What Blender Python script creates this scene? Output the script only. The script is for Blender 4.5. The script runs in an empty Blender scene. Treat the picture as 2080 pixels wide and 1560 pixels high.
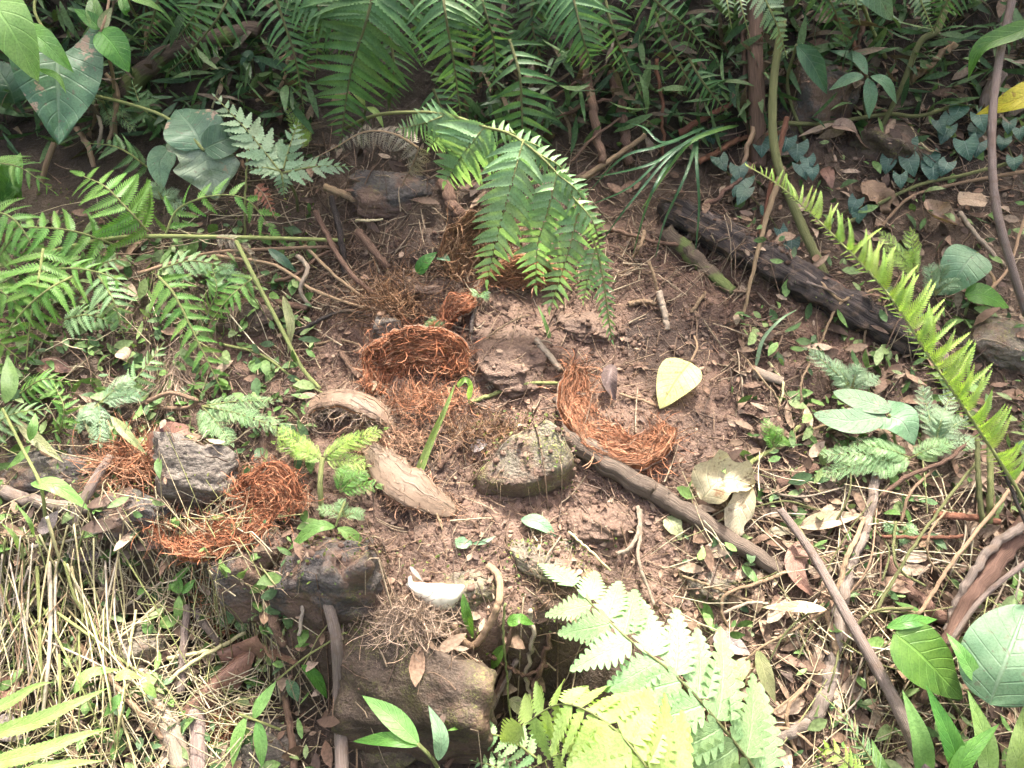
import bpy, math, random
import numpy as np
from mathutils import Vector, Matrix

RN = random.Random(11)
RG = np.random.default_rng(11)
SC = bpy.context.scene
COL = SC.collection

# ------------------------------------------------------------------ camera
PITCH = math.radians(42.0)
DIST = 1.75
HFOV = math.radians(64.0)
CAM = np.array([0.0, -DIST * math.cos(PITCH), DIST * math.sin(PITCH)])
cam_data = bpy.data.cameras.new("camera")
cam_data.sensor_width = 36.0
cam_data.lens = 18.0 / math.tan(HFOV / 2)
cam_data.clip_start = 0.02
cam_data.clip_end = 300.0
cam = bpy.data.objects.new("camera", cam_data)
cam.location = CAM.tolist()
cam.rotation_euler = (math.pi / 2 - PITCH, 0.0, 0.0)
COL.objects.link(cam)
SC.camera = cam

# ------------------------------------------------------------------ world, sun, exposure
SUN_EL = math.radians(66.0)
SUN_AZ = math.radians(14.0)          # clockwise from +Y: the sun stands behind the bank, a little to the right
SUN_DIR = np.array([math.sin(SUN_AZ) * math.cos(SUN_EL), math.cos(SUN_AZ) * math.cos(SUN_EL), math.sin(SUN_EL)])
world = bpy.data.worlds.new("World")
SC.world = world
world.use_nodes = True
wn = world.node_tree
wn.nodes.clear()
sky = wn.nodes.new("ShaderNodeTexSky")
sky.sky_type = 'NISHITA'
sky.sun_disc = False
sky.sun_elevation = SUN_EL
sky.sun_rotation = SUN_AZ
sky.air_density = 0.5
sky.dust_density = 10.0
sky.ozone_density = 0.4
bg = wn.nodes.new("ShaderNodeBackground")
bg.inputs[1].default_value = 0.15
wo = wn.nodes.new("ShaderNodeOutputWorld")
wn.links.new(sky.outputs[0], bg.inputs[0])
wn.links.new(bg.outputs[0], wo.inputs[0])
sun_data = bpy.data.lights.new("sun", 'SUN')
sun_data.energy = 3.0
sun_data.angle = math.radians(6.0)
sun_data.color = (1.0, 0.95, 0.86)
sun = bpy.data.objects.new("sun", sun_data)
sun.rotation_euler = Vector(SUN_DIR.tolist()).to_track_quat('Z', 'Y').to_euler()
sun.location = (0, 0, 6)
COL.objects.link(sun)
SC.view_settings.view_transform = 'Standard'
SC.view_settings.look = 'None'
SC.view_settings.exposure = 2.92
SC.view_settings.gamma = 1.0
SC.view_settings.use_curve_mapping = False
SC.cycles.use_denoising = True
SC.cycles.max_bounces = 5
SC.cycles.use_adaptive_sampling = True
SC.cycles.adaptive_threshold = 0.03
SC.cycles.diffuse_bounces = 3
SC.cycles.glossy_bounces = 2
SC.cycles.transmission_bounces = 4
SC.cycles.sample_clamp_indirect = 4.0

# ------------------------------------------------------------------ noise and terrain
_perm = np.random.default_rng(3).random((256, 256))


def vn(x, y, seed=0):
    x = np.asarray(x, float) + seed * 17.13
    y = np.asarray(y, float) + seed * 9.71
    xi = np.floor(x).astype(int)
    yi = np.floor(y).astype(int)
    fx = x - xi
    fy = y - yi
    fx = fx * fx * (3 - 2 * fx)
    fy = fy * fy * (3 - 2 * fy)
    a = _perm[xi & 255, yi & 255]
    b = _perm[(xi + 1) & 255, yi & 255]
    c = _perm[xi & 255, (yi + 1) & 255]
    d = _perm[(xi + 1) & 255, (yi + 1) & 255]
    return (a * (1 - fx) + b * fx) * (1 - fy) + (c * (1 - fx) + d * fx) * fy - 0.5


def fbm(x, y, seed=0, o=4):
    s = 0
    a = 1.0
    for k in range(o):
        s = s + a * vn(x, y, seed + k)
        x = x * 2.03
        y = y * 2.03
        a *= 0.5
    return s


def sst(t):
    t = np.clip(t, 0, 1)
    return t * t * (3 - 2 * t)


def sp(t, k=0.08):
    return k * np.logaddexp(0, t / k)


def H(x, y):
    x = np.asarray(x, float)
    y = np.asarray(y, float)
    z = 0.404 * y
    z = z + 0.60 * (sp(y - 0.58) - sp(y - 3.5))
    m = sst((x + 1.6) / 0.5) * (1 - sst((x - 0.04) / 0.16))
    e = -0.46 + 0.03 * np.sin(6 * x) + 0.13 * sst((-0.42 - x) / 0.16)
    z = z - 0.21 * m * sst((e - y) / 0.07) * (1 - 0.35 * sst((-0.5 - x) / 0.2))
    z = z - 0.05 * (1 - m) * sst((-0.5 - y) / 0.2)
    z = z + 0.035 * fbm(x * 2.3, y * 2.3, 1, 2) + 0.032 * fbm(x * 8, y * 8, 5, 2)
    return z


def micro(x, y):
    c = fbm(x * 26, y * 26, 9, 3)
    d = np.abs(fbm(x * 60, y * 60, 14, 2))
    w = 0.25 + 0.75 * sst(fbm(x * 3, y * 3, 20, 2) * 2 + 0.6)
    return 0.030 * c * w + 0.020 * d * w


FPX = 1040.0 / math.tan(HFOV / 2)
_fw = np.array([0, math.cos(PITCH), -math.sin(PITCH)])
_up = np.array([0, math.sin(PITCH), math.cos(PITCH)])
_rt = np.array([1.0, 0, 0])
_TS = np.concatenate([np.linspace(0.3, 4.0, 90), np.linspace(4.1, 12, 30)])


def Pv(px, py, h=0.0):
    """points on the hillside (raised by h) met by the sight lines of the given photo pixels"""
    px = np.atleast_1d(np.asarray(px, float))
    py = np.atleast_1d(np.asarray(py, float))
    h = np.broadcast_to(np.asarray(h, float), px.shape)
    out = np.zeros((len(px), 3))
    for s in range(0, len(px), 2000):
        sl = slice(s, s + 2000)
        d = _fw + ((px[sl] - 1040) / FPX)[:, None] * _rt - ((py[sl] - 780) / FPX)[:, None] * _up
        q = CAM + d[:, None, :] * _TS[None, :, None]
        g = q[..., 2] - H(q[..., 0], q[..., 1]) - h[sl][:, None]
        below = g < 0
        k = np.argmax(below, axis=1)
        k = np.where(below.any(axis=1), k, len(_TS) - 1)
        k = np.maximum(k, 1)
        r = np.arange(len(k))
        lo, hi = _TS[k - 1], _TS[k]
        for _ in range(9):
            t = 0.5 * (lo + hi)
            q = CAM + d * t[:, None]
            ab = q[:, 2] - H(q[:, 0], q[:, 1]) - h[sl] > 0
            lo = np.where(ab, t, lo)
            hi = np.where(ab, hi, t)
        t = 0.5 * (lo + hi)
        out[sl] = CAM + d * t[:, None]
    return out


def P(px, py, h=0.0):
    return Pv([px], [py], h)[0]


def PP(pts):
    a = np.array([(p[0], p[1], p[2] if len(p) > 2 else 0.0) for p in pts], float)
    return Pv(a[:, 0], a[:, 1], a[:, 2])


def scl(p):
    return float(np.dot(np.asarray(p) - CAM, _fw)) / FPX      # metres per photo pixel there


def nrm(v):
    v = np.asarray(v, float)
    return v / (np.linalg.norm(v, axis=-1, keepdims=True) + 1e-12)


def spline(pts, n):
    p = np.asarray(pts, float)
    if len(p) == 2:
        t = np.linspace(0, 1, n)[:, None]
        return p[0] * (1 - t) + p[1] * t
    q = np.vstack([2 * p[0] - p[1], p, 2 * p[-1] - p[-2]])
    L = np.concatenate([[0], np.cumsum(np.linalg.norm(np.diff(p, axis=0), axis=1))])
    L /= L[-1]
    s = np.linspace(0, 1, n)
    i = np.clip(np.searchsorted(L, s, side='right') - 1, 0, len(p) - 2)
    u = ((s - L[i]) / (L[i + 1] - L[i] + 1e-12))[:, None]
    a, b, c, d = q[i], q[i + 1], q[i + 2], q[i + 3]
    return 0.5 * (2 * b + (c - a) * u + (2 * a - 5 * b + 4 * c - d) * u ** 2 + (3 * b - a - 3 * c + d) * u ** 3)


# ------------------------------------------------------------------ mesh helpers
def mesh(name, V, F, luv=None, tint=None, smooth=True):
    me = bpy.data.meshes.new(name)
    V = np.asarray(V, np.float32)
    if isinstance(F, np.ndarray):
        nf, k = F.shape
        me.vertices.add(len(V))
        me.vertices.foreach_set("co", V.ravel())
        me.loops.add(nf * k)
        me.loops.foreach_set("vertex_index", F.astype(np.int32).ravel())
        me.polygons.add(nf)
        me.polygons.foreach_set("loop_start", np.arange(0, nf * k, k, dtype=np.int32))
        me.update(calc_edges=True)
        me.validate()
    else:
        me.from_pydata(V.tolist(), [], F)
    if smooth:
        me.polygons.foreach_set("use_smooth", np.ones(len(me.polygons), dtype=bool))
    if luv is not None:
        a = me.attributes.new("luv", 'FLOAT_VECTOR', 'POINT')
        a.data.foreach_set("vector", np.asarray(luv, np.float32).ravel())
    if tint is not None:
        a = me.attributes.new("tint", 'FLOAT_COLOR', 'POINT')
        t = np.ones((len(V), 4), np.float32)
        t[:, :3] = tint
        a.data.foreach_set("color", t.ravel())
    return me


def link(name, me, mat, parent=None, loc=None, mtx=None):
    o = bpy.data.objects.new(name, me)
    COL.objects.link(o)
    if me is not None and mat is not None and len(me.materials) == 0:
        me.materials.append(mat)
    if parent is not None:
        o.parent = parent
    if loc is not None:
        o.location = [float(c) for c in loc]
    if mtx is not None:
        o.matrix_basis = mtx
    return o


def tag(o, label, cat, group=None, kind=None):
    if label:
        o["label"] = label
    if cat:
        o["category"] = cat
    if group:
        o["group"] = group
    if kind:
        o["kind"] = kind
    return o


def thing(name, label, cat, loc, group=None):
    o = link(name, None, None, loc=loc)
    o.empty_display_size = 0.02
    return tag(o, label, cat, group)


def origin(parent):
    """world position of a part's frame: parts never carry a rotation, so offsets simply add up"""
    p = np.zeros(3)
    while parent is not None:
        p = p + np.array(parent.location)
        parent = parent.parent
    return p


def part(name, V, F, mat, parent, luv=None, tint=None, smooth=True, kind=None):
    me = mesh(name, np.asarray(V) - origin(parent), F, luv, tint, smooth)
    o = link(name, me, mat, parent)
    if kind:
        o["kind"] = kind
    return o


def solo(name, V, F, mat, label, cat, group=None, luv=None, tint=None, smooth=True, kind=None, loc=None):
    V = np.asarray(V)
    if loc is None:
        loc = np.array([V[:, 0].mean(), V[:, 1].mean(), V[:, 2].min()])
    me = mesh(name, V - loc, F, luv, tint, smooth)
    o = link(name, me, mat, loc=loc)
    return tag(o, label, cat, group, kind)


def frame(C):
    T = nrm(np.gradient(C, axis=0))
    return T


def perp(N, T):
    N = np.broadcast_to(np.asarray(N, float), T.shape)
    return nrm(N - (N * T).sum(-1, keepdims=True) * T)


def facing(C, up=0.6):
    return nrm(up * np.array([0, 0, 1.0]) + (1 - up) * nrm(CAM - C))


def tube(C, r, sides=8, rough=0.0, seed=0, ridges=0.0, fr=60.0):
    C = np.asarray(C, float)
    n = len(C)
    r = np.broadcast_to(np.asarray(r, float), (n,))
    T = frame(C)
    A = perp(np.array([0.13, 0.21, 1.0]), T)
    bad = np.abs(T[:, 2]) > 0.97
    if bad.any():
        A = perp(np.array([1.0, 0.17, 0.1]), T)
    B = np.cross(T, A)
    L = np.concatenate([[0], np.cumsum(np.linalg.norm(np.diff(C, axis=0), axis=1))])
    a = np.linspace(0, 2 * math.pi, sides, endpoint=False)
    rr = r[:, None] * np.ones((1, sides))
    if rough:
        rr = rr * (1 + rough * 2 * fbm(L[:, None] * fr + 0 * a, np.cos(a)[None, :] * 1.5 + np.sin(a)[None, :] * 0.7 + seed, seed, 3))
    if ridges:
        rr = rr * (1 + ridges * 2 * fbm(L[:, None] * fr * 0.12 + 0 * a, (a * 3.5)[None, :] + 0 * L[:, None], seed + 3, 3))
    V = C[:, None, :] + rr[..., None] * (np.cos(a)[None, :, None] * A[:, None, :] + np.sin(a)[None, :, None] * B[:, None, :])
    luv = np.zeros((n, sides, 3))
    luv[..., 0] = np.cos(a)[None, :]
    luv[..., 2] = np.sin(a)[None, :]
    luv[..., 1] = L[:, None]
    i = np.arange(n - 1)[:, None] * sides
    j = np.arange(sides)[None, :]
    k = (j + 1) % sides
    Fq = np.stack([i + j, i + k, i + sides + k, i + sides + j], -1).reshape(-1, 4)
    F = [tuple(f) for f in Fq.tolist()]
    F.append(tuple(range(sides))[::-1])
    F.append(tuple(range((n - 1) * sides, n * sides)))
    return V.reshape(-1, 3), F, luv.reshape(-1, 3)


# ------------------------------------------------------------------ materials
class NT:
    def __init__(self, name):
        self.m = bpy.data.materials.new(name)
        self.m.use_nodes = True
        self.t = self.m.node_tree
        self.t.nodes.clear()

    def n(self, typ, **kw):
        d = self.t.nodes.new(typ)
        for k, v in kw.items():
            setattr(d, k, v)
        return d

    def l(self, a, b):
        self.t.links.new(a, b)

    def mathn(self, op, a, b=None, clamp=False):
        d = self.n("ShaderNodeMath", operation=op, use_clamp=clamp)
        for i, v in enumerate((a, b)):
            if v is None:
                continue
            if isinstance(v, (int, float)):
                d.inputs[i].default_value = v
            else:
                self.l(v, d.inputs[i])
        return d.outputs[0]

    def mix(self, f, a, b, typ='MIX'):
        d = self.n("ShaderNodeMix", data_type='RGBA', blend_type=typ)
        for i, v in ((0, f), (6, a), (7, b)):
            if isinstance(v, (int, float)):
                d.inputs[i].default_value = v
            elif isinstance(v, (tuple, list)):
                d.inputs[i].default_value = (*v[:3], 1)
            else:
                self.l(v, d.inputs[i])
        return d.outputs[2]

    def noise(self, vec, scale, detail=4.0, rough=0.55):
        d = self.n("ShaderNodeTexNoise")
        d.inputs["Scale"].default_value = scale
        d.inputs["Detail"].default_value = detail
        d.inputs["Roughness"].default_value = rough
        if vec is not None:
            self.l(vec, d.inputs["Vector"])
        return d.outputs["Fac"]

    def ramp(self, f, lo, hi):
        d = self.n("ShaderNodeMapRange", interpolation_type='SMOOTHSTEP')
        d.inputs[1].default_value = lo
        d.inputs[2].default_value = hi
        self.l(f, d.inputs[0])
        return d.outputs[0]

    def attr(self, name):
        d = self.n("ShaderNodeAttribute", attribute_name=name)
        return d

    def pos(self):
        return self.n("ShaderNodeNewGeometry").outputs["Position"]

    def vmul(self, v, s):
        d = self.n("ShaderNodeVectorMath", operation='MULTIPLY')
        self.l(v, d.inputs[0])
        d.inputs[1].default_value = s
        return d.outputs[0]

    def rnd(self):
        return self.n("ShaderNodeObjectInfo").outputs["Random"]

    def vary(self, col, hue=0.02, val=0.3):
        d = self.n("ShaderNodeHueSaturation")
        r = self.rnd()
        self.l(self.mathn('ADD', self.mathn('MULTIPLY', r, 2 * hue), 0.5 - hue), d.inputs["Hue"])
        r2 = self.mathn('FRACT', self.mathn('MULTIPLY', r, 7.31))
        self.l(self.mathn('ADD', self.mathn('MULTIPLY', r2, val), 1 - val / 2), d.inputs["Value"])
        self.l(col, d.inputs["Color"])
        return d.outputs[0]

    def bump(self, hgt, dist, strength=1.0, prev=None):
        d = self.n("ShaderNodeBump")
        d.inputs["Strength"].default_value = strength
        d.inputs["Distance"].default_value = dist
        self.l(hgt, d.inputs["Height"])
        if prev is not None:
            self.l(prev, d.inputs["Normal"])
        return d.outputs[0]

    def finish(self, col, rough=0.6, spec=0.4, normal=None, trans=0.0, tcol=None, sheen=0.0):
        b = self.n("ShaderNodeBsdfPrincipled")
        if isinstance(col, tuple):
            b.inputs["Base Color"].default_value = (*col[:3], 1)
        else:
            self.l(col, b.inputs["Base Color"])
        if isinstance(rough, (int, float)):
            b.inputs["Roughness"].default_value = rough
        else:
            self.l(rough, b.inputs["Roughness"])
        b.inputs["Specular IOR Level"].default_value = spec
        if normal is not None:
            self.l(normal, b.inputs["Normal"])
        out = self.n("ShaderNodeOutputMaterial")
        if trans:
            t = self.n("ShaderNodeBsdfTranslucent")
            tc = self.mix(1.0, col, tcol or (1.25, 1.3, 0.55), 'MULTIPLY')
            self.l(tc, t.inputs[0])
            if normal is not None:
                self.l(normal, t.inputs["Normal"])
            mx = self.n("ShaderNodeMixShader")
            mx.inputs[0].default_value = trans
            self.l(b.outputs[0], mx.inputs[1])
            self.l(t.outputs[0], mx.inputs[2])
            self.l(mx.outputs[0], out.inputs[0])
        else:
            self.l(b.outputs[0], out.inputs[0])
        return self.m


def leaf_mat(name, c1, c2, veins=9.0, vein_col=None, vein_amt=0.35, blot=None, blot_amt=0.0, trans=0.3, rough=0.45, spec=0.4,
             tcol=None, hue=0.015, val=0.3, nsc=22.0, rim=None):
    N = NT(name)
    a = N.attr("luv")
    sx = N.n("ShaderNodeSeparateXYZ")
    N.l(a.outputs["Vector"], sx.inputs[0])
    u = N.mathn('ABSOLUTE', sx.outputs[0])
    v = sx.outputs[1]
    pos = N.pos()
    f = N.ramp(N.noise(pos, nsc, 3), 0.3, 0.7)
    col = N.mix(f, c1, c2)
    fine = N.noise(pos, 260.0, 2)
    col = N.mix(N.ramp(fine, 0.35, 0.75), col, N.mix(1.0, col, (0.72, 0.74, 0.7), 'MULTIPLY'))
    hgt = fine
    if veins:
        w = N.mathn('SUBTRACT', N.mathn('MULTIPLY', v, veins), N.mathn('MULTIPLY', u, veins * 0.22))
        w = N.mathn('ABSOLUTE', N.mathn('SUBTRACT', N.mathn('FRACT', w), 0.5))
        side = N.ramp(w, 0.10, 0.0)
        mid = N.ramp(u, 0.07, 0.02)
        vm = N.mathn('MAXIMUM', N.mathn('MULTIPLY', side, 0.6), mid)
        vc = vein_col or tuple(min(1, c * 1.9 + 0.02) for c in c2)
        col = N.mix(N.mathn('MULTIPLY', vm, vein_amt), col, vc)
        hgt = N.mathn('ADD', N.mathn('MULTIPLY', vm, -1.5), N.mathn('MULTIPLY', fine, 0.5))
    if rim:
        col = N.mix(N.mathn('MULTIPLY', N.ramp(N.mathn('ADD', u, N.mathn('MULTIPLY', N.noise(pos, 50.0, 3), 0.4)), 1.0, 1.3), 0.9), col, rim)
    if blot:
        bn = N.noise(pos, 14.0, 5, 0.65)
        col = N.mix(N.ramp(bn, 0.66 - blot_amt, 0.70 - blot_amt), col, blot)
        col = N.mix(N.mathn('MULTIPLY', N.ramp(N.noise(pos, 75.0, 3), 0.62, 0.68), 0.6), col, tuple(c * 0.4 for c in blot))
    col = N.vary(col, hue, val)
    nb = N.bump(hgt, 0.0011, 0.7)
    return N.finish(col, rough, spec, nb, trans, tcol)


def tint_mat(name, rough=0.7, spec=0.3, trans=0.0, sc=180.0):
    N = NT(name)
    a = N.attr("tint")
    f = N.noise(N.pos(), sc, 3)
    col = N.mix(N.ramp(f, 0.3, 0.75), a.outputs["Color"], N.mix(1.0, a.outputs["Color"], (0.55, 0.53, 0.5), 'MULTIPLY'))
    return N.finish(col, rough, spec, N.bump(f, 0.001, 0.5), trans, (1.1, 1.1, 0.7))


def bark_mat(name, c1, c2, c3=None, moss=0.0, rough=0.75, streak=45.0):
    N = NT(name)
    a = N.attr("luv")
    st = N.vmul(a.outputs["Vector"], (3.6, 5.0, 3.6))
    f = N.noise(st, 3.5, 6, 0.65)
    col = N.mix(N.ramp(f, 0.32, 0.68), c1, c2)
    pos = N.pos()
    g = N.noise(pos, 38.0, 4)
    if c3:
        col = N.mix(N.ramp(g, 0.5, 0.66), col, c3)
    if moss:
        col = N.mix(N.mathn('MULTIPLY', N.ramp(N.noise(pos, 16.0, 5), 0.60 - moss * 0.2, 0.68 - moss * 0.2), 0.8), col, (0.10, 0.13, 0.035))
    col = N.vary(col, 0.008, 0.35)
    hg = N.mathn('ADD', f, N.mathn('MULTIPLY', N.noise(pos, 170.0, 3), 0.5))
    return N.finish(col, rough, 0.3, N.bump(hg, 0.0035, 0.9))


def rock_mat(name, c1, c2, c3, moss=0.3, mud=0.3, strata=60.0, rough=0.7):
    N = NT(name)
    pos = N.pos()
    tc = N.n("ShaderNodeTexCoord").outputs["Object"]
    f = N.noise(pos, 11.0, 6, 0.65)
    col = N.mix(N.ramp(f, 0.35, 0.65), c1, c2)
    st = N.vmul(tc, (6.0, 9.0, strata))
    s = N.noise(st, 1.4, 5, 0.6)
    col = N.mix(N.mathn('MULTIPLY', N.ramp(s, 0.45, 0.6), 0.55), col, c3)
    fine = N.noise(pos, 150.0, 4)
    col = N.mix(N.ramp(fine, 0.42, 0.75), col, N.mix(1.0, col, (0.5, 0.48, 0.45), 'MULTIPLY'))
    if mud:
        col = N.mix(N.ramp(N.noise(pos, 9.0, 6, 0.7), 0.62 - mud * 0.35, 0.74 - mud * 0.35), col, N.mix(fine, (0.15, 0.095, 0.066), (0.09, 0.056, 0.04)))
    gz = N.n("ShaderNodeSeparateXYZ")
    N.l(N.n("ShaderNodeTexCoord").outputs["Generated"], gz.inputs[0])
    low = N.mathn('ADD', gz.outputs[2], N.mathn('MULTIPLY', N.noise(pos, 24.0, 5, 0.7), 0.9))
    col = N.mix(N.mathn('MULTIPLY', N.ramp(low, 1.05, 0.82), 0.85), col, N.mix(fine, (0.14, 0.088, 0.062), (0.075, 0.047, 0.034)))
    if moss:
        mn = N.mathn('ADD', N.noise(pos, 13.0, 6, 0.75), N.mathn('MULTIPLY', N.noise(pos, 120.0, 2), 0.22))
        mk = N.mathn('MULTIPLY', N.ramp(mn, 0.76 - moss * 0.22, 1.0 - moss * 0.22), N.ramp(N.noise(pos, 300.0, 3), 0.42, 0.60))
        col = N.mix(N.mathn('MULTIPLY', mk, 0.85), col, N.mix(fine, (0.10, 0.12, 0.03), (0.27, 0.26, 0.08)))
    hg = N.mathn('ADD', N.mathn('MULTIPLY', fine, 0.5), N.mathn('ADD', N.mathn('MULTIPLY', s, 0.9), f))
    return N.finish(col, rough, 0.35, N.bump(hg, 0.010, 1.0))


M = {}
G1, G2 = (0.045, 0.11, 0.03), (0.085, 0.18, 0.045)
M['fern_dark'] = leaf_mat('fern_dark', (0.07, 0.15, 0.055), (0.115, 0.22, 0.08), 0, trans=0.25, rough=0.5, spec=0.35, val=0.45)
M['fern_mid'] = leaf_mat('fern_mid', (0.20, 0.34, 0.16), (0.28, 0.43, 0.22), 0, trans=0.35, rough=0.45, val=0.35)
M['fern_left'] = leaf_mat('fern_left', (0.12, 0.26, 0.05), (0.19, 0.36, 0.085), 0, trans=0.38, rough=0.45, val=0.35)
M['fern_pale'] = leaf_mat('fern_pale', (0.20, 0.33, 0.15), (0.28, 0.42, 0.20), 9, vein_amt=0.2, trans=0.35, rough=0.5, val=0.25)
M['fern_grey'] = leaf_mat('fern_grey', (0.17, 0.27, 0.145), (0.25, 0.345, 0.20), 0, trans=0.25, rough=0.5, val=0.25)
M['fern_yellow'] = leaf_mat('fern_yellow', (0.34, 0.47, 0.14), (0.44, 0.55, 0.22), 0, trans=0.45, rough=0.5, tcol=(1.2, 1.25, 0.5), val=0.25)
M['fern_lime'] = leaf_mat('fern_lime', (0.32, 0.48, 0.09), (0.42, 0.56, 0.18), 0, trans=0.45, rough=0.5, tcol=(1.25, 1.3, 0.4), val=0.35)
M['fern_brown'] = leaf_mat('fern_brown', (0.22, 0.09, 0.05), (0.32, 0.15, 0.09), 0, trans=0.15, rough=0.7)
M['fern_dead'] = leaf_mat('fern_dead', (0.22, 0.19, 0.14), (0.36, 0.31, 0.24), 0, trans=0.15, rough=0.75)
M['leaf_dark'] = leaf_mat('leaf_dark', (0.035, 0.085, 0.04), (0.06, 0.13, 0.065), 7, (0.16, 0.22, 0.13), 0.4, trans=0.2, rough=0.42)
M['leaf_blue'] = leaf_mat('leaf_blue', (0.065, 0.14, 0.075), (0.10, 0.195, 0.105), 7, (0.22, 0.29, 0.20), 0.4, blot=(0.30, 0.21, 0.15), blot_amt=0.06, trans=0.15, rough=0.4)
M['leaf_green'] = leaf_mat('leaf_green', (0.07, 0.19, 0.035), (0.12, 0.27, 0.05), 8, None, 0.3, trans=0.4, rough=0.42)
M['leaf_pale'] = leaf_mat('leaf_pale', (0.18, 0.36, 0.09), (0.26, 0.44, 0.14), 7, None, 0.25, trans=0.4, rough=0.45)
M['leaf_grey'] = leaf_mat('leaf_grey', (0.13, 0.21, 0.125), (0.18, 0.265, 0.16), 7, (0.34, 0.40, 0.3), 0.3, blot=(0.30, 0.24, 0.17), blot_amt=0.05, trans=0.15, rough=0.62, spec=0.2)
M['leaf_sage'] = leaf_mat('leaf_sage', (0.125, 0.235, 0.125), (0.18, 0.30, 0.165), 7, (0.30, 0.38, 0.27), 0.3, blot=(0.34, 0.3, 0.2), blot_amt=-0.04, trans=0.25, rough=0.42)
M['leaf_under'] = leaf_mat('leaf_under', (0.22, 0.28, 0.18), (0.32, 0.37, 0.26), 6, (0.15, 0.2, 0.12), 0.3, blot=(0.34, 0.26, 0.17), blot_amt=0.09, trans=0.25, rough=0.5)
M['leaf_yellow'] = leaf_mat('leaf_yellow', (0.46, 0.43, 0.18), (0.54, 0.50, 0.25), 8, (0.34, 0.27, 0.09), 0.7, blot=(0.27, 0.2, 0.09), blot_amt=0.0, trans=0.3, rough=0.7, spec=0.2, tcol=(1.1, 1.0, 0.6))
M['leaf_turning'] = leaf_mat('leaf_turning', (0.50, 0.50, 0.03), (0.60, 0.55, 0.05), 8, (0.4, 0.2, 0.05), 0.2, blot=(0.45, 0.16, 0.03), blot_amt=0.05, trans=0.45, rough=0.5, tcol=(1.1, 1.1, 0.5))
M['leaf_tan'] = leaf_mat('leaf_tan', (0.30, 0.21, 0.14), (0.42, 0.31, 0.21), 8, (0.22, 0.13, 0.08), 0.4, blot=(0.18, 0.1, 0.07), blot_amt=0.0, trans=0.12, rough=0.65)
M['leaf_beige'] = leaf_mat('leaf_beige', (0.36, 0.29, 0.19), (0.46, 0.39, 0.27), 7, (0.5, 0.45, 0.28), 0.4, blot=(0.27, 0.16, 0.10), blot_amt=0.07, trans=0.2, rough=0.6)
M['leaf_brown'] = leaf_mat('leaf_brown', (0.17, 0.095, 0.06), (0.27, 0.165, 0.11), 8, (0.32, 0.2, 0.13), 0.35, blot=(0.08, 0.045, 0.035), blot_amt=0.0, trans=0.08, rough=0.65)
M['leaf_spot'] = leaf_mat('leaf_spot', (0.30, 0.17, 0.11), (0.38, 0.23, 0.15), 8, (0.4, 0.3, 0.2), 0.3, blot=(0.06, 0.028, 0.03), blot_amt=0.05, trans=0.08, rough=0.55)
M['leaf_purple'] = leaf_mat('leaf_purple', (0.10, 0.065, 0.06), (0.16, 0.11, 0.10), 8, None, 0.3, trans=0.1, rough=0.6)
M['leaf_mauve'] = leaf_mat('leaf_mauve', (0.20, 0.16, 0.15), (0.29, 0.235, 0.215), 8, None, 0.3, trans=0.1, rough=0.55)
M['leaf_olive'] = leaf_mat('leaf_olive', (0.17, 0.20, 0.08), (0.27, 0.27, 0.14), 7, None, 0.3, blot=(0.25, 0.2, 0.12), blot_amt=0.05, trans=0.25, rough=0.5)
M['leaf_variegated'] = leaf_mat('leaf_variegated', (0.035, 0.085, 0.06), (0.06, 0.13, 0.09), 6, (0.22, 0.29, 0.24), 0.6, trans=0.15, rough=0.4)
M['grass'] = leaf_mat('grass', (0.10, 0.20, 0.05), (0.16, 0.28, 0.08), 0, trans=0.35, rough=0.5)
M['grass_dark'] = leaf_mat('grass_dark', (0.04, 0.10, 0.045), (0.07, 0.15, 0.07), 0, trans=0.25, rough=0.42)
M['grass_lime'] = leaf_mat('grass_lime', (0.25, 0.38, 0.10), (0.34, 0.48, 0.17), 6, None, 0.2, trans=0.38, rough=0.5)
M['straw'] = leaf_mat('straw', (0.44, 0.38, 0.20), (0.54, 0.47, 0.28), 0, trans=0.2, rough=0.55, val=0.4)
M['straw_grey'] = leaf_mat('straw_grey', (0.30, 0.25, 0.19), (0.40, 0.34, 0.27), 0, trans=0.1, rough=0.65, val=0.4)
M['bark_grey'] = bark_mat('bark_grey', (0.13, 0.095, 0.078), (0.27, 0.215, 0.18), (0.18, 0.13, 0.10))
M['bark_stick'] = bark_mat('bark_stick', (0.075, 0.052, 0.04), (0.19, 0.14, 0.108), (0.12, 0.085, 0.065))
M['bark_pale'] = bark_mat('bark_pale', (0.28, 0.22, 0.16), (0.42, 0.34, 0.25))
M['bark_brown'] = bark_mat('bark_brown', (0.095, 0.055, 0.038), (0.19, 0.115, 0.078))
M['bark_dark'] = bark_mat('bark_dark', (0.018, 0.014, 0.013), (0.075, 0.058, 0.05), (0.10, 0.068, 0.048), 0.0)
M['bark_moss'] = bark_mat('bark_moss', (0.05, 0.035, 0.025), (0.12, 0.085, 0.06), None, 0.25)
M['bark_red'] = bark_mat('bark_red', (0.12, 0.048, 0.028), (0.24, 0.11, 0.065))
M['stem_green'] = bark_mat('stem_green', (0.19, 0.22, 0.07), (0.29, 0.31, 0.12))
M['stem_olive'] = bark_mat('stem_olive', (0.10, 0.11, 0.04), (0.17, 0.17, 0.07))
M['stem_tan'] = bark_mat('stem_tan', (0.26, 0.17, 0.10), (0.37, 0.26, 0.16))
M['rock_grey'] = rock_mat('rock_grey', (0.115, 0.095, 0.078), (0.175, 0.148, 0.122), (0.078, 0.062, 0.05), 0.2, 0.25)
M['rock_mossy'] = rock_mat('rock_mossy', (0.13, 0.108, 0.08), (0.18, 0.152, 0.115), (0.10, 0.08, 0.06), 0.95, 0.4, 14.0)
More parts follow.
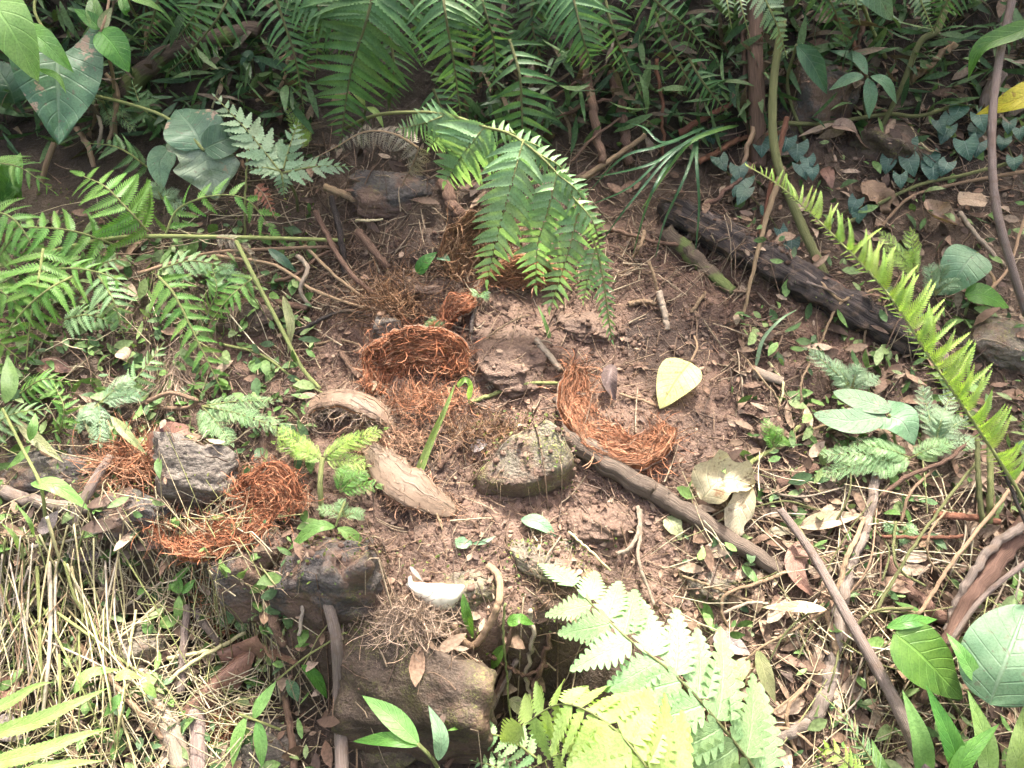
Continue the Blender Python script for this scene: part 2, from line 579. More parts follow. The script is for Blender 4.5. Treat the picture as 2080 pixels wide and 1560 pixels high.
M['rock_dark'] = rock_mat('rock_dark', (0.062, 0.055, 0.050), (0.12, 0.105, 0.092), (0.045, 0.038, 0.035), 0.6, 0.4, 22.0)
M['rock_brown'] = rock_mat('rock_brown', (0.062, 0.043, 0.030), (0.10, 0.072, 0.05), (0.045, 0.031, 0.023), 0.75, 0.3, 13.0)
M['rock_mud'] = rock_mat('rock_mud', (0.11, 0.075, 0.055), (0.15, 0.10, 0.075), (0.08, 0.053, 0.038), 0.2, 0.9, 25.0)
M['tint'] = tint_mat('litter')
M['tint_leaf'] = tint_mat('litter_leaf', 0.55, 0.35, 0.25)
M['soilclod'] = tint_mat('soilclod', 0.85, 0.2, 0.0, 90.0)


def husk_mats():
    N = NT('husk_skin')
    a = N.attr("luv")
    f = N.noise(N.vmul(a.outputs["Vector"], (9.0, 1.6, 9.0)), 4.0, 6, 0.65)
    col = N.mix(N.ramp(f, 0.3, 0.7), (0.145, 0.095, 0.063), (0.235, 0.16, 0.108))
    col = N.mix(N.ramp(N.noise(N.pos(), 26.0, 5, 0.7), 0.52, 0.7), col, (0.10, 0.068, 0.046))
    M['husk_skin'] = N.finish(N.vary(col, 0.01, 0.3), 0.6, 0.35, N.bump(f, 0.0004, 0.5))
    for nm, c1, c2 in (('pith_red', (0.17, 0.062, 0.03), (0.30, 0.115, 0.055)), ('pith_brown', (0.13, 0.065, 0.033), (0.23, 0.12, 0.06)),
                       ('pith_pale', (0.26, 0.13, 0.075), (0.38, 0.20, 0.12))):
        N = NT(nm)
        a = N.attr("luv")
        f = N.noise(N.vmul(a.outputs["Vector"], (22.0, 4.0, 22.0)), 3.0, 6, 0.7)
        col = N.mix(N.ramp(f, 0.3, 0.7), c1, c2)
        col = N.mix(N.ramp(N.noise(N.pos(), 30.0, 4), 0.55, 0.72), col, tuple(c * 0.45 for c in c1))
        M[nm] = N.finish(col, 0.85, 0.15, N.bump(f, 0.005, 1.0))


husk_mats()


def ground_mat():
    N = NT('soil')
    pos = N.pos()
    a = N.attr("tint")
    f = N.noise(pos, 5.0, 6, 0.6)
    g = N.noise(pos, 34.0, 5, 0.65)
    k = N.noise(pos, 210.0, 4, 0.6)
    base = a.outputs["Color"]
    col = N.mix(N.ramp(f, 0.3, 0.7), N.mix(1.0, base, (0.82, 0.78, 0.74), 'MULTIPLY'), N.mix(1.0, base, (1.2, 1.18, 1.12), 'MULTIPLY'))
    col = N.mix(N.mathn('MULTIPLY', N.ramp(g, 0.45, 0.7), 0.6), col, N.mix(1.0, base, (0.45, 0.40, 0.37), 'MULTIPLY'))
    col = N.mix(N.mathn('MULTIPLY', N.ramp(k, 0.55, 0.75), 0.5), col, N.mix(1.0, base, (1.5, 1.45, 1.4), 'MULTIPLY'))
    hg = N.mathn('ADD', N.mathn('MULTIPLY', k, 0.35), g)
    rg = N.mathn('ADD', N.mathn('MULTIPLY', g, 0.5), 0.28)
    return N.finish(col, rg, 0.35, N.bump(hg, 0.016, 1.0))


M['soil'] = ground_mat()

# ------------------------------------------------------------------ builders
def build_ground():
    def axis(a, b, step, far):
        fine = np.arange(a, b + step / 2, step)
        lo = a - np.geomspace(step * 2, far, 26)[::-1]
        hi = b + np.geomspace(step * 2, far, 26)
        return np.concatenate([lo, fine, hi])
    xs = axis(-2.0, 2.0, 0.0065, 60.0)
    ys = axis(-1.05, 2.0, 0.0065, 60.0)
    X, Y = np.meshgrid(xs, ys)
    Z = H(X, Y) + micro(X, Y)
    V = np.stack([X, Y, Z], -1).reshape(-1, 3)
    nx, ny = len(xs), len(ys)
    i = np.arange(ny - 1)[:, None] * nx
    j = np.arange(nx - 1)[None, :]
    F = np.stack([i + j, i + j + 1, i + nx + j + 1, i + nx + j], -1).reshape(-1, 4)
    # bare rooted-up red soil in the middle, blacker leaf mould to the sides
    n = fbm(X * 3, Y * 3, 31, 3)
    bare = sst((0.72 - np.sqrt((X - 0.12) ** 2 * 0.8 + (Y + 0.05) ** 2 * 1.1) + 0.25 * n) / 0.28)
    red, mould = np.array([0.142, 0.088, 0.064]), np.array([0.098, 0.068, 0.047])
    bank = np.array([0.034, 0.024, 0.017])  # bank humus, darkened so that its colour carries the shade
    dry = sst((0.02 - Y + 0.25 * n) / 0.3)[..., None]  # soil grows paler towards the lower slope
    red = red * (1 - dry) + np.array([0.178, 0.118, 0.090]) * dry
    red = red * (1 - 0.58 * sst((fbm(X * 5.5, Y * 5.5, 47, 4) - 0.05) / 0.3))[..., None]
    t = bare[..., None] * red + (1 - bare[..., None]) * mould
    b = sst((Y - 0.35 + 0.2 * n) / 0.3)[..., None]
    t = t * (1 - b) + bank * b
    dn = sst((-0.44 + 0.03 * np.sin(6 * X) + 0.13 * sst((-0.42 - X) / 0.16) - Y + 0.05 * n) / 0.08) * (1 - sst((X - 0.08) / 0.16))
    t = t * (1 - 0.6 * dn[..., None])  # soil below the step darkened: shade of the hollow put into its colour
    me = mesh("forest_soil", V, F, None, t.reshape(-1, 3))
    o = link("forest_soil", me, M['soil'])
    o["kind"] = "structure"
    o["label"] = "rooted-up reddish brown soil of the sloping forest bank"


def ribbons(paths, w, side=None):
    n, m, _ = paths.shape
    T = nrm(np.gradient(paths, axis=1))
    if side is None:
        side = RG.normal(size=(n, 1, 3))
    S = nrm(np.cross(T, np.broadcast_to(side, T.shape)))
    w = np.broadcast_to(np.asarray(w, float).reshape(-1, 1, 1) if np.ndim(w) else w, (n, 1, 1))
    tap = np.ones(m)
    tap[-1] = 0.3
    tap[0] = 0.6
    off = S * w * 0.5 * tap[None, :, None]
    V = np.stack([paths - off, paths + off], 2).reshape(-1, 3)
    i = (np.arange(n)[:, None] * m + np.arange(m - 1)[None, :]) * 2
    F = np.stack([i, i + 1, i + 3, i + 2], -1).reshape(-1, 4)
    return V, F


def tubes3(paths, r):
    n, m, _ = paths.shape
    T = nrm(np.gradient(paths, axis=1))
    A = nrm(np.cross(T, np.broadcast_to(RG.normal(size=(n, 1, 3)), T.shape)))
    B = np.cross(T, A)
    r = np.broadcast_to(np.asarray(r, float).reshape(-1, 1, 1), (n, m, 1)) * np.linspace(1, 0.55, m)[None, :, None]
    V = np.stack([paths + r * (math.cos(a) * A + math.sin(a) * B) for a in (0, 2.094, 4.189)], 2).reshape(-1, 3)
    i = (np.arange(n)[:, None] * m + np.arange(m - 1)[None, :]) * 3
    F = np.concatenate([np.stack([i + a, i + b, i + 3 + b, i + 3 + a], -1).reshape(-1, 4) for a, b in ((0, 1), (1, 2), (2, 0))])
    return V, F


SHAPES = {
    'lance': lambda v: np.sin(math.pi * np.clip(v, 0, 1) ** 0.80) ** 0.95 * (1 - 0.15 * v),
    'ovate': lambda v: np.sin(math.pi * np.clip(v, 0, 1) ** 0.62) ** 0.80,
    'round': lambda v: np.sin(math.pi * np.clip(v, 0, 1) ** 0.85) ** 0.62,
    'heart': lambda v: np.clip(np.cos(np.clip(v, 0, 1) * math.pi / 2), 0, 1) ** 0.80 * (0.80 + 0.55 * np.sin(math.pi * np.clip(v * 1.3, 0, 1)) * 0.45),
    'grass': lambda v: np.clip(np.minimum(1, v * 6 + 0.35), 0, 1) * np.clip(1 - v, 0, 1) ** 0.55,
    'strap': lambda v: np.clip(np.minimum(1, v * 8 + 0.5), 0, 1) * np.clip(np.minimum(1, (1 - v) * 5 + 0.15), 0, 1),
}


def blade(C, W, shape='lance', fold=0.15, roll=0.0, wav=0.05, up=0.6, nseg=22, nac=6, teeth=0, tdepth=0.06, curl=0.0, lobes=0.32, seed=0, arch=0.0, twist=0.0, bite=0.0):
    """a leaf blade along the world curve C with full width W"""
    C = spline(C, nseg + 1)
    T = frame(C)
    N = perp(facing(C, up), T)
    S = np.cross(T, N)
    v = np.linspace(0, 1, nseg + 1)
    ca = np.cos(roll + twist * v)[:, None]
    sa = np.sin(roll + twist * v)[:, None]
    N, S = N * ca + S * sa, S * ca - N * sa
    L = np.linalg.norm(np.diff(C, axis=0), axis=1).sum()
    C = C + N * (arch * L * 4 * v * (1 - v))[:, None]
    w = SHAPES[shape](v)
    if teeth:
        w = w * (1 - tdepth * 2 * np.abs((v * teeth) % 1 - 0.5))
    u = np.linspace(-1, 1, nac + 1)
    hw = 0.5 * W * w
    if bite:
        eb = 1 - bite * np.clip(fbm(v * 5 + seed, 0 * v + 1.3, seed, 3) * 2.2, 0, 1)
        ec = 1 - bite * np.clip(fbm(v * 5 + seed, 0 * v + 7.3, seed + 5, 3) * 2.2, 0, 1)
        hwu = np.where(u[None, :] < 0, (hw * eb)[:, None], (hw * ec)[:, None])
    else:
        hwu = hw[:, None]
    X = hwu * u[None, :]
    Y = np.zeros_like(X)
    if shape == 'heart':
        Y = -lobes * L * (np.abs(u)[None, :] ** 1.4) * ((1 - v) ** 2.4)[:, None]
    Zf = fold * np.abs(X) - curl * X ** 2 / max(W, 1e-6) * 2 + wav * W * fbm(v[:, None] * 4 + seed * 3.1, u[None, :] * 1.6 + seed, seed, 2) * (0.3 + np.abs(u)[None, :])
    V = C[:, None, :] + S[:, None, :] * X[..., None] + N[:, None, :] * Zf[..., None] + T[:, None, :] * Y[..., None]
    luv = np.zeros((nseg + 1, nac + 1, 3))
    luv[..., 0] = u[None, :]
    luv[..., 1] = v[:, None] + (Y / L if shape == 'heart' else 0)
    n = nac + 1
    i = np.arange(nseg)[:, None] * n
    j = np.arange(nac)[None, :]
    F = np.stack([i + j, i + j + 1, i + n + j + 1, i + n + j], -1).reshape(-1, 4)
    return V.reshape(-1, 3), F, luv.reshape(-1, 3)


def leaf(label, pts, wpx, mat='leaf_green', shape='ovate', name='leaf', cat='leaf', stalk=None, stalk_mat='stem_tan', srpx=2.5, group=None, parent=None, lbl=None, **kw):
    """one leaf; with parent it is a part, else a thing (with a petiole part where it has one)"""
    C = PP(pts)
    W = wpx * scl(C.mean(0))
    V, F, luv = blade(C, W, shape, seed=RN.randint(0, 90), **kw)
    if parent is not None:
        o = part(name, V, F, M[mat], parent, luv)
        if lbl:
            o["label"] = lbl
    else:
        o = solo(name, V, F, M[mat], label, cat, group, luv, loc=C[0])
    if stalk:
        S = spline(PP(stalk), 14)
        r = srpx * scl(S.mean(0))
        tv, tf, tl = tube(S, np.linspace(r, r * 0.8, 14), 6, 0.06)
        part('petiole', tv, tf, M[stalk_mat], o, tl)
    return o


def stick(label, pts, r0, r1, mat='bark_grey', name='twig', cat='twig', group=None, parent=None, n=None, sides=8, rough=0.06, ridges=0.0, jit=0.0, pname='stem', fr=60.0):
    C = PP(pts)
    n = n or max(10, 8 * len(pts))
    s = scl(C.mean(0))
    C = spline(C, n)
    if jit:
        k = np.linspace(0, 6 * len(pts), n)
        sd = RN.random() * 50
        C = C + jit * s * np.stack([vn(k, 0 * k + sd), vn(k, 0 * k + sd + 5), vn(k, 0 * k + sd + 9)], -1) * 2
    r = np.linspace(r0, r1, n) * s
    V, F, luv = tube(C, r, sides, rough, RN.randint(0, 60), ridges, fr)
    if parent is not None:
        return part(pname, V, F, M[mat], parent, luv)
    return solo(name, V, F, M[mat], label, cat, group, luv)


# ---- unit leaflets of ferns: along +X, length 1, the frond's tip lies towards +Y
def pinna_mesh(kind, hw, teeth, depth, falc=0.12, droop=0.15, fold=0.25, seed=0, ang=62):
    rr = random.Random(seed)
    V, F, U = [], [], []

    def bend(x, y, z=0.0):
        return (x, y + falc * x * x, z - droop * x * x + fold * abs(y))
    if kind == 'lace':
        for i in range(9):
            x = i / 8
            for sgn in (-1, 1):
                V.append(bend(x, sgn * 0.012, 0.002))
                U.append((0, x, 0))
            if i:
                F.append((2 * i - 2, 2 * i - 1, 2 * i + 1, 2 * i))
        for i in range(teeth):
            x = 0.05 + 0.93 * i / teeth
            ln = hw * (1 - x ** 1.5) ** 0.8 + 0.05
            for sgn in (-1, 1):
                for q, (da, fl) in enumerate(((-32, 0.7), (0, 1.0), (34, 0.75))):
                    a = math.radians(58 + da + rr.uniform(-6, 6))
                    o = 0.35 * ln * (q != 1)
                    bx, by = x + math.cos(math.radians(58)) * o, math.sin(math.radians(58)) * o * sgn
                    dx, dy = math.cos(a) * ln * fl, math.sin(a) * ln * fl * sgn
                    w = 0.028 + 0.095 * ln
                    b = len(V)
                    for (l, ww) in ((0, 0), (0.55, w), (0.55, -w), (0.95, w * 0.6), (1.0, -w * 0.4)):
                        V.append(bend(bx + dx * l - dy * ww * 1.6, by + dy * l + dx * ww * 1.6 * (1 if dy else 1), rr.uniform(-.004, .004)))
                        U.append((l, x, 0))
                    F += [(b, b + 1, b + 2), (b + 1, b + 3, b + 4, b + 2)]
    elif kind == 'comb':
        n = teeth
        # costa
        m = 8
        for i in range(m + 1):
            x = i / m
            c = 0.012 * (1 - x) + 0.004
            for s in (-1, 1):
                V.append(bend(x, s * c, 0.002))
                U.append((0, x, 0))
        for i in range(m):
            F.append((2 * i, 2 * i + 1, 2 * i + 3, 2 * i + 2))
        for i in range(n):
            x = 0.02 + 0.96 * i / n
            prof = (1 - x ** 1.6) ** 0.75 * min(1, 0.7 + x * 4)
            ln = hw * prof * (0.92 + 0.16 * rr.random()) + 0.012
            lw = 0.46 / n * (0.95 + 0.1 * rr.random())
            a = math.radians(ang - 18 * x)
            for s in (-1, 1):
                dx, dy = math.cos(a), math.sin(a) * s
                b = len(V)
                zz = rr.uniform(-0.006, 0.006)
                for (l, w, t) in ((0, -lw * 0.95, 0), (0, lw * 0.95, 0), (0.55, -lw * 0.9, 0.5), (0.55, lw * 0.8, 0.5), (0.85, -lw * 0.35, 0.85), (0.85, lw * 0.5, .85), (1.0, lw * 0.25, 1)):
                    V.append(bend(x + dx * l * ln + w, dy * l * ln, zz * l))
                    U.append((l * s, x, 0))
                F += [(b, b + 1, b + 3, b + 2), (b + 2, b + 3, b + 5, b + 4), (b + 4, b + 5, b + 6)]
    else:
        k = 4 if kind == 'lobed' else 3
        n = teeth * k
        for i in range(n + 1):
            x = i / n
            if kind == 'lobed':
                env = (1 - x ** 2.2) ** 0.7 * (0.72 + 0.28 * math.sin(math.pi * min(1, x * 1.6)))
                ph = (x * teeth) % 1.0
                mod = 1 - depth * (abs(2 * ph - 1) ** 2.2)
            else:
                env = max(0.0, (1 - x ** 1.7)) ** 0.85 * (0.85 + 0.15 * math.sin(math.pi * min(1, x * 2.2)))
                ph = (x * teeth) % 1.0
                mod = 1 - depth * ph
            w = hw * env * mod * (1 + 0.05 * rr.uniform(-1, 1)) + 0.003
            sw = 0.30 * w if kind == 'lobed' else 0.2 * w
            V.append(bend(min(1, x + sw), w))
            V.append(bend(x, 0, -0.01))
            V.append(bend(min(1, x + sw), -w))
            U += [(1, x, 0), (0, x, 0), (-1, x, 0)]
        for i in range(n):
            b = 3 * i
            F += [(b, b + 1, b + 4, b + 3), (b + 1, b + 2, b + 5, b + 4)]
    return mesh('leaflet', np.array(V), F, np.array(U), smooth=(kind not in ('comb', 'lace')))


_PM = {}


def pinna(key, mat, var):
    k = (key, mat, var)
    if k not in _PM:
        kind, hw, teeth, depth, falc, droop, fold = key
        me = pinna_mesh(kind, hw, teeth, depth, falc * (0.7 + 0.6 * RN.random()), droop * (0.6 + 0.8 * RN.random()), fold, RN.randint(0, 999))
        me.materials.append(M[mat])
        _PM[k] = me
    return _PM[k]


PK = {   # kind, half width, teeth, depth, falcate, droop, fold
    'dark': ('simple', 0.085, 16, 0.42, 0.16, 0.22, 0.25),
    'center': ('simple', 0.15, 12, 0.40, 0.20, 0.20, 0.18),
    'comb': ('comb', 0.17, 14, 0, 0.10, 0.20, 0.25),
    'finecomb': ('comb', 0.15, 18, 0, 0.28, 0.42, 0.35),
    'lobed': ('lobed', 0.33, 9, 0.46, 0.08, 0.20, 0.12),
    'lobedshort': ('lobed', 0.24, 6, 0.42, 0.05, 0.15, 0.1),
    'serrate': ('simple', 0.13, 16, 0.30, 0.06, 0.15, 0.3),
    'lace': ('lace', 0.30, 7, 0, 0.05, 0.15, 0.2),
    'tiny': ('comb', 0.20, 9, 0, 0.08, 0.15, 0.2),
}


def leaflets(parent, C3, n, lpx, mat, key, t0=0.05, t1=1.0, ang=(78, 45), prof=None, sides=(1, -1), up=0.6, droop=0.15, jit=6.0, lside=(1.0, 1.0), terminal=True, vdir=None, roll=0.0):
    """leaflets in pairs along the rachis curve, each an object of its own"""
    C = spline(C3, 80)
    T = frame(C)
    N = perp(facing(C, up), T)
    S = np.cross(T, N)
    if roll:
        N, S = N * math.cos(roll) + S * math.sin(roll), S * math.cos(roll) - N * math.sin(roll)
    s = scl(C.mean(0))
    org = origin(parent)
    prof = prof or (lambda t: (1 - t ** 2.2) * 0.9 + 0.1)
    if key == 'center':
        prof = lambda t: 1 - 0.72 * t ** 3
    items = []
    for i in range(n):
        t = t0 + (t1 - t0) * i / n
        for k, sd in enumerate(sides):
            if RN.random() < (0.0 if key in ('center', 'lobed') else 0.04):
                continue
            q = min(79, max(0, int((t + (0.25 / n if sd > 0 else 0)) * 79)))
            a = math.radians(ang[0] + (ang[1] - ang[0]) * t + RN.uniform(-jit, jit))
            d = S[q] * sd * math.sin(a) + T[q] * math.cos(a) + N[q] * (-droop + RN.uniform(-0.08, 0.08))
            if vdir is not None:
                d = nrm(d) + np.asarray(vdir)
            items.append((q, nrm(d), prof(t) * lpx * s * lside[k] * RN.uniform(0.84, 1.08), sd))
    if terminal:
        items.append((79, T[79], prof(0.97) * lpx * s * 1.1, 1))
    for q, d, L, sd in items:
        Z = N[q] - np.dot(N[q], d) * d
        Z = nrm(Z + 0.2 * RG.normal(size=3))
        Z = nrm(Z - np.dot(Z, d) * d)
        Y = np.cross(Z, d)
        if np.dot(Y, T[q]) < 0:
            Y = -Y
        p = C[q] - org
        mt = Matrix([[d[r] * L, Y[r] * L, Z[r] * L, p[r]] for r in range(3)] + [[0, 0, 0, 1]])
        link('leaflet', pinna(PK[key], mat, RN.randint(0, 4)), None, parent, mtx=mt)


def fern(label, pts, n, lpx, mat='fern_mid', key='comb', srpx=3.0, stem='stem_green', name='fern_frond', cat='fern', group=None, stalk=None, **kw):
    C3 = PP(pts)
    full = C3 if stalk is None else np.vstack([PP(stalk), C3])
    root = thing(name, label, cat, full[0], group)
    C = spline(full, 40)
    s = scl(C.mean(0))
    V, F, luv = tube(C, np.linspace(srpx, srpx * 0.35, 40) * s, 6, 0.05)
    part('stem', V, F, M[stem], root, luv)
    leaflets(root, C3, n, lpx, mat, key, **kw)
    return root


# ---- rocks
def ico(level):
    import bmesh
    bm = bmesh.new()
    bmesh.ops.create_icosphere(bm, subdivisions=level, radius=1.0)
    V = np.array([v.co[:] for v in bm.verts])
    F = np.array([[v.index for v in f.verts] for f in bm.faces])
    bm.free()
    return V, F


ICO = {k: ico(k) for k in (1, 2, 4, 5)}


def rock(label, px, py, w, hpx, mat='rock_grey', seed=1, lift=0.15, zr=0.75, dr=0.75, yaw=0.0, tilt=0.0, rug=0.05, level=5, name='rock', group=None, h=0.0, p=22.0, planes=None, nex=11):
    rug = rug * 1.9
    r = np.random.default_rng(seed)
    D, F = ICO[level]
    pl = [(1, 0, 0), (-1, 0, 0), (0, 1, 0), (0, -1, 0), (0, 0, 1), (0, 0, -1)]
    pl = nrm(np.array(pl) + r.normal(0, 0.24, (6, 3)))
    ex = nrm(r.normal(size=(nex, 3)))
    Nn = np.vstack([pl, ex])
    dist = np.concatenate([r.uniform(0.92, 1.0, 6), r.uniform(0.80, 1.08, nex)])
    if planes:
        Nn = np.vstack([nrm(np.array([q[:3] for q in planes], float)), nrm(r.normal(size=(nex, 3)))])
        dist = np.concatenate([[q[3] for q in planes], r.uniform(0.95, 1.15, nex)])
    den = np.clip(D @ Nn.T, 1e-3, None)
    rad = dist[None, :] / den
    rad = np.where(D @ Nn.T > 0.02, rad, 9)
    R_ = (np.power(rad, -p).sum(1)) ** (-1 / p)
    V = D * R_[:, None]
    sh = r.uniform(0, 40)
    nz = fbm(V[:, 0] * 2.4 + V[:, 2] * 1.7 + sh, V[:, 1] * 2.4 - V[:, 2] * 1.3 + sh, seed, 5)
    n2 = fbm(V[:, 0] * 1.0 + sh, V[:, 2] * 11 + V[:, 1] * 1.5, seed + 3, 3)
    V = V * (1 + rug * 2.0 * nz + rug * 0.7 * n2)[:, None]
    c = P(px, py, h)
    s = scl(c)
    V = V * np.array([w * s, hpx * s * dr, hpx * s * zr]) * 0.5
    cy, sy = math.cos(yaw), math.sin(yaw)
    ct, st = math.cos(tilt), math.sin(tilt)
    V = V @ np.array([[ct, 0, -st], [0, 1, 0], [st, 0, ct]])
    V = V @ np.array([[cy, sy, 0], [-sy, cy, 0], [0, 0, 1]])
    c = P(px, py, h + lift * hpx * s * zr)
    o = solo(name, V + c, F, M[mat], label, 'rock', group)
    settle(o)
    return o


def wedge(label, pts, mat, seed=1, rug=0.006, group=None):
    """an angular stone: the hull of a few corner points, broken up by noise"""
    import bmesh
    bm = bmesh.new()
    for q in PP(pts):
        bm.verts.new(q.tolist())
    r = bmesh.ops.convex_hull(bm, input=bm.verts[:])
    bmesh.ops.delete(bm, geom=[g for g in r['geom_unused'] + r['geom_interior'] if isinstance(g, bmesh.types.BMVert)], context='VERTS')
    for _ in range(5):
        bmesh.ops.triangulate(bm, faces=bm.faces[:])
        long = [e for e in bm.edges if e.calc_length() > 0.012]
        if not long:
            break
        bmesh.ops.subdivide_edges(bm, edges=long, cuts=1, use_grid_fill=True)
        if _ == 1:
            bmesh.ops.smooth_vert(bm, verts=bm.verts[:], factor=0.25, use_axis_x=True, use_axis_y=True, use_axis_z=True)
    bmesh.ops.triangulate(bm, faces=bm.faces[:])
    bmesh.ops.smooth_vert(bm, verts=bm.verts[:], factor=0.4, use_axis_x=True, use_axis_y=True, use_axis_z=True)
    bm.normal_update()
    bm.verts.index_update()
    V = np.array([v.co[:] for v in bm.verts])
    Nn = np.array([v.normal[:] for v in bm.verts])
    F = np.array([[v.index for v in f.verts] for f in bm.faces])
    bm.free()
    a = V[:, 0] * 14 + V[:, 2] * 9 + seed
    b = V[:, 1] * 14 - V[:, 2] * 7 + seed
    d = 2.2 * rug * fbm(a, b, seed, 5) - 1.4 * rug * np.abs(fbm(a * 1.7, b * 1.7, seed + 9, 4))
    o = solo('rock', V + Nn * d[:, None], F, M[mat], label, 'rock', group)
    settle(o)
    return o


# ---- coconut husks
def fibre_paths(start, dirs, length, curl, m=7):
    n = len(start)
    p = np.zeros((n, m, 3))
    p[:, 0] = start
    d = nrm(dirs)
    ax = nrm(RG.normal(size=(n, 3)))
    st = (length / (m - 1))[:, None]
    c = np.broadcast_to(np.asarray(curl, float), (n,))[:, None]
    for k in range(1, m):
        d = nrm(d + c * np.cross(ax, d) + 0.25 * c * RG.normal(size=(n, 3)))
        p[:, k] = p[:, k - 1] + d * st
    return p


def fibre_tint(n, m2, base, var=0.35):
    b = np.asarray(base)
    k = RG.uniform(1 - var, 1 + var, (n, 1))
    t = b[None, :] * k
    pale = RG.random((n, 1)) < 0.28
    t = np.where(pale, t * 0.45 + np.array([0.40, 0.27, 0.17]) * 0.55, t)
    dark = RG.random((n, 1)) < 0.24
    t = np.where(dark, t * 0.35 + np.array([0.07, 0.045, 0.03]) * 0.5, t)
    return np.repeat(t, m2, axis=0)


FIB = {'red': (0.40, 0.155, 0.075), 'brown': (0.21, 0.11, 0.055), 'pale': (0.42, 0.24, 0.15), 'grey': (0.36, 0.27, 0.20), 'orange': (0.43, 0.19, 0.10)}


def husk(label, spine, wpx, inner, cup=0.5, thick=0.35, fib='red', nf=1600, flen=0.06, pith='pith_red', lab2=None, curl=0.35, fw=0.0011, spill=0.25, ends=(0.45, 0.45), group='torn coconut husks', outer=0):
    C0 = PP(spine)
    n, m = 34, 15
    C = spline(C0, n)
    T = frame(C)
    s = scl(C.mean(0))
    I = P(*inner)
    N = perp(nrm(I - C), T)
    B = np.cross(T, N)
    t = np.linspace(0, 1, n)
    w = 0.5 * wpx * s * (ends[0] * (1 - t) + ends[1] * t + (1 - np.maximum(ends[0], ends[1]) * 0.6) * np.sin(math.pi * t) ** 0.7)
    w = w * (1 + 0.25 * fbm(t * 6, 0 * t, RN.randint(0, 50), 2))
    u = np.linspace(-1, 1, m)
    edge = 1 + 0.34 * fbm(t[:, None] * 13 + 3, np.sign(u)[None, :] * 4 + 0 * t[:, None], RN.randint(0, 50), 3)
    base = C[:, None, :] + B[:, None, :] * (u[None, :] * w[:, None] * edge)[..., None]
    out = base - N[:, None, :] * (cup * w[:, None] * (1 - u[None, :] ** 2))[..., None]
    out = out + N[:, None, :] * (0.05 * w[:, None] * fbm(t[:, None] * 4, u[None, :] * 1.2, 7, 2))[..., None]
    th = thick * w[:, None] * (1 - 0.55 * u[None, :] ** 2) * (np.sin(math.pi * (0.06 + 0.88 * t)) ** 0.5)[:, None]
    th = th * (1 + 0.7 * fbm(t[:, None] * 14, u[None, :] * 3.5, 17, 3))
    inn = out + N[:, None, :] * th[..., None]
    luv = np.zeros((n, m, 3))
    luv[..., 0] = u[None, :]
    luv[..., 1] = t[:, None] * 4
    i = np.arange(n - 1)[:, None] * m
    j = np.arange(m - 1)[None, :]
    Fq = np.stack([i + j, i + j + 1, i + m + j + 1, i + m + j], -1).reshape(-1, 4)
    root = thing('coconut_husk', label, 'coconut husk', C0[len(C0) // 2], group)
    sk = part('outer_skin', out.reshape(-1, 3), Fq, M['husk_skin'], root, luv.reshape(-1, 3))
    md = sk.modifiers.new('thick', 'SOLIDIFY')
    md.thickness = 0.003
    md.offset = 0.0
    # pith: inner sheet closed to the skin along its rim
    rim = np.concatenate([np.arange(m), np.arange(1, n) * m + m - 1, (n - 1) * m + np.arange(m - 2, -1, -1), np.arange(n - 2, 0, -1) * m])
    nv = n * m
    Vp = np.vstack([inn.reshape(-1, 3), out.reshape(-1, 3)[rim] + 0.15 * (inn - out).reshape(-1, 3)[rim]])
    k = np.arange(len(rim))
    Fr = np.stack([rim, rim[(k + 1) % len(rim)], nv + (k + 1) % len(rim), nv + k], -1)
    part('pith', Vp, np.vstack([Fq, Fr]), M[pith], root, np.vstack([luv.reshape(-1, 3), luv.reshape(-1, 3)[rim]]))
    # fibres lying along the inside, some springing loose over the rim
    a = RG.random(nf)
    b = RG.uniform(-1, 1, nf)
    lose = RG.random(nf) < spill
    b = np.where(lose & (RG.random(nf) < 0.75), np.sign(b) * RG.uniform(0.7, 1.0, nf), b)
    a = np.where(lose & (RG.random(nf) < 0.25), np.where(a < 0.5, a * 0.12, 1 - (1 - a) * 0.12), a)
    qi = (a * (n - 1)).astype(int)
    qj = ((b + 1) / 2 * (m - 1)).astype(int)
    st = inn[qi, qj] + N[qi] * RG.uniform(-0.002, 0.006, (nf, 1)) + RG.normal(0, 0.003, (nf, 3))
    sg = np.where(RG.random(nf) < 0.5, 1, -1)[:, None]
    dr = T[qi] * sg + 0.28 * RG.normal(size=(nf, 3)) + N[qi] * np.where(lose, 0.6, 0.08)[:, None] + B[qi] * np.where(lose, 1.0, 0.25)[:, None] * RG.normal(size=(nf, 1))
    ln = flen * RG.uniform(0.4, 1.25, nf)
    pp = fibre_paths(st, dr, ln * np.where(lose, 0.75, 1.0), np.where(lose, curl, curl * 0.55))
    # the lying ones follow the inside of the shell
    spl = np.linalg.norm(np.diff(C, axis=0), axis=1).sum()
    kk = np.linspace(0, 1, 7)[None, :]
    tk = np.clip(a[:, None] + sg * kk * (ln / spl)[:, None], 0, 1) * (n - 1)
    sk_ = np.clip(b[:, None] + RG.normal(0, 0.35, (nf, 1)) * kk + RG.normal(0, 0.07, (nf, 7)), -1, 1)
    i0 = np.clip(tk.astype(int), 0, n - 2)
    fr_ = (tk - i0)[..., None]
    j0 = np.clip(((sk_ + 1) / 2 * (m - 1)), 0, m - 1.001)
    j1 = j0.astype(int)
    fj = (j0 - j1)[..., None]
    j2 = np.minimum(j1 + 1, m - 1)
    lay = (inn[i0, j1] * (1 - fj) + inn[i0, j2] * fj) * (1 - fr_) + (inn[i0 + 1, j1] * (1 - fj) + inn[i0 + 1, j2] * fj) * fr_
    lay = lay + N[i0] * RG.uniform(0.0, 0.011, (nf, 1, 1)) + RG.normal(0, 0.0018, (nf, 7, 3))
    pp = np.where(lose[:, None, None], pp, lay)
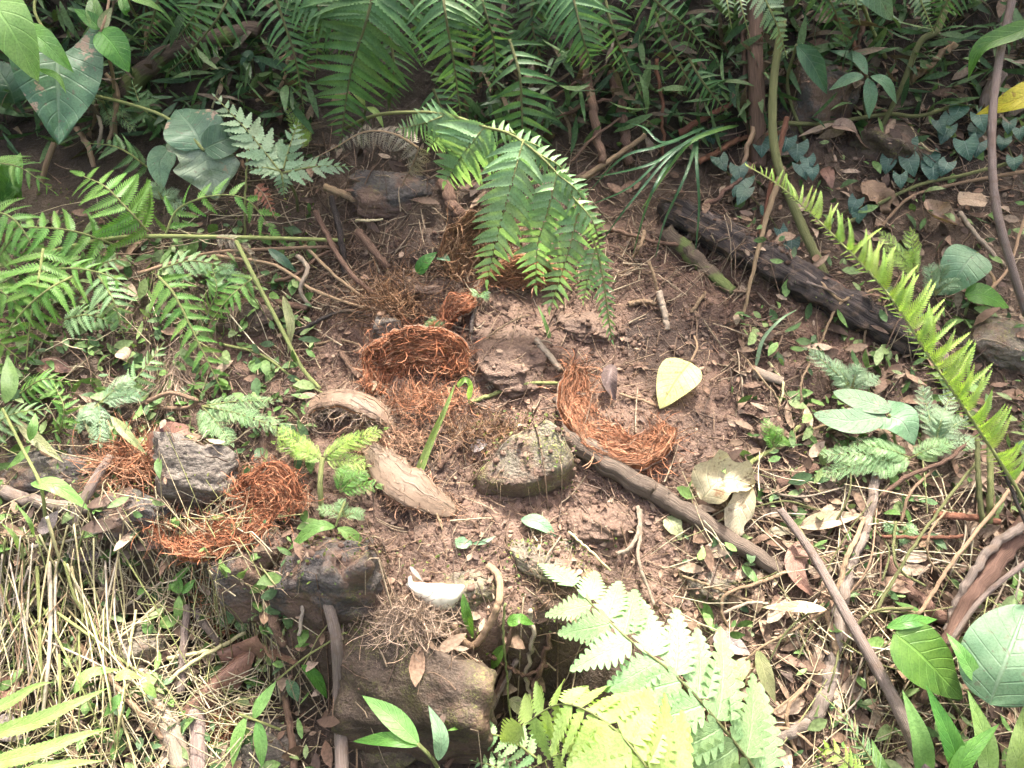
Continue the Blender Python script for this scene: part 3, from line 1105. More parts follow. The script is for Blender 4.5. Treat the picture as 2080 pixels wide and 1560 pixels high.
    V, F = ribbons(pp, RG.uniform(0.35, 1.0, nf) ** 1.5 * 1.6 * fw)
    part('fibres', V, F, M['tint'], root, None, fibre_tint(nf, 14, FIB[fib]), kind='stuff')
    if outer:
        nf = outer
        a = RG.random(nf)
        b = RG.uniform(-1, 1, nf)
        sg = np.where(RG.random(nf) < 0.5, 1, -1)[:, None]
        tk = np.clip(a[:, None] + sg * kk * RG.uniform(0.1, 0.4, (nf, 1)), 0, 1) * (n - 1)
        j1 = np.clip(((np.clip(b[:, None] + RG.normal(0, 0.12, (nf, 1)) * kk, -1, 1) + 1) / 2 * (m - 1)), 0, m - 1).round().astype(int)
        i0 = np.clip(tk.astype(int), 0, n - 2)
        fr_ = (tk - i0)[..., None]
        lay = out[i0, j1] * (1 - fr_) + out[i0 + 1, j1] * fr_ - N[i0] * RG.uniform(0.0015, 0.004, (nf, 1, 1)) + RG.normal(0, 0.0012, (nf, 7, 3))
        V, F = ribbons(lay, RG.uniform(0.5, 1.6, nf) * fw)
        part('skin_fibres', V, F, M['tint'], root, None, fibre_tint(nf, 14, FIB['grey']) * 0.75, kind='stuff')
    return root


def fibre_clump(label, px, py, w, hpx, n=900, fib='pale', flen=0.07, curl=0.45, h=0.01, hz=0.03, dirpx=None, fw=0.0011, name='fibre_clump', group='loose tufts of coconut fibre'):
    r = RG.normal(0, 0.36, (n, 2))
    xs = px + r[:, 0] * w
    ys = py + r[:, 1] * hpx
    st = Pv(xs, ys, h + RG.random(n) * hz * np.exp(-((r ** 2).sum(1)) * 2))
    d = RG.normal(size=(n, 3)) * np.array([1, 1, 0.45])
    if dirpx is not None:
        a = P(px, py, h)
        b = P(*dirpx)
        d = d * 0.45 + nrm(b - a)
    pp = fibre_paths(st, d, flen * RG.uniform(0.4, 1.3, n), curl)
    g = H(pp[..., 0], pp[..., 1]) + 0.001
    pp[..., 2] = np.maximum(pp[..., 2], g)
    V, F = ribbons(pp, RG.uniform(0.6, 1.3, n) * fw)
    root = thing(name, label, 'fibre', P(px, py, 0), group)
    part('fibres', V, F, M['tint'], root, None, fibre_tint(n, 14, FIB[fib]), kind='stuff')
    return root


# ---- what already lies on the ground: litter settles on top of it
ZX, ZY, ZC = -2.2, -1.3, 0.008
ZMAP = np.full((560, 480), -9.0)


def settle(o):
    me = o.data
    V = np.zeros(len(me.vertices) * 3)
    me.vertices.foreach_get("co", V)
    V = V.reshape(-1, 3) + np.array(o.location)
    i = ((V[:, 0] - ZX) / ZC).astype(int)
    j = ((V[:, 1] - ZY) / ZC).astype(int)
    k = (i > 0) & (j > 0) & (i < 559) & (j < 479)
    for di in (0, 1):
        for dj in (0, 1):
            np.maximum.at(ZMAP, (i[k] + di, j[k] + dj), V[k, 2])


def top(x, y, keep=0.3):
    x = np.asarray(x)
    i = np.clip(((np.asarray(x) - ZX) / ZC).astype(int), 0, 559)
    j = np.clip(((np.asarray(y) - ZY) / ZC).astype(int), 0, 479)
    g = H(x, y) + micro(x, y)
    on = RG.random(x.shape[0]) < keep          # most of what falls on a stone rolls off it
    on = on.reshape((-1,) + (1,) * (x.ndim - 1))
    return np.where(on, np.maximum(ZMAP[i, j], g), g)


# ---- scattered stuff
def scatter(n, rects):
    """photo regions (x0,y0,x1,y1,weight) -> ground points; the regions run well past the frame"""
    w = np.array([r[4] for r in rects], float)
    k = RG.choice(len(rects), n, p=w / w.sum())
    R_ = np.array([r[:4] for r in rects], float)[k]
    a = RG.random((n, 2))
    return Pv(R_[:, 0] + a[:, 0] * (R_[:, 2] - R_[:, 0]), R_[:, 1] + a[:, 1] * (R_[:, 3] - R_[:, 1]))


def pick(cols, n, var=0.3):
    c = np.array(cols)[RG.integers(0, len(cols), n)]
    return c * RG.uniform(1 - var, 1 + var, (n, 1))


def stuff_twigs(name, label, n, rects, cols, lmin, lmax, rmin, rmax, rise=0.012, curl=0.18, m=5, tilt=0.15):
    p = scatter(n, rects)
    d = RG.normal(size=(n, 3)) * np.array([1, 0.9, tilt])
    d[:, 2] += 0.35 * d[:, 1]
    ln = RG.uniform(lmin, lmax, n) * RG.uniform(0.5, 1, n)
    pp = fibre_paths(p, d, ln, curl * RG.random(n), m)
    pp = pp - (pp.mean(1) - p)[:, None, :]
    g = top(pp[..., 0], pp[..., 1])
    rel = pp[..., 2] - g
    pp[..., 2] = g + 0.004 + np.clip(rel, -0.004, 0.05) * 0.6 + (RG.random(n) * rise)[:, None]
    V, F = tubes3(pp, RG.uniform(rmin, rmax, n))
    o = solo(name, V, F, M['tint'], label, None, None, None, np.repeat(pick(cols, n), m * 3, axis=0), kind='stuff', loc=(0, 0, 0))
    return o


def stuff_leaves(name, label, n, rects, cols, lmin, lmax, ratio, rise, mat='tint', flat=0.6, var=0.3, narrow=False):
    p = scatter(n, rects)
    p[:, 2] = top(p[:, 0], p[:, 1]) + RG.random(n) * rise + 0.003
    L = RG.uniform(lmin, lmax, n)
    d = nrm(RG.normal(size=(n, 3)) * np.array([1, 1, 1 - flat]) + np.array([0, 0, 0.0]))
    nn = nrm(np.array([0, -0.35, 1.0]) + RG.normal(size=(n, 3)) * (1 - flat))
    S = nrm(np.cross(d, nn))
    nn = np.cross(S, d)
    W = L * ratio * RG.uniform(0.7, 1.3, n)
    cu = RG.uniform(-0.25, 0.35, n)
    rows = ((0, 0.15), (0.25, 0.85), (0.55, 1.0), (0.8, 0.6), (1.0, 0.03))
    V = np.zeros((n, 5, 3, 3))
    for r, (v, w) in enumerate(rows):
        c = p + d * ((v - 0.5) * L)[:, None] + nn * (cu * L * (v - 0.5) ** 2 * -2)[:, None]
        for k, u in enumerate((-1, 0, 1)):
            V[:, r, k] = c + S * (u * w * 0.5 * W)[:, None] + nn * (abs(u) * 0.18 * w * W * 0.5)[:, None]
    b = np.arange(n)[:, None] * 15
    F = []
    for r in range(4):
        for k in range(2):
            q = r * 3 + k
            F.append(np.stack([b + q, b + q + 1, b + q + 4, b + q + 3], -1).reshape(-1, 4))
    return solo(name, V.reshape(-1, 3), np.concatenate(F), M[mat], label, None, None, None, np.repeat(pick(cols, n, var), 15, axis=0), kind='stuff', loc=(0, 0, 0))


def stuff_clods(name, label, n, rects, cols, rmin, rmax):
    p = scatter(n, rects)
    D, F0 = ICO[1]
    V = D[None] * (1 + RG.normal(0, 0.17, (n, len(D), 1)))
    r = rmin * (rmax / rmin) ** (RG.random(n) ** 2.2)
    V = V * r[:, None, None] * np.array([1, 1, 0.75])
    p[:, 2] = top(p[:, 0], p[:, 1]) - r * 0.15
    V = V + p[:, None, :]
    F = (F0[None] + (np.arange(n) * len(D))[:, None, None]).reshape(-1, 3)
    return solo(name, V.reshape(-1, 3), F, M['soilclod'], label, None, None, None, np.repeat(pick(cols, n, 0.25), len(D), axis=0), kind='stuff', loc=(0, 0, 0), smooth=False)

# ================================================================== the place
build_ground()

# ------------------------------------------------------------------ unseen trees added above the bank to shade it
GAPS = [(1250, 1300, .28, .24), (1080, 380, .3, .28), (420, 1350, .1, .12), (1000, 1060, .02, .1), (1720, 520, .42, .17), (1930, 760, .36, .17), (1110, 430, .25, .2), (1180, 560, .12, .12), (1290, 1340, 0.30, 0.20), (1170, 1470, 0.35, 0.20), (1860, 680, 0.4, 0.20), (1640, 420, 0.45, 0.12), (2010, 860, 0.4, 0.14), (110, 1440, 0.2, 0.14), (180, 1240, 0.1, 0.16), (60, 90, 0.4, 0.10),
        (540, 850, 0.1, 0.10), (890, 1215, 0.04, 0.05), (380, 420, 0.2, 0.10), (470, 1120, 0.02, 0.06), (1250, 880, 0.03, 0.06),
        (1080, 900, 0.03, 0.06), (220, 430, 0.3, 0.09), (60, 560, 0.3, 0.09), (1560, 60, 0.5, 0.06), (2030, 200, 0.5, 0.08), (700, 800, 0.02, 0.06)]  # openings cut into the added crowns so sun reaches these spots


def added_shade_tree(label, base, top, crown, n, seed):
    r = np.random.default_rng(seed)
    root = thing('added_shade_tree', label, 'tree', base, 'unseen trees added to shade the bank')
    C = spline(np.array([base, (np.array(base) + np.array(top)) / 2 + r.normal(0, 0.1, 3), top]), 24)
    V, F, luv = tube(C, np.linspace(0.09, 0.03, 24), 10, 0.1)
    part('trunk', V, F, M['bark_brown'], root, luv)
    for k in range(7):
        e = np.array(crown[:3]) + r.normal(0, 0.5, 3) * np.array(crown[3:])
        a = C[10 + k * 2]
        V, F, luv = tube(spline(np.array([a, (a + e) / 2 + (0, 0, 0.15), e]), 16), np.linspace(0.025, 0.006, 16), 6, 0.1)
        part('branch', V, F, M['bark_brown'], root, luv)
    c = np.array(crown[:3]) + r.normal(0, 0.55, (n, 3)) * np.array(crown[3:])
    keep = np.ones(n, bool)
    for (px, py, h, rad) in GAPS:
        g = P(px, py, h)
        v = c - g
        along = v @ SUN_DIR
        keep &= np.linalg.norm(v - along[:, None] * SUN_DIR, axis=1) > rad + 0.03
    c = c[keep]
    n = len(c)
    L = r.uniform(0.09, 0.17, n)
    d = nrm(r.normal(size=(n, 3)) * (1, 1, 0.5))
    nn = nrm(r.normal(size=(n, 3)) * 0.5 + (0, 0, 1))
    S = nrm(np.cross(d, nn))
    Vv = np.stack([c - d * (L / 2)[:, None], c + S * (L * 0.22)[:, None], c + d * (L / 2)[:, None], c - S * (L * 0.22)[:, None]], 1)
    F = np.arange(n * 4).reshape(-1, 4)
    part('crown', Vv.reshape(-1, 3), F, M['tint_leaf'], root, None, np.repeat(pick([(0.06, 0.13, 0.03), (0.09, 0.18, 0.04)], n), 4, axis=0), smooth=False, kind='stuff')


def ground(x, y):
    return (x, y, float(H(x, y)) - 0.03)


def forest_tree(label, x, y, z0, z1, rad, n, seed):
    r = np.random.default_rng(seed)
    b = ground(x, y)
    root = thing('forest_tree', label, 'tree', b, 'forest trees around the clearing')
    C = spline(np.array([b, (x + r.normal(0, .2), y + r.normal(0, .2), (b[2] + z1) / 2), (x, y, z1 - 0.5)]), 20)
    V, F, luv = tube(C, np.linspace(0.16, 0.05, 20), 10, 0.1)
    part('trunk', V, F, M['bark_brown'], root, luv)
    v = nrm(r.normal(size=(n, 3))) * r.random((n, 1)) ** 0.45
    c = np.array([x, y, (z0 + z1) / 2]) + v * np.array([rad, rad, (z1 - z0) / 2])
    L = r.uniform(0.2, 0.42, n)
    d = nrm(r.normal(size=(n, 3)))
    S = nrm(np.cross(d, r.normal(size=(n, 3))))
    Vv = np.stack([c - d * (L / 2)[:, None], c + S * (L * 0.25)[:, None], c + d * (L / 2)[:, None], c - S * (L * 0.25)[:, None]], 1)
    part('crown', Vv.reshape(-1, 3), np.arange(n * 4).reshape(-1, 4), M['tint_leaf'], root, None, np.repeat(pick([(0.06, 0.13, 0.03), (0.09, 0.18, 0.04)], n), 4, axis=0), smooth=False, kind='stuff')


for k, (lb, x, y, z0, z1, rad) in enumerate((('forest tree behind the viewer on the left', -3.2, -6.0, -2.5, 3.4, 2.4), ('forest tree straight behind the viewer', 0.5, -7.0, -3.0, 3.2, 2.4), ('forest tree behind the viewer on the right', 4.0, -5.5, -2.5, 3.4, 2.4),
                                             ('forest tree beside the bank on the left', -5.2, -1.5, -1.0, 5.5, 2.4), ('forest tree beside the bank on the right', 5.4, -1.2, -1.0, 5.5, 2.4),
                                             ('forest tree up the bank on the left', -5.0, 2.5, 0.5, 6.5, 2.4), ('forest tree up the bank on the right', 5.2, 2.6, 0.5, 6.5, 2.4))):
    forest_tree(lb, x, y, z0, z1, rad, 1700, 40 + k)
added_shade_tree('unseen leafy tree added behind the ferns to shade the bank', ground(-1.9, 2.6), (-1.2, 2.2, 4.4), (-0.7, 1.35, 3.9, 1.5, 1.0, 0.55), 4600, 4)
added_shade_tree('unseen leafy tree added behind the hanging stems for shade', ground(2.0, 2.7), (1.3, 2.3, 4.4), (0.9, 1.2, 3.9, 1.4, 1.0, 0.55), 5400, 5)
added_shade_tree('unseen tall tree added high on the bank for shade', ground(0.3, 3.6), (0.1, 3.1, 5.2), (0.1, 2.6, 4.2, 1.9, 1.1, 0.8), 4200, 6)

def overhang(label, base, crown, n, seed):  # unseen shrubs added above the view to keep skylight off the bank
    r = np.random.default_rng(seed)
    root = thing('added_shade_shrub', label, 'shrub', base, 'unseen shrubs added to shade the bank')
    for k in range(5):
        e = np.array(crown[:3]) + r.normal(0, 0.5, 3) * np.array(crown[3:])
        V, F, luv = tube(spline(np.array([base, (np.array(base) + e) / 2 + (0, 0, 0.12), e]), 16), np.linspace(0.016, 0.004, 16), 6, 0.1)
        part('branch', V, F, M['bark_brown'], root, luv)
    c = np.array(crown[:3]) + np.clip(r.normal(0, 0.5, (n, 3)), -1, 1) * np.array(crown[3:])
    keep = c[:, 2] > CAM[2] - (c[:, 1] - CAM[1]) * math.tan(PITCH - math.atan(780 / FPX)) + 0.09
    for (px, py, h, rad) in GAPS:
        v = c - P(px, py, h)
        keep &= np.linalg.norm(v - (v @ SUN_DIR)[:, None] * SUN_DIR, axis=1) > rad + 0.03
    c = c[keep]
    n = len(c)
    L = r.uniform(0.05, 0.10, n)
    d = nrm(r.normal(size=(n, 3)) * (1, 1, 0.5))
    S = nrm(np.cross(d, nrm(r.normal(size=(n, 3)) * 0.5 + (0, 0, 1))))
    Vv = np.stack([c - d * (L / 2)[:, None], c + S * (L * 0.24)[:, None], c + d * (L / 2)[:, None], c - S * (L * 0.24)[:, None]], 1)
    part('crown', Vv.reshape(-1, 3), np.arange(n * 4).reshape(-1, 4), M['tint_leaf'], root, None, np.repeat(pick([(0.06, 0.13, 0.03), (0.09, 0.18, 0.04)], n), 4, axis=0), smooth=False, kind='stuff')


overhang('unseen shrub added above the left vine to shade the bank', ground(-1.3, 1.6), (-0.95, 0.95, 1.15, 0.65, 0.55, 0.3), 350, 71)
overhang('unseen shrub added above the dark ferns to shade the bank', ground(0.0, 1.7), (0.0, 0.95, 1.15, 0.65, 0.55, 0.3), 350, 72)
overhang('unseen shrub added above the hanging vine to shade the bank', ground(1.3, 1.6), (0.95, 0.95, 1.15, 0.65, 0.55, 0.3), 350, 73)

# ------------------------------------------------------------------ rocks
RK = 'rocks set in the bank'
rock('mud-smeared slab between the orange husk and the hanging fern', 1025, 700, 215, 260, 'rock_mud', 3, -0.38, 0.40, 1.0, 0.15, 0.08, 0.08, p=7, group=RK)
rock('low muddy rock under the drooping fern tip', 1190, 668, 150, 115, 'rock_mud', 8, -0.2, 0.5, 0.9, 0.0, 0, 0.07, p=9, group=RK)
wedge('pointed grey rock dotted with yellow moss in the middle of the mud', [(949, 968, -0.004), (969, 1010, -0.004), (1061, 1025, -0.014), (1167, 993, -0.014), (1185, 945, -0.014), (1147, 898, -0.024), (993, 924, -0.024), (1112, 842, 0.116), (1138, 869, 0.106), (1075, 864, 0.101),
       (1009, 910, 0.066), (969, 968, 0.046), (993, 986, 0.046), (1079, 986, 0.071), (1158, 939, 0.076), (1125, 903, 0.106), (1147, 976, 0.046)], 'rock_mossy', 24, 0.006, RK)
rock('brown clay-covered rock below the long stick', 1222, 1062, 150, 90, 'rock_mud', 14, -0.05, 0.7, 0.9, 0.2, 0, 0.07, group=RK)
rock('flat grey rock with moss along its left edge above the pale fern', 1118, 1140, 165, 90, 'rock_mossy', 17, -0.08, 0.55, 1.0, -0.2, 0.1, 0.04, group=RK)
rock('dark upright block speckled with lichen beside the grey plank', 668, 1200, 190, 245, 'rock_dark', 23, 0.08, 1.0, 0.55, 0.1, 0.05, 0.075, p=20, nex=7, group=RK)
rock('big brown boulder with a shaded front under the fibre tuft', 850, 1410, 310, 320, 'rock_brown', 29, 0.08, 1.05, 0.6, -0.05, 0.0, 0.05, p=16, nex=6, group=RK)
rock('squared grey block with a fine grain left of the orange husk', 405, 980, 160, 160, 'rock_grey', 33, 0.15, 0.95, 0.6, -0.12, 0.06, 0.055, p=26, nex=6, group=RK)
rock('dark layered block under the squared grey one', 280, 1060, 140, 160, 'rock_dark', 37, -0.08, 0.9, 0.6, 0.1, 0, 0.075, p=20, nex=7, group=RK)
rock('pointed charcoal stone hanging below the lower left husk', 495, 1180, 105, 140, 'rock_dark', 41, 0.1, 0.9, 0.5, 0.3, 0.35, 0.04, group=RK)
rock('small brown wedge stone between the husk and the dark block', 545, 1118, 70, 85, 'rock_brown', 43, 0.2, 0.9, 0.8, 0.4, 0.2, 0.05, group=RK)
rock('rounded brown stone among the dry stalks', 255, 1215, 120, 75, 'rock_brown', 47, 0.0, 0.8, 0.9, 0.3, 0, 0.06, group=RK)
rock('round mossy stone above the curled brown leaf', 290, 1310, 125, 120, 'rock_mossy', 49, 0.0, 0.8, 0.9, 0, 0, 0.05, group=RK)
rock('dark flat slab under the withered fern at the top', 810, 395, 190, 95, 'rock_dark', 53, 0.1, 0.7, 0.9, 0.1, 0.1, 0.05, group=RK)
rock('grey mossy stone behind the white shell piece', 930, 1205, 150, 110, 'rock_mossy', 59, -0.1, 0.8, 0.8, 0.2, 0, 0.05, group=RK)
rock('moss-covered stone left of the pale dry leaf', 1445, 1190, 125, 95, 'rock_mossy', 61, -0.1, 0.8, 0.9, 0.2, 0, 0.06, group=RK)
rock('small brown stone left of the round grey leaves', 1560, 885, 75, 75, 'rock_mud', 67, 0.0, 0.8, 0.9, 0.3, 0.2, 0.06, group=RK)
rock('dark grey slab at the left edge below the ferns', 95, 965, 240, 130, 'rock_dark', 71, -0.1, 0.7, 0.9, 0, 0, 0.05, group=RK)
rock('little grey stone beside the brown fibre heap', 785, 668, 55, 65, 'rock_grey', 73, 0.15, 0.9, 0.8, 0.3, 0.2, 0.05, group=RK)
rock('grey stone at the bottom edge among bamboo leaves', 545, 1520, 130, 120, 'rock_grey', 79, -0.05, 0.7, 0.8, 0.2, 0, 0.05, group=RK)
rock('large dark rock in the shade of the hanging stems', 1650, 215, 170, 200, 'rock_dark', 83, -0.05, 0.8, 0.7, 0, 0, 0.05, group=RK)
rock('dark rock under the four-leaved plant', 1795, 300, 170, 130, 'rock_brown', 89, -0.1, 0.7, 0.8, 0, 0, 0.05, group=RK)
rock('mossy brown stone under the twigs left of the mud', 500, 655, 140, 80, 'rock_brown', 97, 0.0, 0.8, 0.9, 0, 0, 0.05, group=RK)
rock('big mossy rock half hidden by the lime fern', 2030, 700, 190, 150, 'rock_mossy', 101, 0.0, 0.8, 0.9, 0, 0, 0.04, group=RK)
rock('low dark stone beneath the left fern fronds', 430, 555, 150, 80, 'rock_dark', 103, -0.1, 0.7, 0.9, 0, 0, 0.05, group=RK)
rock('reddish stone at the bottom edge below the boulder', 790, 1530, 130, 80, 'rock_brown', 107, 0.0, 0.8, 0.9, 0, 0, 0.05, group=RK)
rock('small rock above the fibre heap behind the husks', 860, 585, 130, 60, 'rock_mud', 109, 0.0, 0.8, 0.9, 0, 0, 0.05, group=RK)
rock('flat dark stone beside the leaning grass near the top', 1450, 470, 120, 70, 'rock_dark', 113, -0.1, 0.7, 0.9, 0, 0, 0.05, group=RK)

# ------------------------------------------------------------------ logs and branches
def log(label, pts, rpx, mat, name='rotten_log', ridges=0.22, flat=0.75):
    C = spline(PP(pts), 120)
    s = scl(C.mean(0))
    k = np.linspace(0, 1, 120)
    r = rpx * s * (1 - 0.15 * np.abs(k - 0.45) + 0.12 * fbm(k * 7, 0 * k, 4, 3)) * np.clip(np.minimum(k * 14 + 0.35, (1 - k) * 9 + 0.12), 0, 1)
    V, F, luv = tube(C, r, 56, 0.16, 5, ridges, 40.0)
    o = solo(name, V, F, M[mat], label, 'log', None, luv)
    settle(o)
    T = frame(C)
    for k in range(16):
        q = RN.randint(8, 100)
        a = RN.uniform(-1.2, 1.2)
        sd = np.cross(T[q], (0, 0, 1.0))
        c0 = C[q] + (sd * math.sin(a) + np.array([0, 0, math.cos(a)])) * r[q] * 0.92
        e = c0 + T[q] * RN.choice((-1, 1)) * RN.uniform(.05, .13) + np.array([0, 0, RN.uniform(-.004, .012)])
        tv, tf, tl = tube(spline(np.array([c0, (c0 + e) / 2 + RG.normal(0, .003, 3), e]), 10), np.linspace(.009, .001, 10) * RN.uniform(.5, 1), 5, 0.3, k, 0.3)
        part('splinter', tv, tf, M[RN.choice([mat, 'bark_brown', 'bark_grey'])], o, tl)
    return o


log('dark rotting log lying below the lime fern', [(1340, 415, .02), (1500, 500, .03), (1660, 590, .03), (1800, 670, .02), (1905, 725, .0)], 33, 'bark_dark')
BR = 'dead branches on the slope'
stick('mossy dead branch tapering into the mud beside the dark log', [(1350, 470, .015), (1425, 535, .015), (1487, 592, .004)], 19, 11, 'bark_moss', 'dead_branch', 'branch', BR, ridges=0.2, n=30, sides=14, jit=3)
stick('thick weathered stick pointing at the right coconut husk', [(1140, 878, .02), (1240, 945, .022), (1350, 1012, .022), (1470, 1087, .03), (1585, 1160, .02)], 25, 15, 'bark_stick', 'dead_branch', 'branch', BR, ridges=0.16, n=60, sides=20, jit=4)
stick('long smooth grey rod slanting across the lower right', [(1585, 1035, .06), (1650, 1125, .07), (1725, 1260, .08), (1810, 1410, .1), (1880, 1560, .1)], 8, 14, 'bark_grey', 'dead_branch', 'branch', BR, n=40, sides=10, rough=0.06)
stick('smooth grey branch standing against the dark block', [(628, 1112, .09), (655, 1190, .1), (683, 1300, .1), (690, 1430, .1), (695, 1580, .1)], 10, 15, 'bark_grey', 'dead_branch', 'branch', BR, n=40, sides=12, rough=0.06)
stick('grey forked branch lying at the left edge', [(-40, 985, .03), (60, 1015, .03), (160, 1035, .03), (215, 1020, .03)], 16, 9, 'bark_grey', 'dead_branch', 'branch', BR, n=30, ridges=0.12, sides=12, jit=3)
stick('short grey branch leaning up from the left rocks', [(150, 1062, .02), (185, 990, .05), (225, 925, .06)], 13, 8, 'bark_grey', 'dead_branch', 'branch', BR, n=26, ridges=0.12, sides=12)
stick('knobbly brown branch running down through the right litter', [(1785, 940, .03), (1765, 1060, .03), (1720, 1170, .03), (1700, 1290, .02), (1690, 1400, .01)], 9, 13, 'bark_grey', 'dead_branch', 'branch', BR, ridges=0.15, rough=.06, n=60, sides=14, jit=5)
stick('thick pale log end at the lower left among stalks', [(255, 1330, .0), (330, 1440, .015), (370, 1560, .02)], 16, 22, 'bark_pale', 'dead_branch', 'branch', BR, n=30, ridges=0.1, sides=14)
stick('brown stub standing at the bottom beside the curled leaf', [(395, 1440, .02), (402, 1500, .03), (405, 1590, .03)], 15, 18, 'bark_grey', 'dead_branch', 'branch', BR, n=20, ridges=0.2, sides=14)
stick('brown root along the foot of the left rocks', [(440, 622, .02), (530, 612, .02), (625, 625, .015)], 9, 7, 'bark_brown', 'dead_branch', 'branch', BR, n=24, ridges=0.12, sides=10)
stick('purple-grey curved root at the lower right', [(1690, 1330, .0), (1680, 1400, .03), (1640, 1470, .04), (1550, 1510, .04), (1500, 1560, .03)], 16, 8, 'bark_grey', 'dead_branch', 'branch', BR, n=50, ridges=0.14, rough=.06, sides=14, jit=4)
stick('dark sloping trunk base in the lower right corner', [(2110, 1040, .02), (2010, 1160, .05), (1930, 1290, .05), (1870, 1420, .03)], 20, 12, 'bark_brown', 'dead_branch', 'branch', BR, n=44, ridges=0.18, sides=16, jit=5)
stick('bowed grey root over the lower right corner', [(2110, 1065, .08), (2040, 1090, .08), (1985, 1150, .07), (1940, 1230, .05), (1915, 1310, .02)], 10, 6, 'bark_grey', 'dead_branch', 'branch', BR, n=50, ridges=0.14, rough=.06, sides=12, jit=4)
stick('thin bent root right of the bowed one', [(2100, 1130, .1), (2000, 1210, .1), (1925, 1310, .06)], 6, 5, 'bark_grey', 'dead_branch', 'branch', BR, n=30)
stick('thick dark root under the lower right tangle', [(1800, 1140, .02), (1880, 1230, .02), (1990, 1290, .02)], 16, 12, 'bark_brown', 'dead_branch', 'branch', BR, n=30, ridges=0.16, sides=12, jit=4)
stick('dark mossy branch across the shade at the top left', [(250, 190, .06), (330, 115, .1), (430, 80, .12), (530, 60, .12)], 20, 15, 'bark_moss', 'dead_branch', 'branch', BR, n=34, ridges=0.18, sides=12, jit=5)
stick('brown dead stalk leaning out of the dark at the top', [(1180, 110, .05), (1200, 200, .08), (1225, 330, .05)], 11, 8, 'bark_brown', 'dead_branch', 'branch', BR, n=24, ridges=0.15, sides=10, jit=4)
stick('second dead stalk beside the leaning one at the top', [(1245, 150, .05), (1262, 230, .06), (1278, 330, .03)], 13, 9, 'bark_brown', 'dead_branch', 'branch', BR, n=24, ridges=0.15, sides=10, jit=4)
stick('pinkish stick end lying right of the mud patch', [(1530, 755, .01), (1590, 775, .01)], 12, 8, 'bark_pale', 'dead_branch', 'branch', BR, n=16, ridges=0.2, sides=10)
stick('stout tan stick end pointing into the right litter', [(1580, 985, .012), (1660, 950, .012)], 12, 10, 'bark_brown', 'dead_branch', 'branch', BR, n=16, ridges=0.15, sides=10)
stick('brown husky stub beneath the upper dark slab', [(900, 370, .03), (930, 430, .03), (975, 470, .02)], 13, 9, 'bark_brown', 'dead_branch', 'branch', BR, n=24, ridges=0.3, sides=14, jit=4)
stick('brown upright stem in the dark behind the lime fern', [(1533, -30, .15), (1535, 150, .12), (1538, 340, .0)], 15, 17, 'bark_brown', 'dead_branch', 'branch', BR, n=40, ridges=0.12, sides=12)

# ------------------------------------------------------------------ green stems and climbing shoots
ST = 'upright green stems'
stick('olive jointed stem bending down to the dark log', [(1590, 40, .25), (1572, 160, .2), (1570, 270, .15), (1585, 350, .12), (1625, 450, .08), (1675, 560, .03)], 8, 10, 'stem_olive', 'plant_stem', 'stem', ST, n=50, sides=10, rough=0.08)
stick('crooked yellow-green shoot at the upper right', [(1930, -20, .2), (1905, 60, .2), (1870, 85, .18), (1830, 180, .12), (1790, 260, .04)], 7, 5, 'stem_olive', 'plant_stem', 'stem', ST, n=40, sides=10, rough=0.1)
stick('thin mauve-brown vine hanging down the right side', [(2060, -20, .35), (2030, 120, .32), (2015, 260, .28), (2022, 410, .22), (2055, 540, .15), (2085, 640, .08)], 8, 8, 'bark_grey', 'plant_stem', 'stem', ST, n=50, sides=10, rough=0.08)
stick('stout tan stub behind the hanging vine', [(2030, 150, .06), (2005, 200, .05), (1992, 270, .0)], 14, 10, 'bark_grey', 'plant_stem', 'stem', ST, n=20, sides=12, ridges=0.15)
stick('greenish runner crossing the upper right litter', [(2100, 318, .06), (1960, 355, .04), (1860, 378, .03), (1740, 440, .03), (1700, 480, .02)], 4, 3.5, 'stem_olive', 'plant_stem', 'stem', ST, n=44, sides=8)
stick('tan runner just below the greenish one', [(2100, 345, .05), (1950, 372, .03), (1850, 400, .02), (1790, 460, .01)], 4, 3, 'stem_tan', 'plant_stem', 'stem', ST, n=40, sides=8)
stick('olive runner under the four-leaved plant', [(1580, 250, .06), (1680, 250, .04), (1800, 232, .05), (1870, 235, .05), (1960, 205, .03)], 4.5, 4, 'stem_olive', 'plant_stem', 'stem', ST, n=40, sides=8)
stick('long pale stem running level through the left ferns', [(-20, 545, .08), (110, 510, .09), (250, 482, .09), (480, 482, .08), (700, 488, .05)], 5, 4, 'stem_green', 'plant_stem', 'stem', ST, n=60, sides=8)
stick('second level stem just under the pale one', [(280, 555, .04), (420, 515, .05), (560, 505, .05), (690, 500, .03)], 3.5, 3, 'stem_tan', 'plant_stem', 'stem', ST, n=40, sides=8)
stick('green stalk leaning from the withered tip down to the mud', [(480, 490, .13), (520, 570, .11), (570, 665, .08), (612, 745, .04), (650, 790, .01)], 4.5, 4, 'stem_green', 'plant_stem', 'stem', ST, n=40, sides=8)
stick('thin straw-coloured stem crossing below the left fern tip', [(455, 700, .03), (530, 720, .03), (600, 770, .02), (660, 800, .01)], 3, 2.5, 'stem_green', 'plant_stem', 'stem', ST, n=34, sides=6)
stick('hairy curved tendril above the spotted leaf', [(300, 815, .05), (345, 798, .08), (385, 808, .07), (400, 815, .06), (380, 828, .04), (320, 828, .03), (295, 818, .04)], 4.5, 4, 'stem_tan', 'plant_stem', 'stem', ST, n=44, sides=8)
stick('stem of the feathery plant beside the left husk', [(655, 930, .06), (650, 985, .05), (655, 1050, .0)], 5, 6, 'stem_green', 'plant_stem', 'stem', ST, n=20, sides=8)
stick('straight green stalk at the bottom right behind the blades', [(1855, 1235, .06), (1760, 1250, .05), (1690, 1360, .0)], 3, 3, 'stem_olive', 'plant_stem', 'stem', ST, n=30, sides=6)

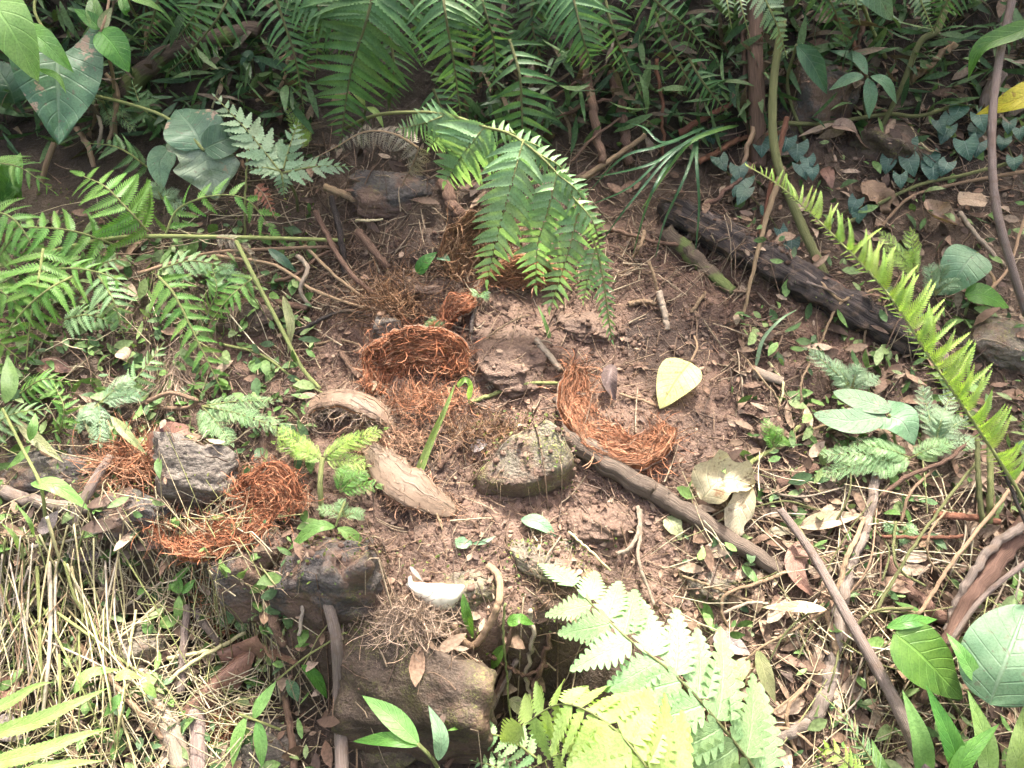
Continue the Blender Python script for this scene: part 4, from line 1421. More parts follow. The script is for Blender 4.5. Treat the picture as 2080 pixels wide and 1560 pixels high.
# ------------------------------------------------------------------ coconut husks
husk('bowl-shaped orange coconut husk arched over its hollow in the centre', [(762, 800, .005), (765, 745, .02), (810, 712, .035), (870, 703, .04), (918, 712, .035), (932, 760, .012)], 74, (850, 745, .2), 0.45, 0.7, 'red', 2600, 0.07, 'pith_red', spill=0.3, curl=0.5)
husk('crescent of orange coconut husk lying right of centre with frayed tips', [(1168, 745, .03), (1160, 815, .012), (1185, 875, .01), (1250, 920, .01), (1320, 920, .015), (1365, 870, .03)], 84, (1285, 785, .17), 0.55, 0.7, 'orange', 2600, 0.08, 'pith_red', spill=0.2)
husk('curved orange coconut husk in front of the squared grey block', [(322, 1070, .015), (365, 1102, .02), (440, 1108, .025), (510, 1082, .03), (560, 1030, .04)], 62, (440, 1000, .2), 0.5, 1.0, 'red', 2600, 0.08, 'pith_red', spill=0.3)
husk('ragged orange husk lump between the grey block and the weed', [(490, 1010, .03), (530, 980, .05), (575, 990, .05), (600, 1035, .03)], 62, (540, 960, .5), 0.35, 0.7, 'red', 1500, 0.06, 'pith_red', curl=0.6, spill=0.5)
husk('arched strip of dry brown husk skin left of the grass blade', [(612, 862, .0), (640, 822, .03), (700, 808, .045), (765, 835, .04), (800, 875, .01)], 58, (700, 890, -.05), 0.45, 0.4, 'grey', 1500, 0.07, 'pith_brown', spill=0.6, ends=(.4, .25), outer=45)
husk('long flat husk slab lying below the grass blade', [(748, 905, .02), (790, 955, .03), (850, 1000, .025), (925, 1042, .008)], 74, (800, 1040, -.2), 0.2, 0.3, 'pale', 1500, 0.05, 'pith_pale', spill=0.6, ends=(.5, .2), outer=45)
husk('dark red husk chip above the orange bowl', [(905, 665, .01), (925, 630, .03), (965, 612, .03)], 52, (880, 600, .08), 0.3, 0.6, 'red', 600, 0.035, 'pith_red', spill=0.2)
husk('shaded brown husk standing behind the hanging fern', [(925, 560, .01), (935, 500, .05), (985, 465, .07), (1040, 480, .05)], 70, (1000, 520, .35), 0.4, 0.6, 'brown', 1600, 0.08, 'pith_brown', spill=0.4)
husk('orange-brown husk lying flat under the fern tips', [(985, 575, .01), (1040, 548, .03), (1100, 550, .03), (1140, 575, .01)], 62, (1060, 600, .1), 0.4, 0.7, 'orange', 1200, 0.06, 'pith_brown', spill=0.35)
fibre_clump('loose brown fibre heap at the upper left of the mud', 800, 610, 120, 75, 1000, 'brown', 0.075, 0.4, 0.008, 0.05)
fibre_clump('mat of reddish fibres spilled below the orange bowl', 870, 815, 130, 45, 800, 'orange', 0.06, 0.4, 0.004, 0.025)
fibre_clump('sparse pale fibres trailing beside the husk strip', 800, 880, 150, 70, 700, 'pale', 0.06, 0.3, 0.004, 0.02)
fibre_clump('tuft of dull fibres above the mossy pointed rock', 985, 880, 130, 60, 600, 'brown', 0.05, 0.5, 0.003, 0.02)
fibre_clump('brown root-like tuft beside the spotted leaf', 262, 935, 85, 55, 700, 'orange', 0.085, 0.35, 0.02, 0.05, fw=0.0014)
fibre_clump('pale fibre beard hanging over the brown boulder', 830, 1245, 90, 60, 950, 'grey', 0.075, 0.4, 0.06, 0.05, (820, 1330, .02))
fibre_clump('reddish crumbly fibre pad at the bottom left', 455, 1470, 75, 55, 900, 'red', 0.025, 0.6, 0.004, 0.02)
fibre_clump('red fibre wisps in the crack under the charcoal stone', 440, 1230, 60, 110, 500, 'red', 0.04, 0.5, 0.004, 0.02)
fibre_clump('frayed orange fibres below the tip of the right husk', 1310, 935, 60, 50, 350, 'orange', 0.06, 0.4, 0.004, 0.02)
fibre_clump('straw-coloured fibre bundle standing left of the husk strip', 345, 760, 55, 75, 500, 'grey', 0.09, 0.15, 0.01, 0.04, (340, 860, .0))


def shell_piece():
    c = P(888, 1210, 0.075)
    s = scl(c)
    n, m = 26, 12
    a = np.linspace(0, 1, n)
    b = np.linspace(0, 1, m)
    A, B = np.meshgrid(a, b, indexing='ij')
    x = (A - 0.5) * 118 * s * (1 + 0.04 * fbm(A * 6, B * 2, 3, 2))
    cut = np.clip(1 - np.abs(2 * A - 1) ** 3.2, 0, 1) ** 0.55
    w = -24 * s + B * 66 * s * (0.12 + 0.88 * cut) + (1 - B) * 9 * s * np.abs(2 * A - 1.1) + 0.0025 * fbm(A * 9, B, 5, 3)
    z = -0.030 * (2 * A - 1) ** 2 - 0.022 * (B - 0.35) ** 2 * 4 + 0.0035 * fbm(A * 7, B * 5, 8, 3)
    X, Y, Z = np.array([0.985, 0.0, -0.15]), nrm(np.array([0.1, -0.62, -0.70])), None
    Z = np.cross(X, -Y)
    Z = nrm(Z if Z[2] > 0 else -Z)
    V = c + x[..., None] * X + w[..., None] * Y + z[..., None] * Z
    i = np.arange(n - 1)[:, None] * m
    j = np.arange(m - 1)[None, :]
    F = np.stack([i + j, i + j + 1, i + m + j + 1, i + m + j], -1).reshape(-1, 4)
    N = NT('coconut_flesh')
    f = N.noise(N.pos(), 45.0, 5)
    col = N.mix(N.ramp(f, 0.5, 0.72), (0.66, 0.62, 0.50), (0.42, 0.35, 0.25))
    fl = N.finish(col, 0.55, 0.4, N.bump(f, 0.002, 0.6))
    root = thing('coconut_shell', 'white curved piece of coconut shell on the fibre tuft', 'coconut shell', c)
    o = part('white_flesh', V.reshape(-1, 3), F, fl, root)
    md = o.modifiers.new('thick', 'SOLIDIFY')
    md.thickness = 0.006
    o2 = part('brown_shell', V.reshape(-1, 3) - Z * 0.0075, F, M['husk_skin'], root, np.stack([A.ravel(), B.ravel(), 0 * A.ravel()], -1))
    md = o2.modifiers.new('thick', 'SOLIDIFY')
    md.thickness = 0.005


shell_piece()

# ------------------------------------------------------------------ fallen and low leaves
FL = 'fallen leaves'
leaf('pale yellow fallen leaf with a long curved stalk on the mud', [(1403, 735, .03), (1375, 772, .035), (1340, 830, .015)], 86, 'leaf_yellow', 'ovate', group=FL, stalk=[(1403, 735, .03), (1416, 705, .035), (1410, 682, .03)], up=0.75, fold=0.12, arch=0.05, wav=0.08)
leaf('large curled beige leaf with a brown hollow below the stick', [(1425, 1015, .04), (1470, 975, .06), (1530, 985, .05)], 95, 'leaf_beige', 'round', group=FL, curl=-0.9, wav=0.25, bite=0.35)
leaf('twisted beige leaf half drooping with its pale rib over the stick', [(1525, 985, .06), (1500, 1040, .05), (1488, 1118, .015)], 62, 'leaf_beige', 'lance', group=FL, fold=0.5, wav=0.2, bite=0.3)
leaf('spotted brown leaf tucked behind the squared grey block', [(300, 918, .05), (345, 885, .09), (385, 868, .1)], 62, 'leaf_spot', 'round', group=FL, up=0.35, bite=0.2)
leaf('small grey-green leaf lying on the mud above the pale fern', [(1058, 1055, .015), (1095, 1062, .02), (1130, 1090, .008)], 34, 'leaf_sage', 'lance', group=FL)
leaf('tiny jagged grey-green leaf left of the small lying leaf', [(922, 1100, .01), (940, 1103, .015), (960, 1102, .01)], 26, 'leaf_sage', 'round', group=FL, bite=0.5)
leaf('narrow grey-green leaf beside the tiny jagged one', [(960, 1105, .008), (985, 1100, .012), (1008, 1088, .006)], 11, 'leaf_sage', 'lance', group=FL)
leaf('long rolled brown leaf at the lower left', [(520, 1315, .05), (450, 1370, .05), (400, 1420, .035), (350, 1475, .02)], 66, 'leaf_brown', 'lance', group=FL, curl=1.1, fold=-0.4, wav=0.12)
leaf('tightly coiled brown leaf tip above the long rolled leaf', [(440, 1325, .06), (480, 1308, .075), (522, 1290, .08)], 48, 'leaf_brown', 'strap', group=FL, curl=2.2, fold=-0.9, wav=0.15)
leaf('pale dry lance leaf lying across the grey rod', [(1680, 1238, .085), (1620, 1232, .08), (1545, 1234, .06)], 26, 'leaf_beige', 'lance', group=FL, wav=0.1)
leaf('curled purplish brown leaf behind the grey rod', [(1648, 1095, .02), (1615, 1140, .04), (1625, 1180, .04), (1655, 1215, .02)], 46, 'leaf_brown', 'lance', group=FL, fold=0.7, curl=0.4)
leaf('broad tan leaf lying above the grey rod', [(1620, 1070, .03), (1680, 1058, .035), (1755, 1045, .03)], 40, 'leaf_tan', 'lance', group=FL, fold=0.4)
leaf('short tan leaf left of the broad one', [(1605, 1062, .02), (1630, 1075, .025), (1662, 1072, .02)], 24, 'leaf_tan', 'ovate', group=FL)
leaf('purple-grey dead leaf under the olive sprig', [(1448, 1295, .03), (1490, 1310, .03), (1525, 1330, .02)], 44, 'leaf_mauve', 'ovate', group=FL)
leaf('brown curled leaf with a torn edge at the upper right', [(1880, 405, .04), (1900, 440, .03), (1960, 460, .02)], 46, 'leaf_tan', 'lance', group=FL, curl=-1.0, fold=0.5)
leaf('square pinkish dead leaf at the upper right', [(1945, 405, .03), (1975, 405, .035), (2005, 410, .03)], 36, 'leaf_tan', 'strap', group=FL, wav=0.2)
leaf('crumpled dark brown leaf below the heart-leaved creeper', [(1750, 370, .03), (1780, 395, .03), (1810, 430, .02)], 56, 'leaf_brown', 'round', group=FL, wav=0.4, bite=0.4)
leaf('brown leaf standing on edge beside the dark log', [(1675, 340, .02), (1685, 360, .04), (1690, 385, .03)], 26, 'leaf_brown', 'ovate', group=FL, up=0.2)
leaf('folded tan leaf on the rock under the four-leaved plant', [(1690, 255, .05), (1720, 258, .06), (1742, 272, .04)], 30, 'leaf_tan', 'ovate', group=FL, fold=0.5)
leaf('withered straw leaf reaching left under the creeper shoot', [(1695, 250, .05), (1660, 262, .05), (1620, 278, .04)], 14, 'leaf_tan', 'lance', group=FL)
leaf('dark purple-brown dead leaf drooping below the grey stick end', [(1245, 740, .04), (1237, 775, .035), (1250, 815, .01)], 34, 'leaf_purple', 'lance', group=FL, fold=0.8, stalk=[(1245, 740, .04), (1250, 715, .05), (1235, 690, .05)], stalk_mat='bark_brown')
leaf('small pinkish leaf scrap on the dark soil left of the rock', [(958, 915, .008), (972, 905, .012), (990, 900, .01)], 26, 'leaf_mauve', 'round', group=FL)
leaf('crisp pale leaf scrap at the foot of the orange bowl', [(738, 795, .015), (752, 785, .02), (765, 775, .02)], 26, 'leaf_tan', 'round', group=FL)
leaf('olive leaf fragment on the mud right of the dead leaf', [(1355, 1050, .015), (1370, 1070, .02), (1385, 1098, .01)], 38, 'leaf_olive', 'ovate', group=FL, bite=0.3)
leaf('brown leaf half buried under the left fern', [(75, 745, .02), (105, 740, .03), (150, 755, .02)], 40, 'leaf_brown', 'ovate', group=FL, wav=0.3)
leaf('pale triangular leaf scrap below the left fern', [(238, 715, .04), (255, 720, .05), (268, 740, .03)], 30, 'leaf_tan', 'ovate', group=FL)
leaf('bleached grey leaf standing at the left edge of the stalks', [(75, 1075, .04), (95, 1065, .06), (120, 1035, .06)], 34, 'leaf_mauve', 'lance', group=FL, up=0.3)
leaf('torn grey-brown leaf behind the dry stalks', [(140, 1110, .02), (170, 1125, .03), (205, 1130, .02)], 40, 'leaf_mauve', 'ovate', group=FL, bite=0.5, wav=0.3)
leaf('brown leaf at the left edge behind the serrated fern', [(0, 1380, .02), (25, 1410, .03), (45, 1460, .02)], 44, 'leaf_brown', 'lance', group=FL, fold=0.5)
leaf('pinkish dead leaf in the lower left corner', [(-10, 1460, .03), (15, 1485, .03), (45, 1500, .02)], 50, 'leaf_mauve', 'ovate', group=FL)
leaf('grey husk-like leaf drooping in front of the boulder', [(855, 1280, .09), (845, 1310, .07), (833, 1355, .04)], 15, 'leaf_mauve', 'lance', group=FL, fold=0.5)
leaf('white dry leaf curl above the shell piece', [(832, 1150, .03), (845, 1165, .03), (860, 1182, .025)], 10, 'leaf_mauve', 'lance', group=FL)
leaf('pale ochre leaf on the litter right of the big beige one', [(1560, 1085, .01), (1590, 1078, .015), (1612, 1085, .01)], 22, 'leaf_beige', 'ovate', group=FL)
leaf('reddish leaf scrap on the mud near the yellow leaf', [(1285, 745, .006), (1298, 741, .01), (1312, 744, .006)], 14, 'leaf_brown', 'ovate', group=FL)

# ------------------------------------------------------------------ plants with broad leaves
def plant(label, base, name='broad_leaf_plant', cat='plant', group=None):
    return thing(name, label, cat, P(*base), group)


p = plant('vine with a huge dark heart-shaped leaf hanging at the top left', (90, 330, 0), 'climbing_vine')
leaf('', [(116, 112, .28), (118, 190, .26), (120, 294, .20)], 178, 'leaf_blue', 'heart', parent=p, up=0.2, fold=0.10, wav=0.10, lobes=0.46, nseg=30, nac=14, lbl='drooping heart leaf with brown scorched patches')
stick('', [(116, 112, .285), (95, 70, .3), (70, 20, .3), (80, -30, .3)], 3, 3, 'stem_green', parent=p)
leaf('', [(30, 210, .12), (15, 170, .16), (-20, 120, .18)], 90, 'leaf_dark', 'ovate', parent=p, up=0.3)
stick('', [(110, 290, .06), (95, 330, .03), (85, 370, .0)], 6, 5, 'stem_tan', parent=p)
p = plant('plant with two pale pointed leaves cutting in at the top left edge', (-60, 250, 0))
leaf('', [(-45, -20, .42), (15, 50, .42), (78, 166, .34)], 105, 'leaf_pale', 'ovate', parent=p, up=0.25, fold=0.1, arch=0.05)
leaf('', [(35, 50, .38), (90, 85, .38), (150, 148, .32)], 52, 'leaf_pale', 'lance', parent=p, up=0.35, fold=0.2)
leaf('', [(76, 140, .33), (115, 155, .33), (135, 190, .30)], 14, 'leaf_pale', 'lance', parent=p, up=0.3)
stick('', [(-45, -20, .42), (-60, 80, .3), (-60, 250, .0)], 4, 6, 'stem_green', parent=p)
p = plant('shrubby sprig with rounded green leaves beside the huge heart leaf', (215, 260, 0))
leaf('', [(203, 62, .32), (232, 95, .31), (262, 147, .27)], 64, 'leaf_green', 'ovate', parent=p, up=0.3)
leaf('', [(203, 60, .32), (185, 40, .33), (150, 18, .33)], 30, 'leaf_green', 'ovate', parent=p, up=0.3)
leaf('', [(203, 60, .32), (192, 25, .33), (188, -15, .33)], 34, 'leaf_green', 'ovate', parent=p, up=0.3)
leaf('', [(205, 60, .32), (215, 35, .33), (228, 15, .34)], 22, 'leaf_olive', 'ovate', parent=p, up=0.3)
stick('', [(205, 62, .32), (216, 30, .33), (225, -20, .34)], 2.5, 3, 'stem_tan', parent=p)
stick('', [(205, 62, .32), (230, 160, .15), (235, 290, .0)], 3, 4, 'stem_tan', parent=p)
p = plant('vine with a blue-green upper leaf and a bleached drooping one', (190, 200, 0), 'climbing_vine')
stick('', [(180, 192, .10), (250, 208, .14), (330, 235, .16), (385, 275, .16), (414, 306, .15)], 4, 3, 'stem_green', parent=p)
leaf('', [(412, 303, .15), (392, 262, .16), (358, 222, .14)], 120, 'leaf_blue', 'ovate', parent=p, up=0.4, fold=0.15)
leaf('', [(412, 303, .15), (455, 285, .16), (508, 272, .14)], 70, 'leaf_dark', 'ovate', parent=p, up=0.4, fold=0.15)
leaf('', [(408, 300, .15), (425, 345, .12), (440, 408, .07)], 150, 'leaf_under', 'heart', parent=p, up=0.35, fold=0.15, lobes=0.2, wav=0.14, bite=0.3, nac=12, lbl='bleached underside with a brown torn edge')
leaf('', [(345, 300, .08), (325, 335, .08), (330, 385, .05)], 52, 'leaf_sage', 'ovate', parent=p, up=0.4)
p = plant('crinkled green seedling at the left edge below the heart leaf', (5, 420, 0))
leaf('', [(5, 410, .05), (20, 360, .1), (42, 310, .1)], 52, 'leaf_green', 'ovate', parent=p, up=0.4, wav=0.3)
leaf('', [(5, 410, .05), (-5, 360, .1), (-20, 310, .1)], 52, 'leaf_green', 'ovate', parent=p, up=0.4, wav=0.3)
leaf('', [(5, 410, .05), (30, 390, .08), (45, 405, .06)], 36, 'leaf_green', 'ovate', parent=p, up=0.4, wav=0.3)
stick('', [(5, 410, .05), (5, 420, 0)], 3, 3, 'stem_green', parent=p)
p = plant('creeper with three round grey-green leaves on the right', (1800, 930, 0), 'creeping_plant')
leaf('', [(1800, 845, .08), (1725, 855, .08), (1652, 840, .06)], 62, 'leaf_grey', 'round', parent=p, up=0.75, fold=0.05)
leaf('', [(1812, 832, .09), (1755, 815, .085), (1692, 795, .065)], 52, 'leaf_grey', 'round', parent=p, up=0.75, fold=0.05)
leaf('', [(1805, 845, .08), (1835, 860, .085), (1858, 905, .06)], 82, 'leaf_sage', 'heart', parent=p, up=0.6, fold=0.12, lobes=0.25)
stick('', [(1806, 842, .085), (1815, 880, .05), (1830, 960, .0)], 3, 3, 'stem_green', parent=p)
p = plant('vine leaf of dull blue-green behind the lime fern', (1960, 640, 0), 'creeping_plant')
leaf('', [(1985, 512, .1), (1955, 545, .1), (1925, 600, .06)], 92, 'leaf_sage', 'ovate', parent=p, up=0.5)
leaf('', [(1960, 600, .06), (2000, 600, .06), (2050, 625, .04)], 52, 'leaf_green', 'ovate', parent=p, up=0.6)
stick('', [(1985, 512, .1), (1975, 580, .05), (1960, 640, 0)], 3, 3, 'stem_green', parent=p)
p = plant('small plant with four slim dusky leaves at the upper right', (1760, 240, 0))
for q, wd in (([(1762, 152, .16), (1740, 118, .16), (1683, 102, .14)], 24), ([(1755, 155, .16), (1725, 160, .15), (1683, 184, .12)], 26), ([(1768, 155, .16), (1800, 170, .15), (1822, 212, .11)], 26), ([(1762, 158, .15), (1768, 195, .13), (1765, 242, .09)], 30)):
    leaf('', q, wd, 'leaf_sage', 'lance', parent=p, up=0.45, teeth=14)
stick('', [(1762, 155, .15), (1755, 200, .08), (1760, 245, .0)], 3, 3, 'stem_olive', parent=p)
p = plant('broad green blade curling in from the right edge', (2120, 330, 0))
leaf('', [(2130, 40, .36), (2060, 68, .36), (1990, 100, .33), (1966, 162, .28)], 44, 'leaf_green', 'lance', parent=p, up=0.45, fold=0.45)
stick('', [(2130, 40, .36), (2130, 200, .2), (2120, 330, 0)], 4, 5, 'stem_green', parent=p)
p = plant('yellow leaf turning orange at the right edge', (2140, 420, 0))
leaf('', [(2150, 165, .32), (2070, 200, .32), (1982, 233, .27)], 62, 'leaf_turning', 'lance', parent=p, up=0.5, fold=0.2)
stick('', [(2150, 165, .32), (2150, 300, .16), (2140, 420, 0)], 4, 5, 'stem_green', parent=p)
p = plant('drooping ribbed green leaf in the shade right of the brown stem', (1640, 300, 0))
leaf('', [(1618, 90, .22), (1650, 130, .21), (1680, 192, .15)], 44, 'leaf_dark', 'lance', parent=p, up=0.3, fold=0.4)
stick('', [(1618, 90, .22), (1600, 180, .1), (1640, 300, 0)], 3, 4, 'stem_olive', parent=p)
p = plant('broad pale leaf tip hanging at the top edge on the right', (1800, 120, 0))
leaf('', [(1735, -60, .42), (1775, -20, .42), (1812, 42, .36)], 66, 'leaf_sage', 'ovate', parent=p, up=0.3)
stick('', [(1735, -60, .42), (1760, 30, .2), (1800, 120, 0)], 3, 4, 'stem_green', parent=p)
p = plant('plant with a broad dark leaf and a shiny grey one at the lower right', (1960, 1460, 0))
leaf('', [(1815, 1285, .13), (1870, 1330, .14), (1955, 1420, .10)], 118, 'leaf_green', 'ovate', parent=p, up=0.5, fold=0.1, lbl='dark green leaf with a small hole')
leaf('', [(2010, 1430, .16), (2040, 1350, .18), (2085, 1230, .16)], 165, 'leaf_sage', 'round', parent=p, up=0.5, fold=0.12, nac=10)
leaf('', [(1800, 1275, .12), (1850, 1262, .13), (1905, 1258, .11)], 30, 'leaf_green', 'lance', parent=p, up=0.5)
leaf('', [(1990, 1390, .15), (1955, 1330, .17), (1922, 1285, .16)], 34, 'leaf_pale', 'lance', parent=p, up=0.4, fold=0.2)
stick('', [(1815, 1285, .13), (1870, 1350, .08), (1960, 1460, 0)], 3, 4, 'stem_olive', parent=p)
p = plant('leafy weed of upright green blades in the lower right corner', (1940, 1600, 0))
for q, wd, mt in (([(1880, 1600, .08), (1870, 1500, .14), (1832, 1400, .14)], 44, 'grass'), ([(1960, 1600, .1), (1930, 1500, .16), (1880, 1390, .16)], 46, 'leaf_green'), ([(2010, 1600, .1), (2000, 1500, .16), (1965, 1400, .17)], 44, 'grass_lime'),
                  ([(2060, 1620, .1), (2070, 1520, .17), (2085, 1420, .17)], 44, 'grass_lime'), ([(1820, 1610, .06), (1790, 1560, .1), (1770, 1500, .1)], 34, 'grass'), ([(1930, 1620, .1), (1960, 1540, .16), (2030, 1470, .17)], 40, 'leaf_green')):
    leaf('', q, wd, mt, 'lance', parent=p, up=0.4, fold=0.25)
stick('', [(1940, 1640, .1), (1940, 1600, 0)], 4, 4, 'stem_green', parent=p)

# bamboo-like sprigs
BS = 'bamboo-like sprigs'
p = plant('bamboo-like sprig with three green leaves in front of the boulder', (900, 1600, 0), 'leafy_sprig', 'sprig', BS)
leaf('', [(852, 1512, 0.30), (800, 1460, 0.31), (735, 1412, 0.29)], 46, 'leaf_pale', 'lance', parent=p, up=0.5, fold=0.2)
leaf('', [(850, 1515, 0.30), (790, 1502, 0.30), (716, 1506, 0.27)], 30, 'leaf_green', 'lance', parent=p, up=0.5, fold=0.2)
leaf('', [(890, 1545, 0.29), (895, 1495, 0.32), (870, 1432, 0.32)], 34, 'leaf_sage', 'lance', parent=p, up=0.4, fold=0.2)
leaf('', [(905, 1485, 0.26), (925, 1480, 0.26), (948, 1478, .1)], 14, 'leaf_green', 'lance', parent=p, up=0.4, fold=0.2)
stick('', [(848, 1510, 0.30), (880, 1545, 0.26), (910, 1600, .0)], 4, 5, 'stem_green', parent=p)
p = plant('bamboo-like sprig with narrow leaves above the grey bottom stone', (620, 1460, 0), 'leafy_sprig', 'sprig', BS)
for q, wd in (([(500, 1456, .1), (482, 1500, .09), (472, 1560, .06)], 26), ([(522, 1462, .1), (530, 1510, .09), (532, 1562, .06)], 28), ([(515, 1460, .1), (530, 1430, .11), (562, 1382, .11)], 26)):
    leaf('', q, wd, 'leaf_pale', 'lance', parent=p, up=0.5, fold=0.2)
stick('', [(485, 1450, .1), (525, 1465, .1), (570, 1482, .06)], 2.5, 2.5, 'stem_green', parent=p)
stick('', [(562, 1382, .11), (620, 1335, .1), (700, 1285, .06)], 2, 2, 'stem_green', parent=p)
leaf('', [(612, 1350, .06), (640, 1375, .06), (665, 1420, .04)], 26, 'leaf_green', 'lance', parent=p, up=0.5)
leaf('', [(582, 1380, .05), (595, 1400, .05), (605, 1425, .04)], 26, 'leaf_sage', 'lance', parent=p, up=0.5)
p = plant('bamboo-like sprig with drooping blades at the dark upright block', (720, 1090, 0), 'leafy_sprig', 'sprig', BS)
leaf('', [(682, 1070, .12), (640, 1072, .13), (585, 1118, .1)], 30, 'leaf_pale', 'lance', parent=p, up=0.6, fold=0.2)
leaf('', [(685, 1072, .12), (715, 1090, .11), (752, 1132, .07)], 30, 'leaf_pale', 'lance', parent=p, up=0.6, fold=0.2)
stick('', [(682, 1070, .12), (690, 1045, .13), (700, 1020, .1)], 2.5, 2.5, 'stem_green', parent=p)
p = plant('bamboo-like shoot with a broad sagging blade at the left edge', (90, 1120, 0), 'leafy_sprig', 'sprig', BS)
leaf('', [(62, 982, .1), (115, 988, .1), (185, 1038, .06)], 34, 'leaf_pale', 'lance', parent=p, up=0.6, fold=0.2)
stick('', [(5, 830, .12), (45, 910, .12), (82, 985, .1), (92, 1060, .04), (95, 1120, .0)], 3, 3.5, 'stem_green', parent=p)
leaf('', [(60, 895, .1), (68, 865, .12), (72, 838, .12)], 22, 'leaf_pale', 'lance', parent=p, up=0.5)
leaf('', [(62, 905, .1), (40, 930, .09), (14, 952, .07)], 18, 'leaf_pale', 'lance', parent=p, up=0.5)
leaf('', [(30, 850, .1), (70, 890, .08), (130, 940, .05)], 26, 'leaf_olive', 'lance', parent=p, up=0.5)
leaf('', [(10, 820, .12), (20, 780, .12), (15, 720, .1)], 34, 'grass', 'lance', parent=p, up=0.4)
p = plant('olive dead sprig with three hanging leaves at the lower right', (1525, 1310, 0), 'leafy_sprig', 'sprig', BS)
leaf('', [(1522, 1335, .05), (1495, 1370, .05), (1465, 1412, .03)], 38, 'leaf_olive', 'lance', parent=p, up=0.5)
leaf('', [(1538, 1318, .06), (1555, 1370, .05), (1575, 1428, .03)], 34, 'leaf_olive', 'lance', parent=p, up=0.5)
stick('', [(1515, 1340, .05), (1550, 1312, .06), (1620, 1275, .06), (1675, 1240, .07)], 2.5, 2.5, 'stem_tan', parent=p)
stick('', [(1540, 1318, .06), (1528, 1360, .03), (1490, 1430, .0)], 2.5, 2.5, 'stem_tan', parent=p)
p = plant('seedling with slender leaves below the orange left husk', (365, 1270, 0), 'leafy_sprig', 'sprig', BS)
for q, wd in (([(362, 1205, .06), (350, 1190, .07), (338, 1200, .06)], 16), ([(362, 1205, .06), (365, 1185, .08), (362, 1170, .08)], 18), ([(368, 1205, .06), (385, 1190, .07), (398, 1175, .07)], 18), ([(364, 1210, .06), (362, 1240, .05), (362, 1268, .03)], 20), ([(340, 1200, .06), (370, 1165, .06), (395, 1145, .05)], 18)):
    leaf('', q, wd, 'leaf_pale', 'lance', parent=p, up=0.5)
stick('', [(364, 1205, .06), (365, 1270, .0)], 2, 2, 'stem_green', parent=p)
p = plant('bright shoot with two arched leaves in front of the dark ferns', (735, 300, 0), 'leafy_sprig', 'sprig', BS)
leaf('', [(742, 215, .16), (722, 185, .18), (688, 160, .18)], 18, 'grass_lime', 'lance', parent=p, up=0.4, fold=0.3)
leaf('', [(745, 217, .16), (765, 230, .16), (780, 262, .13)], 14, 'grass_lime', 'lance', parent=p, up=0.4, fold=0.3)
stick('', [(743, 216, .16), (735, 260, .08), (735, 300, 0)], 2, 2, 'stem_olive', parent=p)
p = plant('seedling with a browned tip standing left of the shaded husk', (845, 585, 0), 'leafy_sprig', 'sprig', BS)
leaf('', [(848, 556, .04), (865, 530, .06), (888, 512, .06)], 28, 'leaf_green', 'ovate', parent=p, up=0.5)
leaf('', [(890, 520, .05), (902, 522, .06), (915, 530, .05)], 22, 'leaf_sage', 'ovate', parent=p, up=0.5)
stick('', [(865, 532, .055), (846, 560, .03), (838, 585, .0)], 2.5, 2.5, 'stem_tan', parent=p)
p = plant('dark seedling with paired leaves in the shade near the pale frond', (520, 170, 0), 'leafy_sprig', 'sprig', BS)
for q in ([(512, 122, .12), (500, 120, .12), (488, 148, .1)], [(515, 120, .12), (530, 125, .12), (534, 150, .1)], [(512, 120, .12), (505, 110, .13), (490, 112, .13)]):
    leaf('', q, 18, 'leaf_dark', 'lance', parent=p, up=0.4)
stick('', [(512, 120, .12), (520, 170, 0)], 2, 2, 'stem_olive', parent=p)

# creeping plants with small heart-shaped variegated leaves
def creeper(label, pts, wpx=30, base=None):
    p = plant(label, base or (pts[0][0], pts[0][1], 0), 'creeping_plant', 'creeper', 'heart-leaved creepers')
    for (x, y) in pts:
        a = RN.uniform(0.2, 2.9)
        L = wpx * RN.uniform(0.8, 1.2)
        h = RN.uniform(.02, .05)
        leaf('', [(x, y - L * .3, h + .015), (x + L * .25 * math.cos(a), y + L * .15, h + .012), (x + L * .5 * math.cos(a), y + L * .6, h)], L * RN.uniform(0.9, 1.15), 'leaf_variegated', 'heart', parent=p, up=0.6, nseg=10, nac=6, fold=0.12, lobes=0.3)
    q = sorted(pts)
    stick('', [(x, y, .02) for x, y in q], 1.6, 1.4, 'stem_olive', parent=p, sides=5)
    return p


creeper('dark heart-leaved creeper trailing right of the four-leaved plant', [(1905, 255), (1930, 245), (1950, 228), (1990, 245), (2005, 235), (2050, 255), (2070, 270), (1925, 270)], 34)
creeper('heart-leaved creeper with two silvery leaves in the upper right litter', [(1805, 333), (1845, 335), (1890, 325), (1895, 345), (1925, 340), (1828, 365), (1840, 300), (1960, 300)], 38)
creeper('heart-leaved creeper in the dark behind the lime fern tip', [(1600, 290), (1620, 305), (1640, 330), (1650, 350), (1625, 345), (1510, 375), (1515, 395), (1500, 350), (1548, 295)], 38)
creeper('heart-leaved creeper growing along the dark log', [(1740, 415), (1745, 435), (1585, 475), (1608, 500), (1460, 330), (1440, 275), (1555, 430)], 32)
creeper('scattered heart-leaved creeper on the right bank below the vine', [(1990, 300), (2040, 290), (2060, 330), (1985, 270)], 30)

